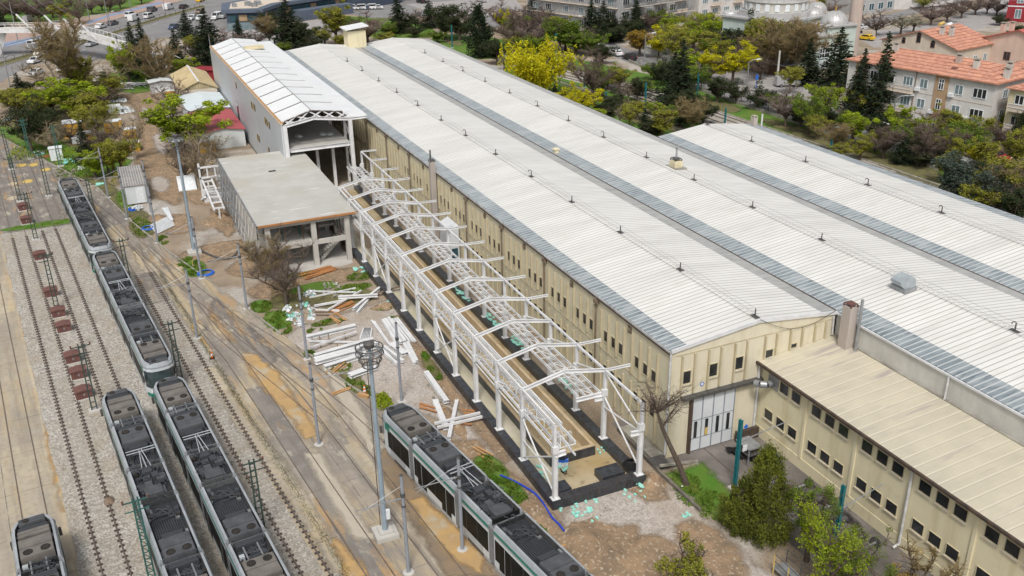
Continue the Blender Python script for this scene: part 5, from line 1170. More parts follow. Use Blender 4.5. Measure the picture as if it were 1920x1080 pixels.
# plain concrete post by the square, blue sign post
def post(name, b, ty, r, mt, label, cat='post'):
    base = G(*b); h = HT(*b, ty); t = thing(name, label, cat, base); m = MB(); m.tube(base, (base[0], base[1], h), r, r * .7, 8); m.build('shaft', M[mt], t)
    m = MB(); m.box(base[0] - r * 1.6, base[0] + r * 1.6, base[1] - r * 1.6, base[1] + r * 1.6, 0, .2); m.build('footing', M['concrete'], t); return t
post('concrete_post', (1456, 160), 95, .25, 'concrete', 'pale concrete utility post beside the silver minivan', 'utility post')
t = post('sign_post', (1417, 168), 138, .08, 'plastic_blue', 'slim post with a blue sign on the mosque square', 'sign'); b = G(1417, 168); m = MB(); m.box(b[0] - .1, b[0] - .05, b[1] - .3, b[1] + .3, 2.0, 2.8); m.build('sign_plate', M['plastic_blue'], t)
post('signal_post', (1115, 92), 65, .1, 'galv_dull', 'slim post with round white plate among the dark conifers', 'sign')
post('marker_post', (362, 500), 488, .05, 'yellow_paint', 'yellow marker post on the grass strip by the blue hose'); post('marker_post', (28, 277), 268, .06, 'yellow_paint', 'yellow marker post on the bank at the far left')
# brown track cabinets
def make_cab():
    t = thing('track_cabinet', 'cabinet', 'cabinet', (0, 0, 0), world=False, group='brown cabinets between the tracks')
    m = MB(); m.box(-.5, .5, -.62, .62, .12, .82); m.build('body', M['rust_brown'], t)
    m = MB(); m.extr([(-.7, .8), (.7, .8), (.7, .86), (0, .98), (-.7, .86)], 'x', -.58, .58); m.build('lid', M['rust_brown'], t)
    m = MB(); m.box(-.6, .6, -.7, .7, 0, .12); m.build('plinth', M['concrete'], t)
    m = MB(); m.box(-.52, -.5, -.05, .05, .4, .6); m.build('latch', M['galv_dull'], t)
    return t
CB = make_cab()
for b, lab in [((76, 486), 'brown cabinet beside the uppermost lattice pole on gravel'), ((97, 555), 'faded brown cabinet below the lattice pole'), ((111, 593), 'brown cabinet left of a lying white plate'), ((121, 621), 'brown cabinet just before the gap in the row'), ((138, 678), 'brown cabinet near the lowest lattice pole'),
               ((149, 708), 'brown cabinet nearest the lone tram, last of its row'), ((45, 394), 'brown cabinet on asphalt farthest up the row'), ((51, 419), 'brown cabinet on asphalt at the start of the ballast'), ((158, 745), 'small dark red cabinet behind the lattice pole at the lone tram')]:
    place(CB, G(*b), ang + rnd.uniform(-.06, .06), lab)
# cones
def make_cone(post_=False):
    t = thing('traffic_cone' if not post_ else 'delineator_post', 'cone', 'cone', (0, 0, 0), world=False)
    m = MB(); m.box(-.22, .22, -.22, .22, 0, .05); m.build('base', M['black' if post_ else 'orange'], t)
    h = 1.15 if post_ else .75; r = .09 if post_ else .17
    for k in range(5): m = MB(); m.lathe((0, 0, 0), [(r * (1 - .17 * k), .05 + h * k / 5), (r * (1 - .17 * (k + 1)), .05 + h * (k + 1) / 5)], 10); m.build('band', M['orange' if k % 2 == 0 else 'plastic_white'], t)
    return t
place(make_cone(True), G(398, 672), 0, 'red and white striped delineator on the orange stained yard edge')
place(make_cone(), G(684, 737), 0, 'orange traffic cone on the kerb beside the green shrub')
# ---------------------------------------------------------------- sheds beside the clad hall
def shed(name, label, x0, x1, y0, y1, he, yr, hr, wall, roof, gable=None):
    t = thing(name, label, 'shed', ((x0 + x1) / 2, (y0 + y1) / 2, 0))
    m = MB(); m.box(x0, x1, y0, y1, 0, he); w = m.build('wall', M[wall], t)
    m = MB(); m.extr([(y0, he), (y1, he), (yr, hr)], 'x', x0, x1); m.build('gable', M[gable or wall], t)
    for (ya, za, yb, zb) in ((y0 - .25, he - .05, yr, hr + .02), (yr, hr + .02, y1 + .25, he - .05)):
        m = MB(); m.extr([(ya, za), (yb, zb), (yb, zb + .08), (ya, za + .08)], 'x', x0 - .3, x1 + .2); m.build('roof', M[roof], t)
    m = MB(); m.beam((x0 - .3, yr, hr + .12), (x1 + .2, yr, hr + .12), .3, .05); m.build('ridge_cap', M[roof if roof != 'roof_tan' else 'panel_white'], t)
    return t
s = shed('storage_shed', 'low shed with a dull red sheet roof and pale end wall beside the clad hall', 104.5, 119.5, 13.3, 20.3, 2.8, 16.4, 3.25, 'clad_pale', 'roof_red')
m = MB(); m.box(104.46, 104.5, 18.2, 19.2, .1, 2.1); m.build('door', M['clad_blue'], s)
s = shed('storage_shed', 'low shed with a pale bluish white roof between the red and the tan sheds', 119.8, 133.2, 13.3, 20.1, 3.2, 16.6, 3.6, 'clad_pale', 'clad_blue')
s = shed('storage_shed', 'tan roofed shed with a boarded gable beyond the pale shed', 133.8, 151, 13.3, 19.8, 4.0, 16.5, 5.45, 'w_beige', 'roof_tan', 'wood_gable')
s = shed('site_hut', 'dark red hut half hidden behind the tan shed', 158, 163, 8, 17, 2.4, 12.5, 3.0, 'w_maroon', 'w_maroon')
s = shed('site_hut', 'small grey hut with white roof left of the tan shed', 154, 157, 19.5, 24, 2.2, 21.7, 2.5, 'w_grey', 'clad_pale')
# ---------------------------------------------------------------- houses
def house(name, label, cat, A, B, D, h, roof='hip', rise=1.8, wall='w_white', rmat='tile', over=.5):
    """box house: A->B is the foot of the facade seen by the viewer (left to right), D its depth"""
    L = math.hypot(B[0] - A[0], B[1] - A[1]); a = math.atan2(B[1] - A[1], B[0] - A[0])
    t = thing(name, label, cat, (A[0], A[1], 0), a, world=False)
    m = MB(); m.box(0, L, 0, D, 0, h); m.build('wall', M[wall], t)
    o = over; r = None
    if roof == 'hip':
        i = min(D / 2, L / 2) * .95; m = MB()
        v = [(-o, -o, h), (L + o, -o, h), (L + o, D + o, h), (-o, D + o, h), (i, D / 2, h + rise), (L - i, D / 2, h + rise), (-o, -o, h - .15), (L + o, -o, h - .15), (L + o, D + o, h - .15), (-o, D + o, h - .15)]
        m.add(v, [(0, 1, 5, 4), (1, 2, 5), (2, 3, 4, 5), (3, 0, 4), (9, 8, 7, 6), (0, 6, 7, 1), (1, 7, 8, 2), (2, 8, 9, 3), (3, 9, 6, 0)]); r = m.build('roof', M[rmat], t)
    elif roof == 'gy':   # ridge runs into the depth, gable seen by the viewer
        for yy, ff in ((0, (0, 1, 2)), (D, (2, 1, 0))): m = MB(); m.add([(0, yy, h), (L, yy, h), (L / 2, yy, h + rise)], [ff]); m.build('gable', M[wall], t)
        k = rise / (L / 2); m = MB(); m.add([(-o, -o, h - k * o), (L / 2, -o, h + rise), (L / 2, D + o, h + rise), (-o, D + o, h - k * o), (L + o, -o, h - k * o), (L + o, D + o, h - k * o)] + [(x, y, z - .18) for x, y, z in [(-o, -o, h - k * o), (L / 2, -o, h + rise), (L / 2, D + o, h + rise), (-o, D + o, h - k * o), (L + o, -o, h - k * o), (L + o, D + o, h - k * o)]],
              [(0, 1, 2, 3), (1, 4, 5, 2), (6, 7, 1, 0), (7, 10, 4, 1), (4, 10, 11, 5), (3, 9, 6, 0), (9, 8, 7, 6), (8, 11, 10, 7)]); r = m.build('roof', M[rmat], t)
    elif roof == 'gx':
        k = rise / (D / 2); m = MB(); m.add([(-o, -o, h - k * o), (L + o, -o, h - k * o), (L + o, D / 2, h + rise), (-o, D / 2, h + rise), (L + o, D + o, h - k * o), (-o, D + o, h - k * o)] + [(x, y, z - .18) for x, y, z in [(-o, -o, h - k * o), (L + o, -o, h - k * o), (L + o, D / 2, h + rise), (-o, D / 2, h + rise), (L + o, D + o, h - k * o), (-o, D + o, h - k * o)]],
              [(0, 1, 2, 3), (3, 2, 4, 5), (1, 0, 6, 7), (1, 7, 8, 2), (2, 8, 10, 4), (0, 3, 9, 6), (3, 5, 11, 9)]); r = m.build('roof', M[rmat], t)
        for xx, ff in ((0, (0, 2, 1)), (L, (0, 1, 2))): m = MB(); m.add([(xx, 0, h), (xx, D, h), (xx, D / 2, h + rise)], [ff]); m.build('gable', M[wall], t)
    else:
        m = MB(); m.box(-o, L + o, -o, D + o, h, h + .35); r = m.build('roof', M[rmat], t)
        m = MB(); m.box(.4, L - .4, .4, .7, h + .35, h + .9); m.box(.4, L - .4, D - .7, D - .4, h + .35, h + .9); m.build('parapet', M[wall], r)
    return t, L, r
def lwin(t, x, z, w, h, y=0.0, side=None, fr='plastic_white', gl='pane_blue', bars=1, cross=False, arch=False):
    """window on the front (side None) or on a side wall at local x = side"""
    if side is None: B = lambda m, a0, a1, z0, z1, d0, d1: m.box(a0, a1, y - d1, y - d0, z0, z1)
    else:
        s = -1 if side <= 0.01 else 1
        B = lambda m, a0, a1, z0, z1, d0, d1: m.box(side + s * d0, side + s * d1, a0, a1, z0, z1)
    f = MB(); tt = .09
    B(f, x, x + tt, z, z + h, -.02, .09); B(f, x + w - tt, x + w, z, z + h, -.02, .09); B(f, x + tt, x + w - tt, z + h - tt, z + h, -.02, .09); B(f, x + tt, x + w - tt, z, z + tt, -.02, .09)
    for k in range(bars): xx = x + w * (k + 1) / (bars + 1); B(f, xx - .05, xx + .05, z + tt, z + h - tt, -.02, .07)
    if cross: B(f, x + tt, x + w - tt, z + h * .6, z + h * .6 + .09, -.02, .068)
    W_ = f.build('window', M[fr], t); g = MB(); B(g, x + tt, x + w - tt, z + tt, z + h - tt, 0, .03); g.build('pane', M[gl], W_); return W_
def balcony(t, x, z, w, d=1.1, fl='w_beige', rail='plastic_white', y=0.0):
    m = MB(); m.box(x, x + w, y - d, y, z - .15, z); b = m.build('balcony', M[fl], t)
    m = MB(); m.box(x, x + w, y - d, y - d + .05, z + .95, z + 1.02); m.box(x, x + w, y - d, y - d + .05, z + .45, z + .5); m.build('railing', M[rail], b)
    m = MB(); m.box(x + .04, x + w - .04, y - d + .06, y - d + .09, z, z + .9); m.build('balcony_front', M[fl], b); return b
def chim(r, x, y, z, w=.8, d=.7, h=1.5, mt='plaster_grey'):
    m = MB(); m.box(x - w / 2, x + w / 2, y - d / 2, y + d / 2, z, z + h); c = m.build('chimney', M[mt], r)
    m = MB(); m.box(x - w / 2 - .1, x + w / 2 + .1, y - d / 2 - .1, y + d / 2 + .1, z + h + .2, z + h + .32)
    for k in range(3): m.tube((x - w * .3 + k * w * .3, y, z + h), (x - w * .3 + k * w * .3, y, z + h + .2), .09, .09, 6)
    m.build('chimney_cap', M['kerb'], c)
# white apartment block with orange hip roof
t, L, rf = house('apartment_block', 'three storey white apartment block with an orange tiled hip roof and tan stair bays', 'apartment block', (75.6, -84.2), (50.2, -89.3), 11.5, 9.9, 'hip', 1.9, 'w_white', 'tile', .6)
for x, y, z in ((5.5, 4.6, 11.2), (17.2, 4.0, 11.0), (20.6, 3.2, 10.8), (24.6, 5.5, 10.6), (25.6, 3.2, 10.2)): chim(rf, x, y, z - .6, h=1.9, mt='minaret' if x == 17.2 else 'plaster_grey')
m = MB(); m.add([(17.4, 1.6, 10.62), (18.4, 1.6, 10.62), (18.4, 2.2, 10.82), (17.4, 2.2, 10.82)], [(0, 1, 2, 3)]); m.build('roof_hatch', M['rust_brown'], rf)
for x0, x1 in ((1.6, 3.6), (16.2, 18.5)): m = MB(); m.box(x0, x1, -.12, 0, 0, 9.75); m.build('stair_bay', M['w_tan'], t)
for z in (3.2, 6.4): m = MB(); m.box(0, L, -.05, 0, z, z + .08); m.build('floor_band', M['w_beige'], t)
for fl in range(3):
    z = .9 + fl * 3.15
    for x0 in (2.1, 16.9): lwin(t, x0, z + .3, .9, 1.7, -.12, fr='plastic_white', gl='glass_dark', bars=1, cross=True)
    for x, w, gl in ((4.4, 1.3, 'glass_dark'), (7.2, 1.8, 'glass_dark'), (10.6, 1.8, 'pane_blue'), (13.6, 1.4, 'pane_blue'), (19.6, 1.4, 'pane_blue'), (22.6, 2.2, 'glass_dark')): lwin(t, x, z, w, 1.5, gl=gl, bars=2 if w > 1.5 else 1)
    if fl: balcony(t, 6.5, z - .9, 3.0); balcony(t, 9.7, z - .9, 3.2)
    for y in (2.5, 7.5): lwin(t, y, z, 1.3, 1.4, side=L)
for x in (6.3, 12.9): m = MB(); m.tube((x, -.15, 0), (x, -.15, 9.7), .07, .07, 6); m.build('downpipe', M['pipe_brown'], t)
for k in range(7): x = 4.3 + k * 2.9; z = (3.6, 6.7)[k % 2]; m = MB(); m.box(x, x + .8, -.4, 0, z, z + .55); m.build('air_conditioner', M['plastic_white'], t)
# pale yellow neighbour at the right edge
t, L, rf = house('apartment_block', 'pale yellow apartment block with maroon pillar at the right frame edge', 'apartment block', (48.4, -90.2), (30, -93.8), 11, 9.5, 'hip', 1.9, 'w_cream', 'tile', .5)
for fl in range(3):
    for x in (1.0, 4.5, 8, 12): lwin(t, x, 1 + fl * 3.1, 1.4, 1.4, gl='glass_dark')
    if fl: balcony(t, .6, .2 + fl * 3.1, 3.0)
m = MB(); m.box(5.9, 6.9, -.3, 0, 0, 9.3); m.build('pillar', M['w_maroon'], t)
# pink gabled house
t, L, rf = house('house', 'pink gabled house with arched attic windows and salmon tiled roof', 'house', (97.3, -112.6), (81.4, -115.9), 13, 8.0, 'gy', 2.6, 'w_beige', 'tile', .4)
for x, z, w, h in ((4.4, 7.7, .8, .8), (7.5, 8.2, .9, 1.5), (10.6, 7.6, .9, 1.0), (6.2, 5.3, .8, .7), (3.0, 4.2, 1.4, 1.4), (9.3, 4.2, 1.4, 1.4), (12.4, 4.2, 1.2, 1.4)):
    w_ = lwin(t, x, z, w, h, fr='rust_brown', gl='glass_dark', bars=0 if w < 1.2 else 1)
    if w < 1.0: m = MB(); m.lathe((x + w / 2, 0, z + h - .05), [(0, 0)], 6) if False else m.extr([(x + w / 2 + w / 2 * math.cos(a), z + h - .05 + w / 2 * math.sin(a)) for a in [math.pi * k / 8 for k in range(9)]], 'y', -.06, 0); m.build('arch', M['glass_dark'], w_)
for x, y, z in ((10.6, 3.2, 9.4), (11.8, 4.6, 9.4)): chim(rf, x, y, z, h=1.6, mt='plaster_grey')
for k in range(4): m = MB(); m.box(1.5 + k * 3.4, 2.5 + k * 3.4, -.5, 0, 5.9, 6.6); m.build('air_conditioner', M['plastic_white'], t)
for k in range(2): m = MB(); m.tube((5.5 + k * 1.6, 10.5, 10.3), (5.5 + k * 1.6, 12, 10.5), .35, .35, 10); m.build('water_tank', M['plastic_white' if k else 'yellow_paint'], rf)
for y in (2.5, 6, 9.5): lwin(t, y, 4.6, 1.3, 1.5, side=L, fr='plastic_white')
# red roofed house behind
t, L, rf = house('house', 'salmon house with a deep red tiled roof right of the pink gable', 'house', (87, -127), (71.0, -130.0), 14, 8.4, 'gy', 2.6, 'w_pink', 'tile_red', .5)
for x, y, z in ((3, 3.5, 9.6), (4.2, 4.4, 9.8), (9, 10, 10.6)): chim(rf, x, y, z, h=1.5, mt='w_pink')
for x in (1.6, 6, 10.5, 13.5):
    for z in (1.6, 5.0): lwin(t, x, z, 1.3, 1.6, fr='rust_brown', gl='glass_dark')
for y in (2, 7, 11):
    for z in (1.6, 5.0): lwin(t, y, z, 1.2, 1.5, side=L, fr='rust_brown', gl='glass_dark')
balcony(t, 9.5, 4.4, 5.5, 1.6, 'w_pink', 'rust_brown')
t, L, rf = house('house', 'cream house with bright orange roof at the right edge behind the apartment block', 'house', (66, -107), (44, -112), 11, 7.6, 'hip', 2.0, 'w_cream', 'tile', .7)
for x in (1.5, 5, 9, 13): lwin(t, x, 4.6, 1.3, 1.4, gl='glass_dark')
chim(rf, 8, 4, 8.8)
t, L, rf = house('house', 'low house with grey awning at the top right behind the red roofs', 'house', (80, -150), (62, -156), 12, 6, 'gx', 2.0, 'w_white', 'tile_red', .6)
for x in (2, 7, 12): lwin(t, x, 3.2, 1.5, 1.4)
t, L, rf = house('apartment_block', 'maroon and white striped building in the top right corner', 'building', (139, -198), (118, -215), 14, 9, 'hip', 2, 'w_maroon', 'tile_red', .5)
for x in (2, 6, 10, 14, 18):
    for z in (1.0, 5.0): lwin(t, x, z, 1.6, 2.4, gl='pane_blue')
for z in (4.0, 5.8, 7.6): m = MB(); m.box(0, L, -.06, 0, z, z + .3); m.build('white_band', M['plastic_white'], t)
# grey apartment block with balconies and scaffolding
t, L, rf = house('apartment_block', 'tall grey apartment block with balconies wrapped in pale scaffolding', 'apartment block', (173, -95.5), (182, -124), 36, 17, 'flat', 0, 'w_grey', 'w_grey', .3)
for fl in range(5):
    z = .8 + fl * 3.2
    for k, x in enumerate((1.2, 5.2, 10.5, 15.5, 20.5, 25.5)):
        lwin(t, x, z, 2.0 if k % 2 else 2.6, 1.7, gl='glass_dark' if (k + fl) % 3 else 'pane_blue', bars=2)
    for x in (4.2, 13.6, 22.4): balcony(t, x, z - .7, 5.0, 1.2, 'w_beige' if fl % 2 else 'w_grey', 'galv_dull')
    for y in (2, 7, 13, 19, 26, 31): lwin(t, y, z, 2.2, 1.7, side=0, gl='glass_dark' if (int(y) + fl) % 2 else 'pane_blue', bars=2)
    m = MB(); m.box(-.9, 0, .5, 35, z - .8, z - .65); m.build('balcony', M['w_beige'], t)
    m = MB(); m.box(-.95, -.85, .5, 35, z + .1, z + .2); m.build('railing', M['galv_dull'], t)
    m = MB(); m.box(-.3, L + .2, -1.9, -1.8, z + .3, z + .38); m.box(-1.8, -1.7, -1.5, 35, z + .3, z + .38); m.build('scaffold_ledger', M['galv_dull'], t)
    m = MB(); m.box(.2, L, -1.75, -1.2, z - .7, z - .62); m.build('scaffold_deck', M['w_beige'], t)
for k in range(13): m = MB(); m.tube((k * 2.4, -1.85, 0), (k * 2.4, -1.85, 17), .05, .05, 5); m.build('scaffold_pole', M['galv_dull'], t)
for k in range(12): m = MB(); m.tube((-1.75, k * 3, 0), (-1.75, k * 3, 17), .05, .05, 5); m.build('scaffold_pole', M['galv_dull'], t)
t, L, rf = house('apartment_block', 'pale apartment block with white balconies right of the scaffolded block', 'apartment block', (184, -128), (190, -152), 16, 15, 'flat', 0, 'w_white', 'w_grey', .3)
for fl in range(4):
    for x in (1.5, 6, 11, 16, 21): lwin(t, x, 1 + fl * 3.3, 2.4, 1.7, bars=2)
    for x in (5, 15): balcony(t, x, .3 + fl * 3.3, 4)
t, L, rf = house('apartment_block', 'light plastered block with white window frames at the top edge', 'apartment block', (196, -106), (204, -92), 14, 13, 'flat', 0, 'w_beige', 'w_grey', .3) if False else (None, 0, None)
t, L, rf = house('apartment_block', 'grey green block with teal windows behind the minaret', 'apartment block', (168, -172), (170, -188), 14, 9, 'flat', 0, 'w_grey', 'w_grey', .3)
for x in (1, 5, 9, 13):
    for z in (1, 4.5): lwin(t, x, z, 2.2, 2.0, gl='glass_teal')
t, L, rf = house('apartment_block', 'white block with long balconies at the top edge right of the minaret', 'apartment block', (172, -190), (170, -212), 14, 9, 'flat', 0, 'w_white', 'w_grey', .3)
for fl in range(3): balcony(t, 6, .6 + fl * 3.0, 14, 1.4, 'w_white')
for x in (1, 3.6): lwin(t, x, 4, 1.6, 1.8)
# ---------------------------------------------------------------- mosque
mq = thing('mosque', 'pale mosque with large lead dome and three small domes at the top right', 'mosque', (128, -112, 0))
m = MB(); m.prism([(133, -99.5), (117.5, -103.5), (121.5, -119.5), (137, -115.5)], 0, 9.0); m.build('wall', M['w_mint'], mq)
m = MB(); m.prism([(133.4, -98.9), (117, -103.1), (121.2, -120), (137.6, -115.9)], 9.0, 9.4); m.build('cornice', M['lead'], mq)
cx, cy = 127.3, -109.5
m = MB(); m.prism([(cx + 8.2 * math.cos(a), cy + 8.2 * math.sin(a)) for a in [2 * math.pi * k / 8 + .3 for k in range(8)]], 9.4, 10.6); m.build('drum_base', M['lead'], mq)
m = MB(); m.lathe((cx, cy, 0), [(6.9, 10.6), (6.9, 12.6), (7.2, 12.65), (7.2, 12.9)], 32); dr = m.build('drum', M['plaster_grey'], mq)
for k in range(20):
    a = 2 * math.pi * k / 20; c, s = math.cos(a), math.sin(a); m = MB(); m.beam((cx + 6.95 * c, cy + 6.95 * s, 10.9), (cx + 6.95 * c, cy + 6.95 * s, 12.4), 1.0, .12, (c, s, 0)); m.build('drum_window', M['plastic_white'], dr)
def dome(c, r, h, n=24, ribs=0, fin=True):
    m = MB(); m.lathe(c, [(r * math.cos(a), h * math.sin(a)) for a in [math.pi / 2 * k / 9 for k in range(9)]] + [(.02, h)], n); d = m.build('dome', M['lead'], mq)
    for k in range(ribs):
        t_ = 2 * math.pi * k / ribs; m = MB(); m.path([(c[0] + r * 1.01 * math.cos(a) * math.cos(t_), c[1] + r * 1.01 * math.cos(a) * math.sin(t_), c[2] + h * 1.01 * math.sin(a)) for a in [math.pi / 2 * j / 6 for j in range(7)]], .05, 4); m.build('dome_rib', M['galv'], d)
    if fin: m = MB(); m.lathe((c[0], c[1], c[2] + h), [(.12, 0), (.22, .25), (.1, .5), (.16, .7), (.03, 1.3)], 8); m.build('finial', M['gold'], d)
dome((cx, cy, 12.9), 7.0, 5.6, 36, 28)
m = MB(); m.prism([(119.5, -112.5), (112.5, -112), (112, -119.5), (119, -120.5)], 0, 8.2); m.build('porch', M['w_mint'], mq)
m = MB(); m.prism([(119.9, -112.1), (112.1, -111.6), (111.6, -119.9), (119.4, -120.9)], 8.2, 8.5); m.build('cornice', M['lead'], mq)
dome((115.4, -116.2, 8.5), 2.9, 2.6, 24, 20)
m = MB(); m.prism([(116.5, -108.5), (111.4, -108.4), (111, -112.6), (116.2, -112.9)], 0, 6.6); po = m.build('porch', M['w_mint'], mq)
m = MB(); m.prism([(116.8, -108.1), (111.0, -108.0), (110.6, -112.9), (116.5, -113.2)], 6.6, 6.9); m.build('cornice', M['lead'], mq)
dome((113.8, -110.5, 6.9), 1.7, 1.5, 20, 16)
dome((127.5, -121.5, 9.4), 2.3, 2.0, 20, 16); dome((123.2, -117.0, 9.4), 2.2, 1.6, 20, 14, False); dome((133.8, -102.0, 9.4), 1.8, .9, 16, 10, False)
for s, (wx, wy) in enumerate([(111.15, -110.5)]):
    f = MB(); g_ = MB(); 
    arc = [(wy - 1.35, 2.2), (wy + 1.35, 2.2), (wy + 1.35, 4.3)] + [(wy + 1.35 * math.cos(a), 4.3 + 1.35 * math.sin(a)) for a in [math.pi * k / 10 for k in range(1, 10)]] + [(wy - 1.35, 4.3)]
    g_.extr(arc, 'x', wx - .14, wx - .05); w = g_.build('arched_window', M['glass_dark'], mq)
    for k in range(5): f.box(wx - .22, wx - .14, wy - 1.35 + k * .675 - .05, wy - 1.35 + k * .675 + .05, 2.2, 4.3)
    for z in (2.2, 3.2, 4.3): f.box(wx - .21, wx - .14, wy - 1.3, wy + 1.3, z - .06, z + .06)
    for k in range(1, 5): a = math.pi * k / 5; f.beam((wx - .18, wy, 4.3), (wx - .18, wy + 1.3 * math.cos(a), 4.3 + 1.3 * math.sin(a)), .09, .09)
    f.path([(wx - .18, wy + 1.38 * math.cos(a), 4.3 + 1.38 * math.sin(a)) for a in [math.pi * k / 10 for k in range(11)]], .08, 5); f.build('glazing_bars', M['plastic_white'], w)
m = MB(); m.tube((119.2, -125.6, 0), (119.2, -125.6, 34), 1.45, 1.3, 16); mn = m.build('minaret', M['minaret'], mq)
m = MB(); m.lathe((119.2, -125.6, 33), [(1.3, 0), (2.1, 1), (2.1, 1.9), (1.2, 2), (1.1, 7), (.02, 11)], 14); m.build('minaret_balcony', M['minaret'], mn)
m = MB(); m.box(110.4, 110.9, -112.4, -108.6, 0, 1.8); m.build('entrance', M['clad_blue'], mq)
for x, y in ((132.0, -99.7), (128, -100.7), (124, -101.8), (120, -102.8)): m = MB(); m.box(x - .6, x + .6, y - .1, y + .25, 2.5, 6.5); m.build('tall_window', M['glass_teal'], mq)
k_ = thing('kiosk', 'brown boarded kiosk with a pale roof on the mosque square', 'kiosk', (109, -97.5, 0))
m = MB(); m.prism([(112.2, -95.8), (107, -97), (107.8, -100.5), (113, -99.3)], 0, 2.3); m.build('wall', M['w_brown'], k_); m = MB(); m.prism([(112.8, -95.2), (106.4, -96.6), (107.3, -101.1), (113.7, -99.7)], 2.3, 2.5); m.build('roof', M['galv_dull'], k_); m = MB(); m.box(108.5, 109.5, -96.75, -96.6, .2, 1.9); m.build('door', M['metal_dark'], k_)
# ---------------------------------------------------------------- dark modern building by the avenue
mb = thing('pavilion_block', 'slate blue flat roofed modern building with glazed bands by the avenue', 'building', (245, -20, 0))
fp = [(234.8, -3.3), (232.6, -12.6), (242.4, -18.7), (255.6, -41.6), (266, -40), (262, -20), (250, -6)]
m = MB(); m.prism(fp[::-1], 0, 4.6); m.build('wall', M['w_navy'], mb)
ov = [(234.6, -2.0), (231.0, -12.9), (241.6, -19.8), (255, -43.0), (268, -41), (264, -19), (251, -4.5)]
m = MB(); m.prism(ov[::-1], 4.6, 5.5); m.build('roof_band', M['w_blue2'], mb)
ins = [(236.6, -4.6), (234.0, -11.9), (243.4, -17.8), (256.6, -40.0), (264, -38.5), (260, -20), (249.5, -7)]
m = MB(); m.prism(ins[::-1], 5.5, 5.56); m.build('roof_deck', M['w_beige'], mb)
for a, b in zip(fp[:3], fp[1:4]):
    a, b = np.array(a), np.array(b); d = (b - a); L = np.linalg.norm(d); d /= L; n = np.array((-abs(d[1]), -.2)); n /= np.linalg.norm(n); k = 0; s = .8
    while s < L - 2:
        p = a + d * s; q_ = a + d * min(L - .5, s + 2.2); o = -np.array((d[1], -d[0])) * -.06
        m = MB(); m.beam((*(p + n * .06), 3.1), (*(q_ + n * .06), 3.1), .12, 1.7); m.build('window', M['glass_teal'] if k % 4 != 1 else M['w_tan'], mb); s += 2.6; k += 1
q = random.Random(9)
for k in range(9): x, y = 240 + q.uniform(-3, 3), -10 + q.uniform(-4, 4); m = MB(); m.box(x - .8, x + .8, y - .6, y + .6, 5.56, 6.3 + q.random() * .5); m.build('roof_unit', M['galv_dull'], mb)
m = MB(); m.prism([(232.6, -3), (230.8, -12.8), (232.4, -12.8), (234.4, -3)], 0.0, 2.0); m.build('glass_porch', M['pane_blue'], mb)
mb2 = thing('pavilion_block', 'taller slate blue wing with a long glazed upper floor at the top edge', 'building', (262, -55, 0))
fp = [(256.5, -44), (268, -66), (280, -62), (268, -40)]
m = MB(); m.prism(fp[::-1], 0, 7.6); m.build('wall', M['w_navy'], mb2); m = MB(); m.prism([(255.4, -42.8), (267.6, -68), (281.5, -63), (269, -38.6)][::-1], 7.6, 8.5); m.build('roof_band', M['w_blue2'], mb2)
for k in range(8):
    p = np.array((256.5, -44)) + np.array((11.5, -22)) * (k + .15) / 8; q_ = np.array((256.5, -44)) + np.array((11.5, -22)) * (k + .85) / 8; m = MB(); m.beam((p[0] - .1, p[1] - .05, 6.2), (q_[0] - .1, q_[1] - .05, 6.2), .14, 1.8); m.build('window', M['glass_teal'] if k % 3 else M['w_beige'], mb2)
m = MB(); m.prism([(245, -24), (254, -43), (250, -44), (241, -26)], 0, 3.0); m.build('lower_terrace', M['w_blue2'], mb2)
sh = thing('shop_row', 'low grey shop row with red signs at the top edge', 'shop', (275, -72, 0))
m = MB(); m.prism([(271, -64), (275, -84), (290, -80), (284, -60)][::-1], 0, 4.5); m.build('wall', M['w_grey'], sh); m = MB(); m.prism([(270.4, -63.5), (274.4, -84.4), (290, -80.4), (284.4, -59.5)][::-1], 4.5, 4.9); m.build('roof', M['clad_pale'], sh)
for k in range(3): a = np.array((271, -64)) + np.array((4, -20)) * (k + .1) / 3; b = np.array((271, -64)) + np.array((4, -20)) * (k + .8) / 3; m = MB(); m.beam((a[0] - .1, a[1], 3.7), (b[0] - .1, b[1], 3.7), .12, .9); m.build('sign_board', M['red_sign'], sh)
# ---------------------------------------------------------------- footbridge
bg_ = thing('footbridge', 'white curved steel footbridge with slanted struts across the avenue', 'footbridge', (210, 40, 0))
path = [np.array((x, y, z)) for x, y, z in ((226, 68, 5.6), (223, 60, 6.0), (220.5, 54.5, 6.2), (216.6, 46, 6.2), (212.4, 38.7, 6.0), (205, 34, 5.6), (196, 29.6, 5.1), (187, 24.6, 4.3), (178, 20.4, 3.4), (170, 17.5, 2.4))]
for a, b in zip(path[:-1], path[1:]):
    m = MB(); m.beam(a, b, 3.0, .35); m.build('deck', M['concrete'], bg_)
    d = (b - a) / np.linalg.norm(b - a); n = np.array((-d[1], d[0], 0)); n /= np.linalg.norm(n)
    for s in (-1, 1):
        m = MB(); m.beam(a + n * 1.55 * s + (0, 0, -.05), b + n * 1.55 * s + (0, 0, -.05), .12, .95); m.build('side_girder', M['steel_white'], bg_)
        m = MB(); m.tube(a + n * 1.55 * s + (0, 0, 1.45), b + n * 1.55 * s + (0, 0, 1.45), .07, .07, 6); m.build('handrail', M['steel_white'], bg_)
        L = np.linalg.norm(b - a); k = 0
        while k < L: p = a + d * k + n * 1.55 * s; m = MB(); m.beam(p + (0, 0, .4), p + (0, 0, 1.45), .07, .07); m.build('baluster', M['steel_white'], bg_) ; k += 1.9
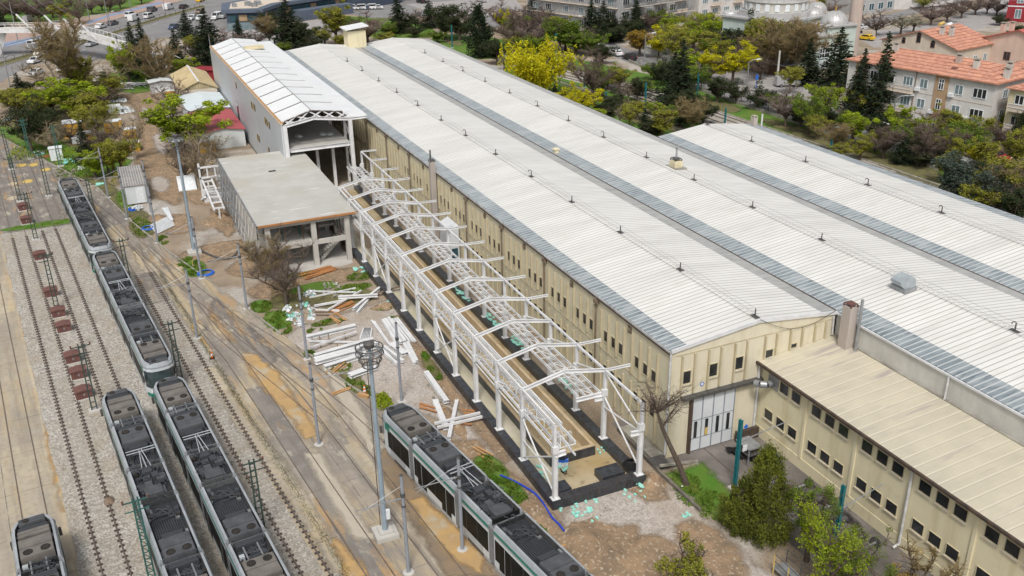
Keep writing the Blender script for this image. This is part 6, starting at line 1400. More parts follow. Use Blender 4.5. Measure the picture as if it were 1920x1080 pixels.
for k, t_ in enumerate((1.4, 2.3, 3.2, 4.1, 5.0, 5.8)):
    i = int(t_); p = path[i] + (path[i + 1] - path[i]) * (t_ - i); m = MB(); m.beam(p + (-1.0, 1.4, .2), p + (1.5, 4.2, 3.8), .3, .3); m.build('slanted_strut', M['steel_white'], bg_)
    m = MB(); m.tube(p + (1.5, 4.2, 3.8), p + (8, 24, 22), .03, .03, 4); m.build('stay_cable', M['galv_dull'], bg_)
m = MB(); m.beam((221.5, 55.5, 0), (219.5, 53, 5.7), 2.2, .9, (1, 0, 0)); m.build('pier', M['steel_white'], bg_)
m = MB(); m.beam((189, 25, 0), (189, 25, 4.0), .9, .9, (1, 0, 0)); m.build('pier', M['steel_white'], bg_)
for k in range(12):
    p = path[3] + (path[5] - path[3]) * k / 12 + np.array((-1.35, -.85, .1)); m = MB(); m.box(p[0] - .03, p[0] + .03, p[1] - .25, p[1] + .2, p[2] - .1, p[2] + .25)
    o = m.build('lettering', M['metal_dark'], bg_)
# ---------------------------------------------------------------- fences
def arcfence(name, pts, label, h=1.2, bay=2.6, mt='metal_dark', base=.35, cat='fence'):
    t = thing(name, label, cat, (*pts[0], 0)); P = [np.array((*p, 0.0)) for p in pts]
    for a, b in zip(P[:-1], P[1:]):
        d = b - a; L = np.linalg.norm(d); d /= L; n = max(1, int(L / bay))
        if base: m = MB(); m.beam(a + (0, 0, base / 2), b + (0, 0, base / 2), .3, base); m.build('base_wall', M['kerb'], t)
        for k in range(n):
            p = a + d * L * k / n; q_ = a + d * L * (k + 1) / n; m = MB()
            m.beam(p + (0, 0, base), p + (0, 0, h), .09, .09); m.path([p + (q_ - p) * u + np.array((0, 0, h + .35 * math.sin(math.pi * u))) for u in (0, .2, .4, .6, .8, 1)], .05, 5)
            m.tube(p + (0, 0, base + .15), q_ + (0, 0, base + .15), .035, .035, 5)
            m.build('fence_panel', M[mt], t)
arcfence('street_fence', [(20, -74), (45, -74), (70, -74), (96, -74), (118, -75.2), (138, -78)], 'black arched railing on a low wall between tramway lawn and street', 1.5, 2.6, 'metal_dark', .5)
arcfence('median_fence', [G(x, y)[:2] for x, y in ((-40, 131), (60, 103), (150, 79), (205, 65))], 'arched dark railing on the near part of the avenue median', 1.0, 3.2, 'metal_dark', 0)
arcfence('median_fence', [G(x, y)[:2] for x, y in ((205, 65), (300, 34), (383, 11))], 'arched dark railing on the far part of the avenue median', 1.0, 3.2, 'metal_dark', 0)
t = thing('boundary_wall', 'low grey wall before the dark conifers on the street', 'wall', (128, -86, 0)); m = MB(); m.beam((150, -88.5, .6), (118, -84.6, .6), .3, 1.2); m.build('wall', M['plaster_grey'], t); m = MB(); m.beam((150, -88.5, 1.24), (118, -84.6, 1.24), .42, .1); m.build('coping', M['kerb'], t)
t = thing('boundary_wall', 'long grey boundary wall behind the tan shed', 'wall', (165, 0, 0)); m = MB(); m.beam((168, 24, .8), (150, -14, .8), .25, 1.6); m.build('wall', M['w_beige'], t); m = MB(); m.beam((168, 24, 1.64), (150, -14, 1.64), .38, .1); m.build('coping', M['kerb'], t)
# ---------------------------------------------------------------- cars
PAINT = {n: mat(n + '_car_paint', c, .3, .2 if n == 'silver' else 0, spec=.5, c2=tuple(v * .92 for v in c), sc=2) for n, c in {'white': (.72, .73, .74), 'silver': (.45, .46, .47), 'grey': (.1, .11, .12), 'black': (.02, .022, .025), 'blue': (.06, .09, .15), 'brown': (.2, .14, .1), 'yellow': (.7, .45, .02), 'red': (.5, .06, .06), 'beige': (.5, .45, .38)}.items()}
def make_car(kind, col):
    t = thing('parked_car' if kind == 'sedan' else 'van', 'car', 'car' if kind == 'sedan' else 'van', (0, 0, 0), world=False)
    if kind == 'sedan': L, H, prof, gl = 4.3, 1.45, [(-2.15, .35), (2.15, .35), (2.15, .72), (1.95, .86), (1.0, .95), (.35, 1.4), (-.95, 1.44), (-1.55, 1.02), (-2.05, .98), (-2.15, .8)], [(.93, .97), (.33, 1.36), (-.92, 1.39), (-1.45, 1.0)]
    elif kind == 'mini': L, H, prof, gl = 4.3, 1.8, [(-2.15, .35), (2.15, .35), (2.15, .8), (1.9, 1.0), (1.25, 1.08), (.6, 1.74), (-1.95, 1.8), (-2.15, 1.1)], [(1.15, 1.1), (.58, 1.68), (-1.9, 1.72), (-2.05, 1.12)]
    else: L, H, prof, gl = 5.0, 2.1, [(-2.5, .4), (2.5, .4), (2.5, .95), (2.15, 1.2), (1.7, 1.28), (1.1, 2.05), (-2.45, 2.1), (-2.5, 1.2)], [(1.62, 1.3), (1.05, 1.98), (.2, 2.0), (.2, 1.3)]
    m = MB(); m.extr(prof, 'y', -.82, .82); m.build('body', PAINT[col], t)
    for s in (-1, 1): m = MB(); m.extr(gl, 'y', s * .82, s * .832); m.build('side_glass', M['glass_dark'], t)
    i = {'sedan': 4, 'mini': 4, 'van': 4}[kind]; a, b = prof[i], prof[i + 1]; nx, nz = (a[1] - b[1]), -(a[0] - b[0]); nl = math.hypot(nx, nz); nx, nz = abs(nx / nl) * .015, abs(nz / nl) * .015
    m = MB(); m.add([(a[0] + nx, -.74, a[1] + nz), (a[0] + nx, .74, a[1] + nz), (b[0] + nx, .68, b[1] + nz), (b[0] + nx, -.68, b[1] + nz)], [(0, 1, 2, 3)]); m.build('windscreen', M['glass_dark'], t)
    if kind != 'van': a, b = prof[-3 if kind == 'sedan' else -2], prof[-4 if kind == 'sedan' else -1]; m = MB(); a, b = (prof[6], prof[7]) if kind == 'sedan' else (prof[6], prof[7]); m.add([(a[0] - .02, -.68, a[1] - .05), (a[0] - .02, .68, a[1] - .05), (b[0] - .02, .72, b[1] + .05), (b[0] - .02, -.72, b[1] + .05)], [(0, 1, 2, 3)]); m.build('rear_window', M['glass_dark'], t)
    for x in (-L * .31, L * .31):
        for s in (-1, 1): m = MB(); m.tube((x, s * .68, .32), (x, s * .85, .32), .32, .32, 14); w = m.build('wheel', M['black'], t); m = MB(); m.tube((x, s * .85, .32), (x, s * .86, .32), .18, .18, 10); m.build('rim', M['galv_dull'], w)
    for s in (-1, 1):
        m = MB(); m.box(L / 2 - .06, L / 2 + .01, s * .62 - .14, s * .62 + .14, .66, .8); m.build('headlight', M['headlamp'], t)
        m = MB(); m.box(-L / 2 - .01, -L / 2 + .05, s * .66 - .1, s * .66 + .1, .75, .92); m.build('tail_light', M['red_sign'], t)
    return t
PROTO = {}
def car(x, y, kind, col, a, label, pxl=True):
    p = G(x, y) if pxl else (x, y, 0)
    if (kind, col) not in PROTO: PROTO[(kind, col)] = make_car(kind, col)
    return place(PROTO[(kind, col)], (p[0], p[1], .012), a, label)
AV = math.atan2(-41.8 - 7.7, 71.3 + 35) if False else math.atan2(G(300, 32)[1] - G(60, 105)[1], G(300, 32)[0] - G(60, 105)[0])
for x, y, k, c, f, lab in [(71, 95, 'van', 'white', 1, 'white van on the avenue, lower of a pair left of the tall bare tree'), (66, 87, 'mini', 'white', 1, 'white car on the avenue beside the white van'), (93, 80, 'mini', 'white', 1, 'white car with dark windows approaching the white van'), (103, 69, 'sedan', 'white', 1, 'white car just under the footbridge'),
                           (80, 105, 'van', 'beige', 0, 'beige van on the median lane partly behind the bare tree'), (67, 118, 'sedan', 'white', 0, 'white car on the near carriageway beside the median'), (68, 141, 'sedan', 'white', 0, 'white car nearest on the avenue above the dark bush'), (122, 132, 'sedan', 'white', 0, 'white car glimpsed through the tall bare tree'),
                           (173, 86, 'sedan', 'silver', 0, 'silver car on the near carriageway below the footbridge'), (212, 47, 'sedan', 'grey', 1, 'dark grey car right of the footbridge'), (252, 39, 'van', 'white', 1, 'white van behind a white car on the far carriageway'), (245, 32, 'mini', 'white', 1, 'white car beside the white van on the far carriageway'),
                           (280, 34, 'mini', 'white', 1, 'white estate car on the far carriageway near the median'), (286, 22, 'mini', 'grey', 1, 'grey blue car on the outer lane'), (317, 18, 'van', 'white', 1, 'white van leading on the avenue'), (345, 16, 'sedan', 'black', 1, 'black car by the median fence'), (376, 3, 'sedan', 'yellow', 1, 'yellow taxi at the top edge'),
                           (375, 25, 'sedan', 'brown', 0, 'brown car on the near carriageway'), (361, 37, 'sedan', 'white', 0, 'white car left of the dark fir'), (377, 37, 'sedan', 'white', 0, 'second white car behind the dark fir'), (407, 36, 'van', 'white', 0, 'white delivery truck cab before the dark building'), (421, 34, 'van', 'silver', 0, 'pale box van at the corner of the dark building'),
                           (326, 54, 'sedan', 'blue', 0, 'dark blue car right of the two firs'), (57, 41, 'van', 'silver', 1, 'pale van behind the footbridge railing'), (190, 53, 'sedan', 'white', 1, 'white car seen through the footbridge railing')]:
    car(x, y, k, c, AV + math.pi * (1 - f), lab)
for k in range(9): car(655 + k * 6.4, 19 - k * .2, 'sedan' if k % 3 else 'mini', ('white', 'white', 'silver', 'white', 'blue')[k % 5], 1.2, ['white car first in the parked row by the red sign', 'pale minicar second in the parked row', 'silver saloon third in the parked row', 'white car beside the silver one in the parked row', 'dark blue car in the middle of the parked row', 'white car past the blue one in the parked row', 'small pale car near the end of the parked row', 'silver car last but one of the parked row', 'white car at the far end of the parked row'][k])
ST = math.pi + .04
for x, y, k, c, a, lab in [(1154, 104, 'sedan', 'white', ST + math.pi, 'white car on the street behind the tramway'), (1180, 112, 'sedan', 'black', ST + math.pi, 'black car right behind the white one on the street'), (1118, 88, 'sedan', 'white', ST, 'white car half hidden left of the street bend'), (1476, 162, 'van', 'silver', ST + 1.2, 'silver van parked by the concrete post'), (1527, 213, 'sedan', 'white', ST, 'white parked car left below the light green tree'),
                           (1547, 216, 'sedan', 'white', ST, 'white parked car by the round bright tree'), (1512, 158, 'sedan', 'white', ST, 'white car behind the dark fir'), (1655, 252, 'mini', 'white', ST, 'white minicar behind the dark purple tree'), (1725, 282, 'sedan', 'silver', ST, 'silver car under the brown trees'), (1810, 322, 'mini', 'silver', ST, 'silver minicar on the street at the right'), (1864, 300, 'sedan', 'red', ST + .1, 'red car at the right edge under the trees'),
                           (1611, 55, 'sedan', 'white', .4, 'white car right of the minaret'), (1620, 72, 'van', 'beige', .3, 'pale van behind the fir on the far street'), (1623, 75, 'sedan', 'yellow', .3, 'yellow car by the pale van'), (903, 4, 'sedan', 'silver', .2, 'silver car on the far side street'), (790, 6, 'sedan', 'black', .2, 'dark car at the top of the side street'), (1196, 90, 'mini', 'blue', ST, 'dark car parked before the grey block')]:
    car(x, y, k, c, a, lab)

def person(x, y, z, a, shirt, label):
    """standing walker, one skinned surface: pelvis root, spine, head, arms, legs in mid-stride"""
    V = [(0, 0, .95), (0, 0, 1.2), (0, 0, 1.42), (0, 0, 1.52), (.02, 0, 1.66), (0, .19, 1.4), (-.08, .25, 1.12), (.02, .27, .88), (0, -.19, 1.4), (.1, -.25, 1.12), (.2, -.26, .9), (0, .09, .9), (.12, .1, .5), (.16, .1, .06), (.28, .1, .03), (0, -.09, .9), (-.08, -.1, .5), (-.3, -.1, .1), (-.2, -.1, .03)]
    E = [(0, 1), (1, 2), (2, 3), (3, 4), (2, 5), (5, 6), (6, 7), (2, 8), (8, 9), (9, 10), (0, 11), (11, 12), (12, 13), (13, 14), (0, 15), (15, 16), (16, 17), (17, 18)]
    RD = [.15, .15, .16, .06, .1, .07, .05, .04, .07, .05, .04, .1, .07, .045, .04, .1, .07, .045, .04]
    me = bpy.data.meshes.new('person'); me.from_pydata(V, E, []); me.materials.append(shirt)
    o = bpy.data.objects.new('person', me); COL.objects.link(o)
    o.modifiers.new('skin', 'SKIN')
    for k, r in enumerate(RD): me.skin_vertices[0].data[k].radius = (r, r)
    me.skin_vertices[0].data[0].use_root = True
    sm = o.modifiers.new('sub', 'SUBSURF'); sm.levels = 1; sm.render_levels = 1
    o.location = (x, y, z); o.rotation_euler = (0, 0, a); tag(o, label, 'person')
    m = MB(); m.lathe((.01, 0, 1.66), [(.02, .13), (.09, .1), (.115, .03), (.1, -.02)][::-1], 10); h = m.build('hair', M['black']); h.parent = o
    return o
person(*(path[6] * .55 + path[7] * .45 + np.array((0, .3, .18))), 2.6, M['metal_dark'], 'person in dark clothes walking down the ramp of the footbridge')
person(*(path[4] * .4 + path[5] * .6 + np.array((0, .3, .18))), 2.6, M['w_maroon'], 'person in reddish brown clothes walking on the middle of the footbridge')
# ---------------------------------------------------------------- trees
TQ = random.Random(42)
def limb(m, p, d, L, r0, r1, n=4, bend=.15, q=TQ, sides=5):
    pts = [np.array(p, float)]; d = np.array(d, float); d /= np.linalg.norm(d)
    for k in range(n):
        d = d + np.array([q.uniform(-bend, bend) for _ in range(3)]); d /= np.linalg.norm(d); pts.append(pts[-1] + d * L / n)
    for k in range(n): m.tube(pts[k], pts[k + 1], r0 + (r1 - r0) * k / n, r0 + (r1 - r0) * (k + 1) / n, sides, False)
    return pts, d
def leafquad(m, c, s, q, flat=.6, asp=.6):
    a = np.array([q.gauss(0, 1), q.gauss(0, 1), q.gauss(0, flat)]); a /= np.linalg.norm(a) + 1e-6
    b = np.cross(a, [q.gauss(0, 1), q.gauss(0, 1), q.gauss(0, 1)]); b /= np.linalg.norm(b) + 1e-6
    a = a * s; b = b * s * asp; c = np.array(c); m.add([c - a - b * .3, c + b, c + a + b * .3, c - b], [(0, 1, 2, 3)])
def broad(seed, leaf, bark='bark', h=9.0, cr=3.6, trunk=.28, base=.3, n=2600, s=.16, clumps=46, twig=True, name='leafy_tree', clump=.75, lean=0.0):
    """deciduous tree: forked trunk, limbs, twigs and leaf clumps; unit height 9"""
    q = random.Random(seed); t = thing(name, 'tree', 'tree', (0, 0, 0), world=False)
    tr = MB(); lf = MB(); tw = MB(); H = h; tips = []
    zt = H * base; tr.tube((0, 0, -.1), (lean * .4, 0, zt), trunk, trunk * .75, 8, False)
    nl = 5 + seed % 3
    for k in range(nl):
        a = 2 * math.pi * k / nl + q.uniform(-.4, .4); up = q.uniform(.8, 2.6) if k else 5
        pts, d = limb(tr, (lean * .4, 0, zt * q.uniform(.85, 1.0)), (math.cos(a), math.sin(a), up), H * (1 - base) * q.uniform(.55, .8), trunk * .55, trunk * .12, 5, .18, q)
        for j in range(2, 6):
            for r in range(3):
                a2 = q.uniform(0, 6.3); p2, d2 = limb(tr if not twig else tr, pts[j], (math.cos(a2), math.sin(a2), q.uniform(.1, 1.2)), H * q.uniform(.1, .26), trunk * .14, .02, 3, .3, q, 4)
                tips.append(p2[-1]); tips.append(p2[1])
                if twig:
                    for _ in range(4):
                        a3 = q.uniform(0, 6.3); p3, _d = limb(tw, p2[q.randint(1, 3)], (math.cos(a3), math.sin(a3), q.uniform(0, 1.2)), H * q.uniform(.05, .13), .022, .01, 2, .3, q, 3)
                        tips.append(p3[-1])
    tr.build('trunk', M[bark], t)
    if twig: o = tw.build('twigs', M['bark'] if bark == 'bark' else M[bark], t)
    if leaf and n:
        zc = H * (base + (1 - base) * .5); C_ = []
        for k in range(clumps):
            p = np.array(tips[q.randrange(len(tips))]); 
            if k % 2: p = p * q.uniform(.55, .95); p[2] = max(H * base * .9, p[2] * 1.05)
            C_.append((p, q.uniform(.5, 1.0) * clump * H / 9, q.uniform(.5, 1.4)))
        tot = sum(c[1] ** 2 * c[2] for c in C_)
        for p, r, w in C_:
            for _ in range(int(n * r * r * w / tot)):
                v = np.array([q.gauss(0, 1), q.gauss(0, 1), q.gauss(0, .8)]); v *= r * q.uniform(.45, 1.05) / (np.linalg.norm(v) + 1e-6); leafquad(lf, p + v, s * q.uniform(.6, 1.3), q)
        lf.build('crown', M[leaf], t)
    return t
def bare(seed, leaf='twig', bark='bark', h=9.0, n=2600, base=.22, tall=False, name='bare_tree', s=.2):
    """leafless tree: dense fine twigs as thin slivers"""
    q = random.Random(seed); t = thing(name, 'tree', 'tree', (0, 0, 0), world=False); tr = MB(); tw = MB(); fine = MB(); H = h; zt = H * base
    tr.tube((0, 0, -.1), (0, 0, zt), .24, .2, 8, False); segs = []
    nl = 7
    for k in range(nl):
        a = 2 * math.pi * k / nl + q.uniform(-.3, .3); up = q.uniform(1.3, 2.6) if tall else q.uniform(.7, 1.6)
        if k == 0: up = 6
        pts, d = limb(tr, (0, 0, zt * q.uniform(.8, 1.05) + (q.random() * H * .25 if tall else 0)), (math.cos(a), math.sin(a), up), H * (1 - base) * q.uniform(.6, .85) * (1.0 if k else 1.1), .13, .03, 5, .15, q)
        for j in range(1, 6):
            for r in range(4):
                a2 = q.uniform(0, 6.3); p2, d2 = limb(tw, pts[j], (math.cos(a2), math.sin(a2), q.uniform(.3, 1.5)), H * q.uniform(.1, .24), .045, .014, 3, .25, q, 4); segs += [(p2[i], p2[i + 1]) for i in range(3)]
    for _ in range(n):
        a, b = segs[q.randrange(len(segs))]; p = a + (b - a) * q.random(); d = (b - a) / (np.linalg.norm(b - a) + 1e-6) * .8 + np.array([q.gauss(0, .7), q.gauss(0, .7), q.gauss(.3, .5)]); d /= np.linalg.norm(d)
        L = H * q.uniform(.03, .095); e = p + d * L; sd_ = np.cross(d, [q.gauss(0, 1), q.gauss(0, 1), q.gauss(0, 1)]); sd_ /= np.linalg.norm(sd_) + 1e-6
        w = s * .1 * q.uniform(.7, 1.5); fine.add([p - sd_ * w, p + sd_ * w, e + sd_ * w * .5, e - sd_ * w * .5], [(0, 1, 2, 3)])
    tr.build('trunk', M[bark], t); tw.build('branches', M[bark], t); fine.build('twigs', M[leaf], t)
    return t
def conifer(seed, leaf='needle', h=12.0, w=2.6, n=26, skirt=.08, name='spruce', droop=.25, dens=1.0, s=.2):
    q = random.Random(seed); t = thing(name, 'tree', 'tree', (0, 0, 0), world=False); tr = MB(); lf = MB(); H = h
    tr.tube((0, 0, -.1), (0, 0, H * .97), .2, .03, 7, False); br = MB()
    for k in range(n):
        f = k / (n - 1); z = H * (skirt + (1 - skirt) * f * .97); R_ = w * (1 - f) ** .85 * q.uniform(.8, 1.12) + .12; nb = max(5, int(11 * (1 - f * .5)))
        for j in range(nb):
            a = 2 * math.pi * (j + q.random()) / nb; L = R_ * q.uniform(.6, 1.15); c, s_ = math.cos(a), math.sin(a); tip = np.array((c * L, s_ * L, z - droop * L + q.uniform(-.1, .25))); root = np.array((0, 0, z))
            br.tube(root, tip, .035, .01, 3, False); m_ = int(max(3, 15 * dens * L / w))
            for i in range(m_):
                u = (i + q.random()) / m_; p = root + (tip - root) * (.2 + .8 * u); wd = (.16 + .25 * u * (1 - u) * 2) * (L / w + .4)
                p = p + np.array((q.gauss(0, wd * .55), q.gauss(0, wd * .55), q.gauss(-.05, .13))); leafquad(lf, p, s * q.uniform(.6, 1.3), q, .25, .5)
    tr.build('trunk', M['bark'], t); br.build('branches', M['bark'], t); lf.build('crown', M[leaf], t); return t
def thuja(seed, leaf, h=6.0, w=1.7, n=7000, s=.09, name='thuja', pw=.75, plumes=150):
    """dense conifer made of many upright plumes with gaps between them"""
    q = random.Random(seed); t = thing(name, 'tree', 'tree', (0, 0, 0), world=False); tr = MB(); lf = MB()
    tr.tube((0, 0, -.1), (0, 0, h * .9), .13, .03, 6, False)
    for k in range(plumes):
        f = q.random() ** 1.15; a = q.uniform(0, 6.3); R_ = w * ((1 - f) ** pw) * (1 - .5 * max(0, .15 - f) / .15) * q.uniform(.35, 1.08); z = h * .05 + f * h * .93
        c = np.array((R_ * math.cos(a), R_ * math.sin(a), z)); pr_ = h * q.uniform(.035, .07) * (1.2 - .5 * f); ph = pr_ * q.uniform(1.6, 2.8); tilt = np.array((math.cos(a), math.sin(a), 0)) * .35
        tr.tube((0, 0, max(.1, z - .4)), c, .025, .01, 4, False)
        for _ in range(int(n / plumes)):
            v = np.array([q.gauss(0, .5), q.gauss(0, .5), q.gauss(0, .5)]); p = c + np.array((v[0] * pr_, v[1] * pr_, v[2] * ph)) + tilt * v[2] * ph * .5; leafquad(lf, p, s * q.uniform(.6, 1.5), q, 1.6, .5)
    tr.build('trunk', M['bark'], t); lf.build('crown', M[leaf], t); return t
def willow(seed, leaf, h=11, r=6.0):
    q = random.Random(seed); t = thing('willow', 'tree', 'tree', (0, 0, 0), world=False); tr = MB(); lf = MB(); tr.tube((0, 0, -.1), (0, 0, h * .3), .4, .34, 8, False)
    for k in range(11):
        a = 2 * math.pi * k / 11 + q.uniform(-.2, .2); pts, d = limb(tr, (0, 0, h * .28), (math.cos(a), math.sin(a), q.uniform(.7, 2.2)), h * q.uniform(.5, .72), .2, .04, 5, .16, q)
        for j in range(1, 6):
            for _ in range(13):
                p = pts[j] + np.array([q.gauss(0, .8), q.gauss(0, .8), q.gauss(.3, .5)]); L = q.uniform(.8, 3.6)
                m_ = int(L * 5.5)
                for i in range(m_):
                    u = i / m_; leafquad(lf, p + np.array((q.gauss(0, .12) + u * .3 * math.cos(a), q.gauss(0, .12) + u * .3 * math.sin(a), -L * u)), q.uniform(.16, .32), q, 1.8, .5)
    tr.build('trunk', M['bark'], t); lf.build('crown', M[leaf], t); return t
P_ = {
 'spring': [broad(1, 'lf_spring', n=7000, clumps=90), broad(2, 'lf_spring', n=6000, base=.24, clumps=90)], 'olive': [broad(3, 'lf_olive', n=6500, clumps=90), broad(4, 'lf_olive', n=5500, s=.15, clumps=90)], 'yellow': [broad(5, 'lf_yellow', n=7000, h=9, base=.34, clump=.85, clumps=80), broad(6, 'lf_yellow', n=6000, base=.08, name='shrub', clumps=80)],
 'orange': [broad(7, 'lf_orange', n=6500, base=.34, clump=.85, clumps=80)], 'green': [broad(8, 'lf_green', n=7500, base=.26, clump=.9, clumps=90), broad(9, 'lf_green', n=7000, base=.2, clumps=90)], 'dark': [broad(10, 'lf_dark', n=8500, base=.22, clump=1.0, name='pine', clumps=80), broad(11, 'lf_dark', n=8000, base=.16, clump=1.0, name='pine', clumps=80)],
 'bare': [bare(12, n=7500, s=.13), bare(13, n=7000, s=.13), bare(14, 'twig_pink', n=7000, s=.13)], 'tan': [bare(15, 'twig_tan', 'bark_pale', n=9000, tall=True, s=.17), bare(16, 'twig_tan', 'bark_pale', n=8500, base=.12, s=.17)], 'blossom': [broad(17, 'blossom', n=2600, s=.11)],
 'spruce': [conifer(18, dens=1.9, s=.22), conifer(19, w=2.3, dens=1.9, s=.22), conifer(20, w=3.2, n=24, droop=.12, dens=1.9, s=.25)], 'blue': [broad(21, 'needle_blue', n=9000, base=.1, clump=1.05, name='blue_pine', clumps=90)], 'cone': [thuja(22, 'needle', 8, 2.0, 4200, .16, 'cypress', .55)], 'willow': [willow(23, 'lf_yellow')], 'airy': [bare(51, 'twig_tan', 'bark_pale', n=2200, s=.1), bare(52, 'twig', 'bark', n=2600, s=.1)],
}
for v in P_.values():
    for o in v: o['h0'] = {'spruce': 12.0, 'willow': 11.0, 'cypress': 8.0}.get(o.name.split('.')[0], 9.0); o['w0'] = 7.2
W0 = {'spring': 6.2, 'olive': 6.2, 'yellow': 6.2, 'orange': 6.0, 'green': 6.4, 'dark': 6.4, 'bare': 6.4, 'tan': 5.2, 'blossom': 6.4, 'spruce': 4.0, 'blue': 7.0, 'cone': 3.6, 'willow': 10.5, 'airy': 6.2}
LOOK = {'spring': 'fresh yellow green tree', 'olive': 'olive green budding tree', 'yellow': 'bright yellow tree', 'orange': 'orange tinted tree', 'green': 'mid green leafy tree', 'dark': 'dark green pine', 'bare': 'bare brown twiggy tree', 'airy': 'thin airy leafless tree', 'tan': 'tan bare tree', 'blossom': 'pale blossoming tree', 'spruce': 'dark pointed spruce', 'blue': 'blue green conifer', 'cone': 'dense dark cone shaped conifer', 'willow': 'bright yellow weeping willow'}
tc = {}
def tree(kind, bx, by, ty, w=None, where='', hmin=1.0):
    """tree with its foot at pixel (bx,by), top at row ty, crown w pixels wide"""
    p = G(bx, by); h = max(hmin, HT(bx, by, ty) * (1.1 if kind in ('spring', 'olive', 'green', 'yellow') else 1.04)); v = P_[kind]; i = tc.get(kind, 0); tc[kind] = i + 1; o = v[i % len(v)]
    sz = h / o['h0']; dist = PR((p[0], p[1], h / 2))[2]; sx = sz if w is None else max(.5 * sz, min(2.0 * sz, 1.22 * (w / FPX * dist) / W0[kind]))
    return place(o, p, TQ.uniform(0, 6.28), f'{LOOK[kind]} {where}', (sx, sx, sz))
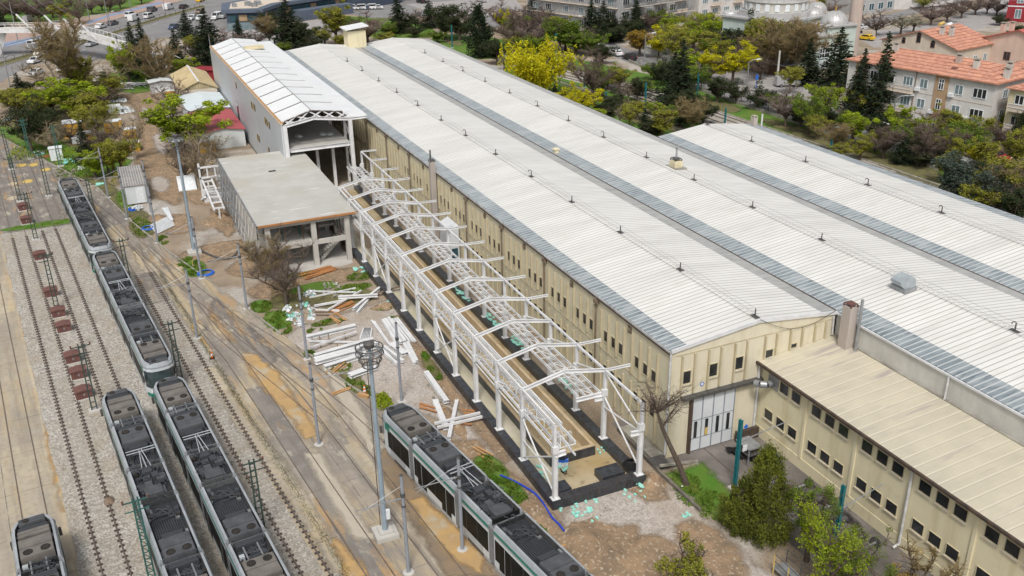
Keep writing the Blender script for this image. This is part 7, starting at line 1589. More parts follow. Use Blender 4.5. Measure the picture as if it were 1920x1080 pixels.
for a in [
 # left bank and avenue side
 ('tan', 138, 208, 58, 78, 'largest left of the dirt road'), ('airy', 118, 200, 90, 100, 'in front of the largest one at the left'), ('olive', 160, 205, 105, 60, 'right beside the largest one at the left'), ('spring', 130, 224, 150, 100, 'in the middle of the left bank'), ('spring', 100, 215, 160, 70, 'left of the middle of the bank'), ('spruce', 45, 205, 138, 46, 'at the left edge under the avenue'),
 ('dark', 60, 284, 195, 60, 'spreading above the green lattice pole'), ('dark', 80, 262, 190, 50, 'beside the spreading one on the left bank'), ('spruce', 165, 308, 230, 34, 'small between the yellow stacks'), ('olive', 185, 265, 190, 60, 'beside the stacks at the dirt road'), ('airy', 200, 300, 215, 70, 'behind the thick pole'), ('olive', 175, 240, 175, 80, 'behind the yellow stacks'), ('olive', 230, 328, 255, 56, 'yellowish by the container'), ('olive', 205, 330, 265, 50, 'next to the container'),
 ('olive', 215, 330, 270, 50, 'low behind the container'), ('airy', 255, 300, 205, 50, 'thin at the dirt road edge'), ('spring', 180, 335, 285, 50, 'low on the bank by the foam heap'), ('airy', 135, 270, 215, 60, 'above the large yellow stack'), ('airy', 100, 290, 230, 60, 'thin on the green bank'), ('olive', 75, 232, 180, 50, 'left below the avenue'), ('olive', 30, 215, 165, 60, 'small at the left edge'), ('olive', 15, 200, 172, 40, 'low at the far left'), ('airy', 190, 205, 150, 70, 'brown behind the spring green one'), ('olive', 205, 190, 140, 60, 'behind the scrap pipes'),
 ('spruce', 258, 146, 45, 34, 'left of the pair by the footbridge end'), ('spruce', 277, 140, 36, 34, 'right of the pair by the footbridge end'), ('airy', 207, 165, 112, 56, 'purplish below the footbridge'), ('spring', 232, 160, 78, 36, 'slim below the footbridge'), ('olive', 243, 158, 95, 40, 'beside the spruce pair'), ('tan', 302, 168, 64, 50, 'tall left of the tan shed'), ('spruce', 334, 128, 58, 40, 'behind the tan shed'), ('spruce', 352, 72, 20, 26, 'thin beside the white parked cars'), ('spruce', 396, 122, 18, 62, 'broad left of the clad hall'), ('olive', 375, 115, 62, 36, 'low left of the broad spruce'), ('bare', 365, 118, 70, 40, 'small behind the tan shed'),
 ('spruce', 450, 84, 33, 30, 'small before the dark building'), ('tan', 508, 90, 38, 50, 'round before the dark building'), ('spruce', 543, 92, -6, 44, 'tall behind the clad hall'), ('dark', 560, 92, 36, 56, 'behind the clad hall ridge'), ('olive', 632, 86, 12, 62, 'left of the rooftop hut'), ('olive', 610, 88, 50, 40, 'low left of the hut'), ('bare', 480, 92, 55, 40, 'low before the dark building'), ('bare', 425, 95, 55, 44, 'grey beside the broad spruce'), ('dark', 585, 94, 62, 40, 'low behind the roofs'), ('dark', 510, 66, 18, 34, 'at the dark building front'),
 ('airy', 350, 346, 252, 60, 'behind the leaning white sheets'), ('spring', 345, 290, 188, 116, 'bright beside the red roofed shed'), ('airy', 375, 356, 245, 80, 'by the white sheets and mast'), ('airy', 330, 215, 140, 50, 'thin before the tan shed'), ('airy', 395, 300, 240, 60, 'small before the red shed'),
 # far top left park
 ('bare', 8, 42, -5, 40, 'first in the park'), ('bare', 30, 40, -8, 44, 'second in the park'), ('bare', 55, 40, -8, 44, 'third in the park'), ('bare', 75, 42, -2, 44, 'in the park behind the bridge struts'), ('olive', 115, 42, 8, 44, 'in the park'), ('bare', 150, 44, 2, 40, 'dark in the park by the bridge'), ('yellow', 130, 36, 24, 26, 'small shrub like in the park'), ('bare', 173, 27, -8, 34, 'at the park edge'), ('bare', 207, 23, -10, 32, 'near the cycle lane'), ('bare', 226, 17, -14, 30, 'beside the cycle lane'), ('bare', 192, 20, -12, 30, 'behind the cycle lane'), ('bare', 100, 34, -6, 40, 'in the middle of the park'), ('bare', 266, 8, -20, 30, 'at the top edge by the avenue'), ('spruce', -4, 50, -4, 40, 'at the top left corner'), ('bare', 20, 28, -14, 44, 'deep in the park'), ('bare', 88, 26, -14, 40, 'deep in the park centre'), ('bare', 128, 22, -12, 40, 'deep in the park right'),
 # behind the hall roof
 ('bare', 690, 82, 24, 60, 'pale pinkish right of the hut'), ('tan', 668, 84, 45, 50, 'low right of the hut'), ('spruce', 748, 62, -8, 40, 'tall behind the first roof'), ('dark', 752, 62, 26, 34, 'at the foot of the tall spruce'), ('green', 728, 70, 40, 30, 'small between spruce and bare trees'), ('bare', 780, 58, 14, 30, 'thin on the lawn'), ('spruce', 806, 52, -3, 28, 'narrow behind the teal pole'), ('dark', 835, 74, 4, 56, 'tall left of the cone'), ('dark', 862, 76, 18, 52, 'right of the tall pine'), ('bare', 886, 60, 5, 40, 'purple behind the cone'), ('cone', 899, 108, 17, 46, 'at the path bend'), ('dark', 932, 122, 70, 42, 'small by the willow'), ('blossom', 945, 132, 96, 26, 'pinkish near the willow'), ('bare', 940, 60, 0, 50, 'at the side street'), ('bare', 985, 92, 4, 70, 'tall brown left of the row of dark conifers'), ('bare', 965, 96, 30, 60, 'brown before the tall one'), ('bare', 1010, 98, 30, 60, 'brown behind the willow'), ('yellow', 946, 62, 12, 22, 'small round behind the brown trees'), ('bare', 1025, 92, 38, 50, 'right of the brown group'),
 ('spruce', 1000, 40, -12, 36, 'first of the dark row at the top'), ('spruce', 1020, 42, -10, 36, 'second of the dark row at the top'), ('spruce', 1040, 44, -8, 36, 'third of the dark row at the top'), ('spruce', 1058, 46, 0, 34, 'fourth of the dark row at the top'), ('green', 1080, 102, 50, 66, 'right of the teal pole'), ('green', 1050, 100, 25, 54, 'behind the teal pole'), ('green', 1105, 105, 55, 56, 'before the dark conifers'), ('spruce', 1108, 72, 0, 44, 'tall before the scaffolded block'), ('spruce', 1130, 76, 4, 44, 'darkest before the scaffolded block'), ('spruce', 1150, 78, 22, 40, 'right of the darkest one'), ('dark', 1140, 80, 40, 50, 'at the foot of the conifer group'), ('spruce', 1203, 66, 36, 18, 'tiny before the scaffolded block'), ('spruce', 1192, 62, -6, 22, 'thin before the balconies'),
 ('willow', 1012, 178, 80, 118, 'behind the hall roof'), ('yellow', 1070, 225, 165, 30, 'thin left part of a shrub'), ('yellow', 1086, 215, 162, 62, 'shrub at the roof edge'), ('bare', 1111, 188, 94, 62, 'round brown above the tram rails'), ('spruce', 1040, 185, 158, 26, 'small under the willow'), ('dark', 1130, 120, 80, 40, 'left of the two street cars'), ('orange', 1199, 106, 57, 48, 'on the street'), ('yellow', 1236, 106, 58, 56, 'beside the orange one'), ('olive', 1265, 120, 52, 50, 'right of the yellow pair'), ('spruce', 1275, 205, 78, 54, 'big and nearly black at the tramway'), ('spruce', 1262, 190, 100, 46, 'dark left of the big black one'), ('dark', 1240, 160, 106, 36, 'by the street lamp'), ('dark', 1195, 190, 142, 30, 'low on the tram lawn'), ('airy', 1165, 196, 140, 34, 'thin on the tram lawn'), ('airy', 1178, 190, 150, 28, 'slim beside the tram pole'), ('olive', 1160, 175, 128, 44, 'spreading on the tram lawn'), ('spruce', 1208, 252, 205, 26, 'small at the roof by the teal pole'), ('dark', 1135, 220, 190, 40, 'low at the roof edge'), ('blossom', 1162, 238, 197, 18, 'slim white at the roof edge'), ('olive', 1180, 240, 195, 34, 'beside the white blossom'), ('olive', 1240, 262, 205, 60, 'golden at the roof valley'), ('dark', 1225, 258, 225, 40, 'low at the roof valley'), ('tan', 1295, 256, 196, 56, 'twiggy at the third roof gable'), ('dark', 1318, 232, 184, 44, 'round at the third roof gable'), ('dark', 1262, 212, 175, 34, 'behind the twiggy shrub'),
 # mosque side
 ('olive', 1312, 78, 18, 60, 'at the scaffolded block corner'), ('spring', 1332, 98, 28, 60, 'before the mosque corner'), ('olive', 1325, 112, 58, 60, 'below the bright one at the mosque'), ('yellow', 1330, 152, 86, 46, 'above a purple bare tree'), ('bare', 1322, 158, 108, 40, 'purple under the yellow crown'), ('yellow', 1373, 160, 90, 62, 'round on the mosque square'), ('dark', 1405, 125, 32, 44, 'before the mosque wall'), ('tan', 1455, 140, 28, 90, 'wide before the mosque'), ('olive', 1440, 130, 26, 70, 'tall before the mosque dome'), ('airy', 1482, 132, 40, 60, 'thin before the small dome'), ('spruce', 1512, 160, 74, 62, 'wide by the silver van'), ('spruce', 1567, 160, 54, 54, 'before the mosque porch'), ('spruce', 1606, 226, 94, 50, 'before the orange roof'), ('spruce', 1643, 236, 66, 52, 'across the orange roof'), ('airy', 1380, 135, 80, 40, 'thin on the square'), ('dark', 1345, 192, 142, 44, 'left of the curved fence'), ('dark', 1380, 194, 152, 34, 'small at the fence'), ('bare', 1400, 132, 60, 36, 'grey by the mosque wall'), ('spring', 1298, 75, 45, 34, 'by the scaffolded block'), ('bare', 1290, 115, 85, 40, 'left of the square'),
 ('bare', 1472, 238, 165, 60, 'dark on the tram lawn beside the curved fence'), ('green', 1515, 252, 172, 56, 'on the tram lawn'), ('spring', 1545, 222, 155, 56, 'before the apartment block corner'), ('dark', 1552, 246, 205, 40, 'low right of the tram lawn tree'), ('spring', 1596, 272, 212, 54, 'round bright on the tram lawn'), ('tan', 1562, 288, 240, 50, 'low orange brown shrub'), ('olive', 1612, 300, 262, 44, 'cone like at the roof edge'), ('olive', 1622, 226, 165, 64, 'before the apartment windows'), ('spring', 1702, 222, 170, 56, 'behind the street lamp'), ('spring', 1755, 226, 174, 54, 'before the tan stair bay'), ('bare', 1655, 298, 230, 60, 'dark purple at the street'), ('bare', 1728, 312, 222, 84, 'wide purple brown on the lawn'), ('green', 1700, 285, 225, 60, 'left of the wide purple one'), ('cone', 1690, 308, 262, 60, 'dark bush under purple trees'), ('dark', 1720, 312, 268, 60, 'bush like under purple trees'), ('olive', 1815, 252, 180, 64, 'before the right corner of the block'), ('olive', 1825, 270, 210, 60, 'before the right block'), ('dark', 1850, 250, 190, 40, 'before the pale yellow block'),
 ('blue', 1792, 385, 285, 96, 'large at the third roof edge'), ('olive', 1785, 322, 258, 44, 'with yellow buds behind the blue one'), ('yellow', 1832, 312, 268, 40, 'flat crowned by the red cars'), ('spruce', 1905, 250, 115, 66, 'tall at the right edge'), ('olive', 1885, 385, 292, 90, 'at the right edge above the roof'), ('olive', 1900, 330, 242, 60, 'yellowish at the right edge'), ('dark', 1868, 400, 330, 60, 'low at the roof edge right'), ('olive', 1850, 380, 320, 44, 'slim right of the blue one'), ('bare', 1912, 410, 330, 60, 'dark at the lower right of the grove'), ('olive', 1760, 300, 250, 50, 'between the purple tree and the blue conifer'), ('dark', 1835, 345, 300, 44, 'behind the blue conifer'), ('bare', 1890, 300, 225, 60, 'tall brown before the yellow block'),
 # top right street
 ('bare', 1641, 66, 20, 50, 'big by the far street'), ('blossom', 1688, 66, 26, 44, 'forked on the pink square'), ('blossom', 1712, 62, 24, 40, 'right twin on the pink square'), ('bare', 1745, 48, 5, 50, 'behind the pink house ridge'), ('bare', 1775, 42, 0, 44, 'along the far street left'), ('bare', 1802, 34, -4, 40, 'along the far street middle'), ('bare', 1828, 28, -8, 40, 'along the far street right'), ('bare', 1850, 26, -10, 36, 'near the maroon building'), ('bare', 1868, 30, -6, 36, 'beside the maroon building'), ('olive', 1730, 18, -6, 34, 'before the white block'), ('dark', 1875, 48, 28, 44, 'dark shrub like before the maroon building'), ('dark', 1912, 85, 45, 40, 'at the right edge by the houses'), ('bare', 1560, 30, 0, 50, 'behind the small domes'), ('olive', 1540, 20, -6, 44, 'behind the mosque dome'),
 ('green', 1140, 165, 120, 50, 'filling between willow and street'), ('green', 1000, 110, 60, 56, 'behind the yellow willow'), ('olive', 975, 105, 65, 50, 'beneath the brown pair'), ('spring', 1290, 150, 95, 60, 'wide before the street lamp'), ('olive', 1345, 135, 75, 60, 'behind the round yellow one'), ('green', 1300, 170, 120, 50, 'above the dark spruce group'), ('spring', 1115, 235, 205, 40, 'low by the forsythia'), ('green', 1205, 180, 150, 40, 'on the tram lawn near the poles'), ('spring', 1225, 215, 190, 34, 'low on the tram lawn'),
 ('dark', 1420, 205, 160, 44, 'at the curved fence'), ('olive', 1640, 285, 245, 44, 'low before the apartment cars'), ('spring', 1690, 265, 205, 60, 'right behind the street lamp'), ('olive', 1770, 262, 205, 60, 'wide before the stair bay'), ('green', 1800, 280, 225, 60, 'below the right block windows'), ('tan', 1900, 392, 300, 70, 'brown by the roof edge at the right'), ('olive', 1820, 372, 315, 50, 'between the blue conifer and the right edge'), ('dark', 1915, 300, 200, 60, 'at the right edge below the pale yellow block'), ('olive', 1840, 330, 265, 60, 'beside the yellow crown'), ('green', 1582, 250, 205, 40, 'by the curved fence end'), ('olive', 1480, 175, 120, 40, 'behind the silver van'),
 ('green', 655, 60, 28, 40, 'left of the parked cars'), ('olive', 700, 60, 36, 40, 'before the parked cars'), ('dark', 775, 70, 48, 40, 'low on the lawn edge'), ('green', 820, 80, 55, 40, 'under the pines'), ('dark', 905, 80, 48, 44, 'behind the cone'), ('olive', 720, 84, 60, 40, 'at the far roof edge'), ('dark', 470, 98, 70, 30, 'low behind the clad hall'), ('green', 530, 100, 78, 40, 'low behind the ridge of the clad hall'), ('olive', 640, 92, 66, 40, 'low beside the rooftop hut'), ('spring', 350, 150, 105, 40, 'behind the tan shed roof'), ('dark', 320, 142, 95, 40, 'dark behind the tan shed'), ('green', 285, 160, 120, 44, 'low before the spruce pair'), ('dark', 195, 175, 140, 50, 'dark below the avenue'), ('dark', 55, 190, 150, 40, 'dark bush like below the avenue'), ('green', 175, 190, 160, 44, 'behind the bank'), ('olive', 60, 215, 165, 60, 'yellowish on the left bank edge'),
 ('green', 1130, 170, 140, 36, 'low at the tram rails by the brown tree'), ('dark', 1150, 205, 170, 40, 'dark beside the tram poles'), ('olive', 1195, 225, 190, 40, 'behind the white blossom'), ('green', 1250, 235, 195, 40, 'under the black spruce'), ('dark', 1290, 215, 165, 50, 'right of the black spruce'), ('dark', 1275, 235, 200, 44, 'between black spruce and third roof'), ('green', 1255, 150, 112, 50, 'behind the dark spruces'), ('green', 1225, 150, 118, 36, 'beside the street lamp base'), ('olive', 1270, 100, 45, 60, 'behind the yellow pair'), ('spring', 1300, 95, 42, 60, 'left of the mosque corner'), ('green', 1350, 120, 62, 50, 'at the mosque side wall'), ('dark', 1365, 112, 50, 44, 'dark at the mosque side'), ('olive', 1420, 135, 60, 60, 'left of the wide tan one'), ('tan', 1490, 150, 55, 70, 'right of the wide tan one'), ('bare', 1425, 150, 100, 44, 'small by the kiosk'),
 ('green', 1460, 215, 172, 40, 'by the fence before the van'), ('dark', 1500, 238, 192, 44, 'left of the leafy lawn tree'), ('olive', 1530, 262, 215, 40, 'right of the leafy lawn tree'), ('olive', 1660, 232, 185, 56, 'between lamp and apartment block'), ('green', 1725, 240, 195, 60, 'before the ground floor windows'), ('spring', 1680, 238, 190, 44, 'bright beside the lamp'), ('dark', 1640, 262, 222, 50, 'hedge like before the cars'), ('dark', 1780, 280, 238, 60, 'hedge like before the right stair bay'), ('olive', 1575, 300, 268, 36, 'low at the roof edge below the fence'), ('olive', 1770, 345, 290, 50, 'left of the blue conifer'), ('green', 1800, 302, 240, 70, 'before the right corner'), ('spring', 1868, 268, 210, 40, 'before the pale yellow block door'), ('olive', 1838, 402, 345, 60, 'below the blue conifer'), ('dark', 1900, 425, 350, 60, 'lowest at the right edge'),
 ('green', 968, 70, 25, 50, 'at the lawn by the side street'), ('olive', 1040, 75, 30, 50, 'behind the green pair'), ('green', 1060, 95, 45, 50, 'between the green pair'), ('dark', 1170, 70, 30, 40, 'before the grey balconies'), ('bare', 1215, 60, 20, 44, 'before the white windows'), ('spring', 1255, 62, 28, 50, 'bright before the grey block end'), ('green', 1235, 55, 12, 40, 'before the grey block end'),
 # foreground
 ('airy', 537, 572, 432, 84, 'before the concrete frame'), ('tan', 505, 520, 440, 60, 'at the corner column of the concrete frame'),
]: tree(*a)
# low bushes on the lawn and kerb
def bush(bx, by, ty, w, mt, label, seed, n=700, s=.09):
    q = random.Random(seed); p = G(bx, by); h = max(.35, HT(bx, by, ty)); r = w / FPX * PR(p)[2] / 2; t = thing('bush', label, 'bush', p); st = MB(); lf = MB()
    for k in range(7): a = q.uniform(0, 6.3); st.tube((p[0], p[1], 0), (p[0] + r * .6 * math.cos(a), p[1] + r * .6 * math.sin(a), h * .7), .03, .01, 4, False)
    for k in range(n):
        a = q.uniform(0, 6.3); u = math.sqrt(q.random()); z = h * (1 - u * u * .75) * q.uniform(.45, 1.05); leafquad(lf, (p[0] + r * u * math.cos(a), p[1] + r * u * math.sin(a), z), s * q.uniform(.6, 1.4), q, 1.0, .6)
    st.build('stems', M['bark'], t); lf.build('crown', M[mt], t)
bush(722, 765, 735, 30, 'lf_spring', 'small yellow green bush on the kerb by the tram nose', 1)
bush(712, 752, 738, 22, 'lf_olive', 'low olive bush behind the kerb and mast', 2)
bush(540, 560, 505, 60, 'twig_tan', 'tan dry shrub in front of the concrete frame column', 3, 900)
bush(40, 300, 275, 50, 'lf_spring', 'low bright bush on the far left bank', 4)
bush(160, 330, 308, 46, 'lf_green', 'low green bush by the foam heap', 5); bush(140, 300, 275, 60, 'lf_spring', 'wide low green bush on the bank', 6); bush(230, 345, 318, 40, 'lf_olive', 'low olive bush by the container', 7)
bush(8, 195, 170, 40, 'lf_spring', 'bright bush at the far left under the avenue', 8); bush(1085, 220, 205, 60, 'lf_green', 'round clipped green bush at the roof edge', 9); bush(800, 70, 60, 30, 'lf_green', 'dark round bush on the lawn beyond the roof', 10)
# foreground trees at the lower right, finer leaves
f1 = thuja(31, 'needle_gold', 6.0, 2.1, 20000, .07, 'thuja', .62, 170); p = G(1428, 1008); place(f1, p, .4, 'golden green thuja standing between the lawn and the annex yard', (1.0, 1.0, HT(1428, 1008, 838) / 6.0))
f1b = thuja(34, 'needle_gold', 4.0, 1.7, 10000, .07, 'thuja', .45, 90); p = G(1388, 992); place(f1b, p, .4, 'smaller darker thuja against the left side of the tall one', (1.0, 1.0, 1.0))
f2 = broad(32, 'lf_green', h=6.5, n=7000, s=.075, base=.2, clumps=80, clump=.75); p = G(1512, 1052); place(f2, p, 1.0, 'green leafy tree right of the golden thuja', (.72, .72, HT(1512, 1052, 890) / 6.5))
f3 = broad(33, 'lf_spring', h=6.5, n=8000, s=.07, base=.2, clumps=90, clump=.8); p = G(1545, 1130); place(f3, p, 2.2, 'brighter green tree at the lower edge by the platform', (.85, .85, HT(1545, 1130, 950) / 6.5))
f3b = broad(38, 'lf_green', h=6.5, n=6000, s=.07, base=.2, clumps=90, clump=.8); p = G(1590, 1120); place(f3b, p, .2, 'green tree right of the brighter one at the lower edge', (.7, .7, HT(1590, 1120, 985) / 6.5))
f4 = broad(35, 'lf_olive', h=5, n=7000, s=.09, base=.2, clumps=60, clump=.85, name='young_pine'); p = G(1285, 1130); place(f4, p, 0.0, 'olive young pine cut by the lower edge', (.85, .85, HT(1285, 1130, 1003) / 5))
f5 = bare(36, 'twig_tan', h=5, n=3000, s=.25, base=.15); p = G(1720, 1140); place(f5, p, 0.0, 'tan shrub like tree at the lower edge by the annex', (1.0, 1.0, .8))
f5b = broad(37, 'lf_orange', h=5, n=1800, s=.07, base=.15, clumps=60); p = G(1690, 1150); place(f5b, p, 0.0, 'orange budded tree at the lower edge by the annex', (.9, .9, .75))
# leaning bare tree at the hall corner
q = random.Random(77); base = np.array(G(1288, 908)); t = thing('bare_tree', 'leaning bare dark tree at the near corner of the hall', 'tree', tuple(base)); tr = MB(); tw = MB(); fi = MB()
c = [base + (0, 0, -.1), base + np.array((.3, .55, 1.6)), base + np.array((.6, 1.25, 3.3)), base + np.array((.8, 1.85, 4.8)), base + np.array((.9, 2.2, 6.0))]
for k in range(4): tr.tube(c[k], c[k + 1], .24 - .035 * k, .24 - .035 * (k + 1), 8, False)
segs = []
for k in range(17):
    a = q.uniform(0, 6.3); s0 = c[4] if k > 2 else c[3]; pts, d = limb(tr, s0, (math.cos(a), math.sin(a), q.uniform(.1, 2.2)), q.uniform(1.6, 3.0), .06, .015, 5, .2, q)
    for j in range(1, 6):
        for _ in range(3): a2 = q.uniform(0, 6.3); p2, d2 = limb(tw, pts[j], (math.cos(a2), math.sin(a2), q.uniform(-.3, .9)), q.uniform(.4, 1.1), .016, .006, 3, .3, q, 4); segs += [(p2[i], p2[i + 1]) for i in range(3)]
for _ in range(900):
    a, b = segs[q.randrange(len(segs))]; p = a + (b - a) * q.random(); e = p + np.array([q.gauss(0, .2), q.gauss(0, .2), q.gauss(.05, .2)]); fi.tube(p, e, .008, .005, 3, False)
tr.build('trunk', M['bark'], t); tw.build('branches', M['bark'], t); fi.build('twigs', M['twig'], t)
# ---------------------------------------------------------------- building site clutter
def steel_beam(a, b, w=.22, h=.24, label='', name='steel_beam', z=.0, z2=None, group=None, mt='steel_white', hollow=False):
    p = np.array(G(*a)); q_ = np.array(G(*b)); p[2] = z + h / 2 + .03; q_[2] = (z if z2 is None else z2) + h / 2 + .03
    m = MB(); m.ibeam(p, q_, w, h, .035) if not hollow else m.beam(p, q_, w, h)
    return tag(m.build(name, M[mt]), label, 'steel beam', group)
B = [((575, 637), (667, 615), .5, .35, 'wide white beam lying alone nearest the left pole'), ((580, 643), (669, 645), .16, .16, 'thin white bar crossing below the wide lone beam'), ((582, 661), (670, 630), .14, .14, 'thin slanting white bar over the crossing bar'),
     ((590, 672), (700, 640), .45, .35, 'white beam at the top of the long left pile'), ((590, 680), (710, 648), .45, .35, 'second white beam of the long left pile'), ((592, 686), (705, 655), .45, .35, 'third white beam of the long left pile'), ((608, 693), (688, 668), .5, .35, 'shortest white beam at the bottom of the left pile'),
     ((655, 710), (705, 692), .7, .3, 'broad white section behind the caged mast head'), ((635, 567), (709, 563), .3, .3, 'white beam lying level across the dark plank'), ((580, 560), (667, 542), .14, .14, 'long thin white bar pointing at the foundation'), ((588, 549), (668, 551), .14, .14, 'level thin white bar by the plastic bundle'),
     ((663, 585), (713, 545), .3, .3, 'white channel leaning up to the foundation kerb'), ((670, 589), (690, 566), .25, .25, 'short white channel next to the orange timber'), ((616, 588), (678, 552), .16, .16, 'slanting white bar through the scrap timber'), ((590, 578), (645, 568), .2, .2, 'white bar half under the waste heap'), ((592, 584), (637, 585), .18, .18, 'short flat white bar in front of the waste heap'),
     ((697, 604), (730, 650), .16, .16, 'outer thin white bar of the right hand row'), ((702, 607), (733, 654), .16, .16, 'inner thin white bar of the right hand row'), ((718, 603), (745, 648), .3, .25, 'first thick bar of the stacked row'), ((723, 602), (752, 647), .3, .25, 'second thick bar of the stacked row'), ((729, 601), (760, 646), .3, .25, 'third thick bar of the stacked row'),
     ((735, 601), (768, 644), .2, .2, 'fourth thinner bar of the stacked row'), ((740, 601), (774, 644), .2, .2, 'fifth thinner bar of the stacked row'), ((745, 601), (779, 645), .2, .2, 'outermost bar at the right of the stacked row'), ((733, 648), (760, 668), .7, .3, 'thick white bundle at the foot of the row'), ((712, 657), (745, 687), .3, .25, 'white beam below the mast head pointing right'), ((720, 655), (756, 683), .3, .25, 'white beam beside it near the slim pole'), ((758, 648), (778, 685), .3, .25, 'paired white beam left end of the row'), ((764, 646), (782, 682), .3, .25, 'paired white beam right end of the row'),
     ((799, 704), (838, 760), .45, .3, 'white channel lying between gravel and foundation'), ((816, 756), (837, 808), .45, .35, 'thick white leg of the crossed beams by the tram'), ((857, 757), (842, 828), .3, .3, 'second leg of the crossed beams by the tram'), ((815, 805), (912, 782), .18, .2, 'upper thin bar across the crossed beams'), ((820, 810), (914, 787), .18, .2, 'lower thin bar across the crossed beams')]
for k, (a, b, w, h, lab) in enumerate(B):
    steel_beam(a, b, w, h, lab, z=.02 + (k % 3) * .06 + (.25 if 'across' in lab or 'slanting' in lab else 0), group='white steel sections lying on the site', hollow=(w < .24))
for k in range(7):
    a = (676 + k * 3.0, 640); b = (683 + k * 2.2, 620); m = MB(); p = np.array(G(*a)); r = np.array(G(*b)); p[2] = r[2] = .18; m.beam(p, r, .2, .25); tag(m.build('steel_beam', M['steel_white']), 'short white bar in the tight bundle behind the caged mast head', 'steel beam', 'bundle of short white bars')
def planks(cx, cy, n, ln, wd, rot, mt, label, seed, spread=.5, h=.05, layers=3, wide=.16):
    q = random.Random(seed); c = G(cx, cy)
    for k in range(n):
        a = rot + q.uniform(-.12, .12); L = ln * q.uniform(.75, 1.05); o = q.uniform(-wd, wd); z = .03 + (k % layers) * (h + .01)
        dx, dy = math.cos(a) * L / 2, math.sin(a) * L / 2; x = c[0] - math.sin(rot) * o + q.uniform(-spread, spread) * .3; y = c[1] + math.cos(rot) * o
        m = MB(); m.beam((x - dx, y - dy, z + .02), (x + dx, y + dy, z + .02 + q.uniform(0, .04)), wide, h); tag(m.build('timber_board', M[mt]), label, 'board', label)
planks(597, 512, 14, 4.2, 1.0, -1.35, 'timber', 'orange shuttering board in the flat pile before the concrete frame', 1)
planks(640, 577, 9, 3.0, .6, -1.2, 'timber', 'orange board under the crossed white bars', 2)
planks(638, 598, 7, 2.0, .9, .3, 'plank', 'loose pine batten beside the waste heap', 3, 2)
planks(808, 768, 5, 2.4, .35, -2.5, 'timber', 'orange board in the small heap above the tram nose', 4)
planks(635, 690, 4, 3.0, .5, -.9, 'plank', 'pine batten lying across the grass by the beam pile', 5, 1)
planks(1085, 1011, 1, 3.2, .05, -1.57, 'plank', 'single pine batten on the brown earth by the foundation end', 6)
planks(640, 735, 3, 2.2, .5, -1.3, 'plank', 'pine batten by the kerb near the orange cone', 7)
planks(684, 744, 2, 1.0, .2, -2.4, 'plank', 'short thick pine block on the kerb', 8, wide=.3, h=.15)
planks(605, 590, 5, 1.6, .7, 1.2, 'plank_dark', 'weathered batten in the waste heap', 9, 2)
planks(800, 900, 3, 1.8, .8, -2.2, 'plank_dark', 'weathered batten near the crossed beams', 10, 2) if False else None
planks(880, 790, 4, 1.4, 1.4, -2.1, 'timber', 'short orange batten scattered by the crossed beams', 11, 3)
planks(905, 850, 3, 1.8, .3, .4, 'plank', 'pale batten beside the foundation kerb', 12, 3)
planks(94, 293, 6, 2.2, .8, -1.2, 'timber', 'orange board in the heap on the green bank', 13)
for (a, b) in (((700, 557), (752, 550)), ): 
    p, r = np.array(G(*a)), np.array(G(*b)); p[2] = .3; r[2] = .8; m = MB(); m.beam(p, r, .3, .06); tag(m.build('scaffold_board', M['plank_dark']), 'long dark plank bridging from the rubble up to the foundation', 'board')
# dark rails under the beams
for k in range(7):
    a = (585 + k * 16, 625 + k * 3 + (k % 2) * 12); p = np.array(G(*a)); m = MB(); m.beam((p[0] + 1.3, p[1] - .2, .05), (p[0] - 1.4, p[1] + .3, .05), .1, .08); tag(m.build('bearer', M['plank_dark']), 'dark bearer under the white beams', 'bearer', 'bearers under the white beams')
# foam pieces
def foam(cx, cy, n, rx, ry, label, seed, s=.3, mt='foam', z=0.0, hz=0.0):
    q = random.Random(seed); c = G(cx, cy, z)
    for k in range(n):
        a = q.uniform(0, 6.28); r = math.sqrt(q.random()); x = c[0] + rx * r * math.cos(a); y = c[1] + ry * r * math.sin(a); w = s * q.uniform(.4, 1.3); d = s * q.uniform(.4, 1.0); an = q.uniform(0, 3.1)
        pl = [(x + math.cos(an + t) * w * q.uniform(.6, 1), y + math.sin(an + t) * d * q.uniform(.6, 1)) for t in (0, 1.1, 2.3, 3.4, 4.6, 5.5)]
        m = MB(); zz = z + .02 + q.random() * hz; m.prism(pl, zz, zz + q.uniform(.04, .1))
        o = m.build('foam_piece', M[mt]); o.location.z += 0
        tag(o, label, 'foam piece', label)
foam(1085, 950, 34, 1.9, 1.5, 'torn turquoise foam scrap on the gravel before the foundation end', 1, .2)
foam(1195, 905, 14, .9, .5, 'turquoise foam scrap in the heap at the right foundation corner', 2, .28, hz=.2)
foam(1185, 925, 10, 1.4, .8, 'turquoise foam scrap strewn right of the foundation', 3, .18)
foam(1289, 970, 9, .5, .35, 'turquoise foam scrap on the pale gravel below the lawn', 4, .15)
foam(675, 507, 10, .8, .8, 'turquoise foam sheet scrap beside the far foundation kerb', 5, .35, hz=.2)
foam(728, 566, 1, .1, .1, 'bright blue foam lump on bare earth by the foundation', 6, .4, 'foam')
foam(925, 602, 22, 2.2, .35, 'turquoise foam scrap on the black strip beyond the pit', 7, .3, z=.72)
foam(972, 642, 18, 1.6, .35, 'turquoise foam scrap below the crane beams', 8, .3, z=.72)
foam(862, 548, 18, 2.6, .35, 'turquoise foam scrap in the far trench', 9, .3, z=.72)
foam(1060, 722, 14, 1.8, .3, 'turquoise foam scrap on the black kerb nearest the hall wall', 10, .28, z=.72)
foam(1125, 845, 16, .5, .9, 'pale turquoise crumbs on the end floor', 11, .12, z=.24)
foam(1055, 878, 5, .35, .5, 'turquoise foam sheet by the paint cans', 12, .28, z=.24)
foam(1015, 885, 8, .9, .3, 'turquoise foam scrap at the left inner kerb', 13, .2, z=.32)
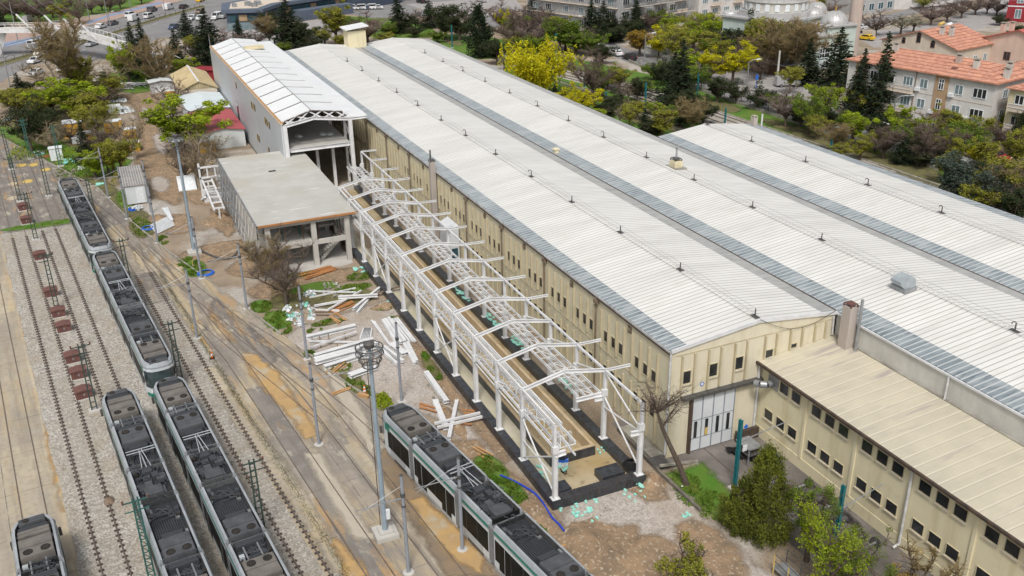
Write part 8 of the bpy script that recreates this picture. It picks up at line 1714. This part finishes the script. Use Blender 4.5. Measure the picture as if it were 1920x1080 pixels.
foam(130, 305, 12, 1.8, 1.0, 'turquoise foam sheet dumped on the green bank', 14, .5, hz=.3)
foam(192, 345, 4, .9, .6, 'pale turquoise sheet leaning by the thick pole', 15, .6, 'foam')
foam(1275, 912, 3, 1.2, .6, 'pale scrap on the small lawn', 16, .12, 'plastic_white')
foam(905, 770, 22, 4.5, .5, 'grey rubble lump along the foundation kerb', 17, .2, 'kerb')
foam(1120, 985, 14, 3.0, 1.6, 'pale stone on the brown earth', 18, .07, 'kerb')
# plastic waste heaps
M['wall_dark'] = mat('dark_concrete', (.2, .18, .15), .9, c2=(.11, .1, .085), sc=1)
def heap(cx, cy, n, rx, ry, label, seed, mts=('plastic_white', 'plastic_white', 'foam'), s=.55):
    q = random.Random(seed); c = G(cx, cy); t = thing('waste_heap', label, 'waste heap', c)
    for k in range(n):
        a = q.uniform(0, 6.28); r = math.sqrt(q.random()); m = MB()
        x, y = c[0] + rx * r * math.cos(a), c[1] + ry * r * math.sin(a); w = s * q.uniform(.25, .95)
        zc = .08 + .45 * (1 - r) * q.random()
        for _ in range(16): leafquad(m, (x + q.gauss(0, w * .5), y + q.gauss(0, w * .4), max(.03, zc + q.gauss(0, .1))), w * q.uniform(.2, .55), q, .35, .7)
        m.blob((x, y, zc * .6), w * .7, w * .5, w * .2, seed * 100 + k, 7, 5, .8); m.build('plastic_sheet', M[mts[k % len(mts)]], t)
heap(565, 585, 26, 2.1, 1.6, 'large heap of torn white and turquoise plastic under the bare bush', 1)
heap(555, 605, 8, 1.2, .7, 'white plastic waste at the near end of the rubbish', 2, ('plastic_white',))
heap(580, 553, 9, .7, .6, 'white plastic bundle beside the left grey pole', 3, ('plastic_white', 'plastic_white', 'foam'))
heap(255, 392, 12, 1.1, .9, 'white and blue plastic waste before the container', 4, ('plastic_white', 'plastic_white', 'plastic_blue'), .5)
heap(232, 208, 14, 3.0, 1.4, 'white wrapped heap along the far dirt road', 5, ('plastic_white',), 1.0)
heap(222, 190, 8, 1.6, 1.4, 'pale wrapped stack at the upper end of the dirt road', 6, ('plastic_white', 'clad_blue'), 1.1)
heap(316, 195, 14, 4.0, 1.1, 'grey white rubble heap along the shed wall', 7, ('plastic_white', 'kerb', 'kerb'), .8)
heap(22, 222, 5, 1.5, 1.0, 'grey white sheet heap at the far left verge', 8, ('clad_blue',), .9)
heap(145, 318, 9, 1.6, .9, 'pale scrap heap below the shrubs', 9, ('plastic_white', 'kerb'), .5)
heap(72, 288, 6, 1.2, .8, 'white scrap heap on the green bank', 10, ('plastic_white', 'foam'), .5)
heap(420, 342, 12, 2.0, 2.2, 'pale rubble beside the concrete slab', 11, ('kerb', 'plastic_white', 'kerb'), .4)
heap(712, 530, 6, .8, .8, 'grey white plastic at the far foundation kerb', 12, ('plastic_white', 'kerb'), .35)
heap(820, 745, 12, 2.6, .4, 'rubble line along the foundation kerb', 13, ('kerb',), .25)
heap(625, 545, 14, 2.4, 1.0, 'grey concrete rubble under the thin white bars', 14, ('kerb', 'concrete'), .4)
# earth mounds
def mound(name, cx, cy, rx, ry, h, mt, label, seed, cat='earth heap'):
    q = random.Random(seed); c = G(cx, cy); m = MB(); n = 26; rings = 7; vs = [(c[0], c[1], h)]; fs = []
    for j in range(1, rings + 1):
        r = j / rings
        for k in range(n):
            a = 2 * math.pi * k / n; w = r * (1 + q.uniform(-.09, .09)); vs.append((c[0] + rx * w * math.cos(a), c[1] + ry * w * math.sin(a), (h * (math.cos(r * math.pi) * .5 + .5) * q.uniform(.65, 1.25) if j < rings else -.03)))
    for k in range(n): fs.append((0, 1 + k, 1 + (k + 1) % n))
    for j in range(rings - 1):
        for k in range(n): fs.append((1 + j * n + k, 1 + (j + 1) * n + k, 1 + (j + 1) * n + (k + 1) % n, 1 + j * n + (k + 1) % n))
    m.add(vs, fs); tag(m.build(name, M[mt], None, True), label, cat)
mound('earth_heap', 1130, 1040, 4.2, 2.6, .7, 'clay', 'low brown earth heap in front of the foundation end', 1)
mound('earth_heap', 1000, 960, 1.8, 1.2, .5, 'clay', 'brown earth heap beside the blue hose', 2)
mound('earth_heap', 1225, 905, 1.2, 1.0, .7, 'clay', 'brown earth bank against the lawn retaining wall', 3)
mound('earth_heap', 412, 415, 2.6, 2.4, 1.1, 'clay', 'orange brown soil heap left of the concrete slab', 4)
mound('earth_heap', 295, 410, 1.7, 1.4, .5, 'clay', 'small brown soil heap behind the white pipes', 5)
mound('earth_heap', 850, 790, 3.2, .7, .35, 'clay', 'narrow earth bank along the foundation kerb', 6)
mound('earth_heap', 720, 575, 1.0, 1.6, .4, 'clay', 'reddish soil by the far foundation kerb', 7)
mound('earth_heap', 235, 250, 5, 2.2, 1.0, 'clay', 'long brown bank beneath the shrubs by the dirt road', 8)
mound('earth_heap', 205, 940, .75, .45, .25, 'plank_dark', 'dark soil mound between the left rails', 9)
# retaining wall and kerb of the small lawn
t = thing('retaining_wall', 'low dark concrete retaining wall along the small lawn', 'wall', (-1.4, 1.5, 0)); m = MB(); m.beam((4.8, 1.35, .1), (-1.3, 1.5, .1), .2, .5); m.beam((-1.3, 1.5, .08), (-6.4, 1.35, .02), .2, .42); m.build('wall', M['wall_dark'], t)
m = MB(); m.beam((-1.3, 1.4, .55), (-1.45, -1.8, .1), .14, .18); m.build('edging', M['kerb'], t)
m = MB(); m.box(.2, 4.8, .15, 1.2, 0, .3); tag(m.build('concrete_step', M['kerb']), 'grey concrete strip along the hall wall foot', 'step')
m = MB(); m.box(-1.1, .1, .4, 1.6, .3, .36); tag(m.build('manhole_cover', M['metal_dark']), 'square dark manhole cover at the hall corner', 'manhole cover')
# blue hose and coils
def tubepath(name, pts, r, mt, label, cat):
    P = [np.array((*G(x, y)[:2], z)) for x, y, z in pts]; out = []
    for i in range(len(P) - 1):
        p0, p1, p2, p3 = P[max(0, i - 1)], P[i], P[i + 1], P[min(len(P) - 1, i + 2)]
        for k in range(6):
            t = k / 6; out.append(.5 * ((2 * p1) + (-p0 + p2) * t + (2 * p0 - 5 * p1 + 4 * p2 - p3) * t * t + (-p0 + 3 * p1 - 3 * p2 + p3) * t ** 3))
    out.append(P[-1]); m = MB(); m.path(out, r, 8); tag(m.build(name, M[mt], None, True), label, cat)
tubepath('hose', [(938, 893, .1), (965, 905, .12), (1000, 925, .1), (1018, 945, .1), (1035, 972, .1), (1048, 985, .1), (1058, 998, .1)], .07, 'hose_blue', 'bright blue hose lying between the tram and the foundation corner', 'hose')
def coil(cx, cy, r, n, label):
    c = G(cx, cy); t = thing('hose_coil', label, 'hose coil', c)
    for k in range(n): m = MB(); rr = r * (1 - .1 * k); m.path([(c[0] + rr * math.cos(a), c[1] + rr * math.sin(a), .06 + .06 * k) for a in [2 * math.pi * j / 18 for j in range(19)]], .06, 6); m.build('loop', M['plastic_blue'], t)
coil(386, 513, .9, 3, 'blue hose coil on the grass by the grey pole'); coil(277, 429, .8, 3, 'blue hose coil at the end of the white pipes')
tubepath('cable_hose', [(375, 470, .1), (395, 480, .1), (415, 486, .1), (435, 484, .1), (447, 472, .1)], .12, 'metal_dark', 'thick black hose curving across bare soil', 'hose')
tubepath('cable_loop', [(1050, 885, .3), (1056, 892, .3), (1062, 888, .3), (1060, 895, .3), (1052, 890, .3)], .03, 'black', 'small black cable on the muddy end floor', 'cable')
c = G(1183, 874, .7)
t = thing('hose_roll', 'black corrugated pipe roll beside the right foundation column', 'pipe roll', c)
for k in range(4): m = MB(); m.path([(c[0] + (.55 - .06 * k) * math.cos(a), c[1] + (.55 - .06 * k) * math.sin(a), .85 + .07 * k) for a in [2 * math.pi * j / 16 for j in range(17)]], .07, 6); m.build('loop', M['black'], t)
# paint cans
for k, (x, y) in enumerate(((1049, 872), (1055, 873), (1062, 872), (1058, 866), (1062, 866))):
    c = G(x, y, .22); t = thing('paint_can', 'white paint can with blue lid in the group beside the pit corner', 'paint can', c, group='paint cans by the pit'); m = MB(); m.tube(c, (c[0], c[1], .55), .15, .15, 10); m.build('can', M['plastic_white'], t); m = MB(); m.tube((c[0], c[1], .55), (c[0], c[1], .6), .16, .16, 10); m.build('lid', M['plastic_blue'], t)
# white pipes by the kerb
for k in range(9):
    a = np.array(G(282 + k * 1.5, 425 + k * 1.9)); b_ = np.array(G(318 + k * 1.2, 407 + k * 2.1)); a[2] = b_[2] = .14; m = MB(); m.tube(a, b_, .095, .095, 8); tag(m.build('pipe', M['plastic_white']), 'white plastic pipe in the bundle on the grass by the kerb', 'pipe', 'bundle of white pipes')
for k in range(4):
    a = np.array(G(305 + k * 3.2, 393 - k * .3)); b_ = np.array(G(321 + k * 1.2, 417)); a[2] = .2; b_[2] = .35; m = MB(); m.tube(a, b_, .1, .1, 8); tag(m.build('pipe', M['plastic_white']), 'white plastic pipe leaning on the bundle towards the road', 'pipe', 'leaning white pipes')
# big grey pipes / ducts near the slab
for k, (a, b_, z) in enumerate((((382, 366), (430, 358), .3), ((383, 372), (432, 366), .3), ((384, 380), (433, 373), .3), ((383, 369), (431, 362), .75))):
    a = np.array(G(*a)); b_ = np.array(G(*b_)); a[2] = b_[2] = z; m = MB(); m.beam(a, b_, .55, .5); tag(m.build('cladding_bundle', M['steel_white']), 'long white wrapped bundle of panels beside the concrete slab', 'panel bundle', 'wrapped panel bundles')
m = MB(); c = G(383, 375); m.beam((c[0], c[1] + .3, .1), (c[0] - 1.6, c[1], .9), .3, .3); tag(m.build('timber_prop', M['plastic_white']), 'short white post leaning at the panel bundles', 'post')
# tilted white panel, skip
c = G(352, 352); m = MB(); m.add([(c[0] - 1.6, c[1] - 1.1, .15), (c[0] - 1.3, c[1] + 1.3, .1), (c[0] + 1.5, c[1] + 1.2, 1.4), (c[0] + 1.3, c[1] - 1.2, 1.5), (c[0] - 1.6, c[1] - 1.1, .0), (c[0] - 1.3, c[1] + 1.3, .0), (c[0] + 1.5, c[1] + 1.2, 1.2), (c[0] + 1.3, c[1] - 1.2, 1.3)], [(3, 2, 1, 0), (4, 5, 6, 7), (0, 1, 5, 4), (1, 2, 6, 5), (2, 3, 7, 6), (3, 0, 4, 7)]); tag(m.build('sheet_panel', M['plastic_white']), 'tilted stack of white sheets beside the floodlight mast', 'sheet stack')
# container
t = thing('container', 'white site container with a ribbed dark roof beside the dirt road', 'container', (85.5, 32.4, 0))
m = MB(); m.box(80.7, 90.6, 30.2, 32.9, .15, 2.6); bd = m.build('body', M['clad_pale'], t); m = MB(); m.box(80.6, 90.7, 30.1, 33.0, 2.6, 2.72); rf = m.build('roof', mat('container_roof', (.2, .19, .185), .8, c2=(.36, .32, .28), sc=.6, det=6), t)
m = MB()
for k in range(9): m.box(80.7, 90.6, 30.3 + k * .32, 30.36 + k * .32, 2.72, 2.78)
o = m.build('roof_ribs', M['clad_grey'], rf); o['kind'] = 'stuff'
for y in (30.2, 32.8):
    for x in (80.65, 90.5): m = MB(); m.box(x, x + .12, y, y + .12, 0, 2.6); m.build('corner_post', M['galv_dull'], t)
m = MB(); m.box(80.67, 80.7, 30.6, 31.5, .2, 2.3); m.build('door', M['plastic_white'], t)
# small white cabinet on the bank
c = G(108, 300); t = thing('switch_cabinet', 'white switch cabinet on the green bank', 'cabinet', c); m = MB(); m.box(c[0] - .7, c[0] + .7, c[1] - .9, c[1] + .9, .1, 2.0); m.build('body', M['plastic_white'], t); m = MB(); m.box(c[0] - .72, c[0] - .7, c[1] - .05, c[1] + .02, .3, 1.8); m.build('door_seam', M['galv_dull'], t); m = MB(); m.box(c[0] - .8, c[0] + .8, c[1] - 1, c[1] + 1, 2.0, 2.08); m.build('lid', M['plastic_white'], t)
# yellow insulation stacks
for k, (x, y, w, d, h, lab) in enumerate([(246, 262, 2.0, 1.6, 1.8, 'yellow block of insulation under a white top alone at the dirt road'), (247, 282, 2.6, 2.2, 1.3, 'low yellow insulation stack nearest the dirt road'), (212, 250, 2.4, 2.0, 2.0, 'yellow insulation stack behind the bare shrubs'), (143, 255, 3.6, 3.0, 2.4, 'large yellow insulation stack among the trees'), (222, 236, 1.2, 1.0, 1.0, 'small orange pallet at the road bank'), (160, 262, 2.2, 1.8, 1.1, 'low white covered stack beside the spruce'), (320, 182, 1.8, 1.4, 1.2, 'orange and white pallet at the shed wall'), (305, 172, 3.0, 2.6, 1.2, 'white bag stack left of the tan shed'), (148, 268, 2.0, 1.6, .9, 'white sheet stack left of the spruce'), (390, 284, 2.4, 1.6, 1.6, 'yellow heap behind the bare tree'), (216, 212, 2.2, 2.6, 1.2, 'pale blue stack along the dirt road')]):
    c = G(x, y); t = thing('pallet_stack', lab, 'pallet stack', c); a = rnd.uniform(-.3, .3); mt = 'clad_blue' if 'blue' in lab else 'plastic_white' if 'white' in lab[:6] and 'covered' not in lab else 'insul_yellow'
    nl = max(2, int(h / .45))
    for j in range(nl): m = MB(); e = rnd.uniform(-.05, .05); m.box(c[0] - d / 2 + e, c[0] + d / 2 + e, c[1] - w / 2 - e, c[1] + w / 2 - e, .12 + j * h / nl, .12 + (j + 1) * h / nl - .03); m.build('pack', M[mt], t)
    m = MB(); m.box(c[0] - d / 2 - .05, c[0] + d / 2 + .05, c[1] - w / 2 - .05, c[1] + w / 2 + .05, .12 + h, .2 + h); m.build('cover', M['plastic_white'], t)
    m = MB(); m.box(c[0] - d / 2, c[0] + d / 2, c[1] - w / 2, c[1] + w / 2, 0, .12); m.build('pallet', M['plank'], t)
# scrap of grey pipes
q = random.Random(8); c = G(245, 163)
for k in range(26):
    a = q.uniform(-.5, .5) + (1.5 if k % 3 else .6); x, y = c[0] + q.uniform(-2.5, 2.5), c[1] + q.uniform(-3, 3); m = MB(); L = q.uniform(1.5, 3); z = .1 + q.random() * .8; m.tube((x - math.cos(a) * L, y - math.sin(a) * L, z), (x + math.cos(a) * L, y + math.sin(a) * L, z + q.uniform(-.1, .3)), .08, .08, 6); tag(m.build('scrap_pipe', M['galv_dull']), 'grey steel pipe in the tangled scrap heap by the fence', 'pipe', 'tangled scrap pipes')
# wheelsets by the annex
def make_ws():
    t = thing('wheelset', 'wheelset', 'wheelset', (0, 0, 0), world=False, group='old tram wheelsets by the annex wall')
    m = MB(); m.tube((0, -.9, .38), (0, .9, .38), .08, .08, 10); m.build('axle', M['galv_dull'], t)
    for s in (-1, 1):
        m = MB(); m.tube((0, s * .72, .38), (0, s * .84, .38), .38, .36, 20); w = m.build('wheel', M['metal_dark'], t)
        m = MB(); m.tube((0, s * .84, .38), (0, s * .87, .38), .27, .25, 20); m.build('hub', M['rust_brown'], w)
    return t
WS = make_ws()
for k, (x, y, a) in enumerate([(-14.3, -5.9, .15), (-13.4, -5.6, .1), (-12.6, -5.9, -.2), (-11.6, -6.0, .1), (-10.8, -5.7, .3), (-10.0, -6.1, -.1), (-9.2, -5.8, .1), (-8.3, -6.1, .2), (-7.4, -6.2, 0)]):
    place(WS, (x, y, 0), a, ['dark old wheelset nearest the viewer in the row by the annex', 'dark old wheelset in the row along the annex wall'][min(k, 1)])
for k, (x, y) in enumerate([(-11.2, -5.9), (-8.8, -6.0)]):
    t = thing('bogie_frame', ['dark tram bogie frame behind the near wheelset', 'dark tram bogie frame farther along the annex wall'][k], 'bogie', (x, y, 0))
    for s in (-1, 1): m = MB(); m.box(x - 1.3, x + 1.3, y + s * .95 - .1, y + s * .95 + .1, .35, .62); m.build('side_frame', M['metal_dark'], t)
    m = MB(); m.box(x - .2, x + .2, y - .9, y + .9, .4, .7); m.build('cross_beam', M['metal_dark'], t)
    for s in (-1, 1): m = MB(); m.tube((x + s * .5, y - .5, .6), (x + s * .5, y + .5, .6), .22, .22, 10); m.build('motor', M['metal_dark'], t)
# bench shelter table by the gate
x, y = -2.6, -5.4; t = thing('metal_table', 'grey sheet topped table on legs in the yard corner', 'table', (x, y, 0)); m = MB(); m.box(x - .8, x + .8, y - .6, y + .6, 1.3, 1.36); m.build('table_top', M['galv_dull'], t)
for sx in (-.7, .7):
    for sy in (-.5, .5): m = MB(); m.box(x + sx - .04, x + sx + .04, y + sy - .04, y + sy + .04, 0, 1.3); m.build('leg', M['galv_dull'], t)
m = MB(); m.box(x - .75, x + .75, y - .55, y + .55, .7, .74); m.build('shelf', M['metal_dark'], t)
for k in range(8):
    m = MB(); m.blob((x + rnd.uniform(-1.6, 1.2), y + rnd.uniform(-1.2, .8), .3), rnd.uniform(.2, .4), rnd.uniform(.2, .35), rnd.uniform(.2, .4), k, 8, 5, .4); tag(m.build('scrap_lump', M['black']), 'black scrap lump heaped round the metal table', 'scrap', 'black scrap round the table')
m = MB(); m.box(-.6, -.3, -7.9, -5.9, 0, .9); tag(m.build('scrap_bin', M['trim_dark']), 'long dark open bin in the corner behind the table', 'bin'); m = MB(); m.box(-4.1, -3.6, -7.3, -6.8, .4, .5)
t = thing('stool', 'small grey stool by the annex wall', 'stool', (-3.85, -7.05, 0)); m.build('seat', M['galv_dull'], t)
for sx in (-4.08, -3.62):
    for sy in (-7.28, -6.82): m = MB(); m.box(sx - .02, sx + .02, sy - .02, sy + .02, 0, .4); m.build('leg', M['galv_dull'], t)
# footbridge with black and yellow posts near the right trees
t = thing('step_platform', 'small grey platform with black railings and yellow striped posts under the thuja', 'platform', (-14.6, .2, 0))
m = MB(); m.box(-16.2, -13.4, -.1, .9, .5, .58); m.build('deck', M['galv_dull'], t)
for x in (-16.1, -14.8, -13.5):
    for y in (-.08, .88): m = MB(); m.tube((x, y, 0), (x, y, 1.6), .04, .04, 6); m.build('post', M['metal_dark'] if y < 0 else M['yellow_paint'], t)
for y in (-.08, .88):
    for z in (1.05, 1.58): m = MB(); m.tube((-16.1, y, z), (-13.5, y, z), .03, .03, 6); m.build('rail', M['metal_dark'], t)
# tufts of grass: one mass of blades over the green patches
q = random.Random(21); gm = MB()
def tuft(area, n, h=.25):
    xs = [p[0] for p in area]; ys = [p[1] for p in area]; k = 0; it = 0
    n = int(n * .55)
    while k < n and it < n * 8:
        it += 1; x, y = q.uniform(min(xs), max(xs)), q.uniform(min(ys), max(ys))
        ins = False; j = len(area) - 1
        for i in range(len(area)):
            if (area[i][1] > y) != (area[j][1] > y) and x < (area[j][0] - area[i][0]) * (y - area[i][1]) / (area[j][1] - area[i][1] + 1e-9) + area[i][0]: ins = not ins
            j = i
        if not ins: continue
        if math.sin(x * 3.1 + 1.7 * math.sin(y * 2.3)) + math.sin(y * 3.7 + x * 1.3) < q.uniform(-1.2, .6): continue
        k += 1; a = q.uniform(0, 6.3); w = q.uniform(.05, .14); hh = min(h, .22) * q.uniform(.2, 1.0); c, s = math.cos(a) * w, math.sin(a) * w; lx, ly = q.uniform(-.15, .15), q.uniform(-.15, .15)
        gm.add([(x - c, y - s, 0), (x + c, y + s, 0), (x + lx + c * .4, y + ly + s * .4, hh), (x + lx - c * .4, y + ly - s * .4, hh)], [(0, 1, 2, 3)])
def eg(x, y, rx, ry): c = G(x, y); return ell(c[0], c[1], rx, ry)
for a, n, h in [(eg(920, 880, 2.0, .9), 1500, .6), (eg(960, 925, 1.8, .9), 1500, .6), (eg(1015, 997, .6, .4), 260, .5), (eg(935, 915, 1.2, .8), 800, .6), (eg(520, 595, 1.6, 1.2), 900, .35), (eg(530, 617, 1.3, .9), 700, .35), (eg(490, 575, 1.6, 1.0), 900, .35), (eg(615, 605, .6, 1.6), 500, .2),
                (eg(660, 540, 1.0, 1.8), 900, .3), (eg(675, 518, 1.0, 1.4), 700, .4), (eg(560, 516, .6, 1.6), 400, .4), (eg(720, 577, .7, .9), 300, .25), (eg(815, 700, 1.4, .4), 400, .35), (eg(800, 670, 1.0, .4), 300, .35), (eg(735, 600, .6, .9), 250, .3), (eg(365, 505, 2.4, 1.0), 1400, .3), (eg(350, 492, 1.5, 1.2), 800, .25), (eg(265, 425, 4, 1.1), 1200, .22), (eg(305, 450, 1.8, .7), 500, .25),
                (eg(640, 690, .7, 1.0), 260, .3), (eg(665, 720, 1.4, .8), 500, .4), (eg(690, 735, 1.2, .5), 400, .4), (eg(580, 665, .7, .5), 260, .3), (eg(90, 420, 1.0, 5), 900, .12), (eg(1310, 935, 2.6, 1.3), 1300, .14), (eg(1290, 905, 1.4, 1.0), 700, .14), (eg(1360, 960, 3.0, 1.0), 1200, .2), (eg(60, 280, 6, 3), 1300, .3), (eg(150, 320, 6, 3.5), 1500, .4), (eg(235, 370, 4, 1.0), 600, .3), (eg(590, 620, .5, .8), 200, .2)]: tuft(a, n, h)
for k in range(3200):
    x = q.uniform(-8, 54); y = TY(25.1, x) + q.gauss(0, .16); gm.add([(x - .06, y, 0), (x + .06, y, 0), (x + .05, y + .05, .1), (x - .05, y + .05, .12)], [(0, 1, 2, 3)])
tag(gm.build('grass', M['grass']), kind='stuff')
for a, lab in ((eg(920, 880, 2.0, 1.0), 0), (eg(960, 925, 1.8, .9), 0), (eg(520, 600, 2.2, 1.3), 0), (eg(490, 575, 1.6, 1.0), 0), (eg(615, 605, .6, 1.6), 0), (eg(660, 540, 1.0, 2.0), 0), (eg(675, 520, 1.0, 1.4), 0), (eg(560, 516, .6, 1.6), 0), (eg(720, 577, .7, .9), 0), (eg(365, 503, 2.6, 1.2), 0), (eg(265, 425, 4.5, 1.3), 0), (eg(90, 420, 1.1, 5.5), 0), (eg(660, 715, 2.2, .8), 0), (eg(235, 372, 4.5, 1.1), 0), (eg(810, 690, 2.4, .45), 0), (eg(590, 540, 1.4, 2.5), 0)):
    soft('lawn', a, .024 + rnd.random() * .001, M['leafmix'] if rnd.random() < .4 else M['lawn'], .6, rnd.randint(1, 999), .15, 1.6)
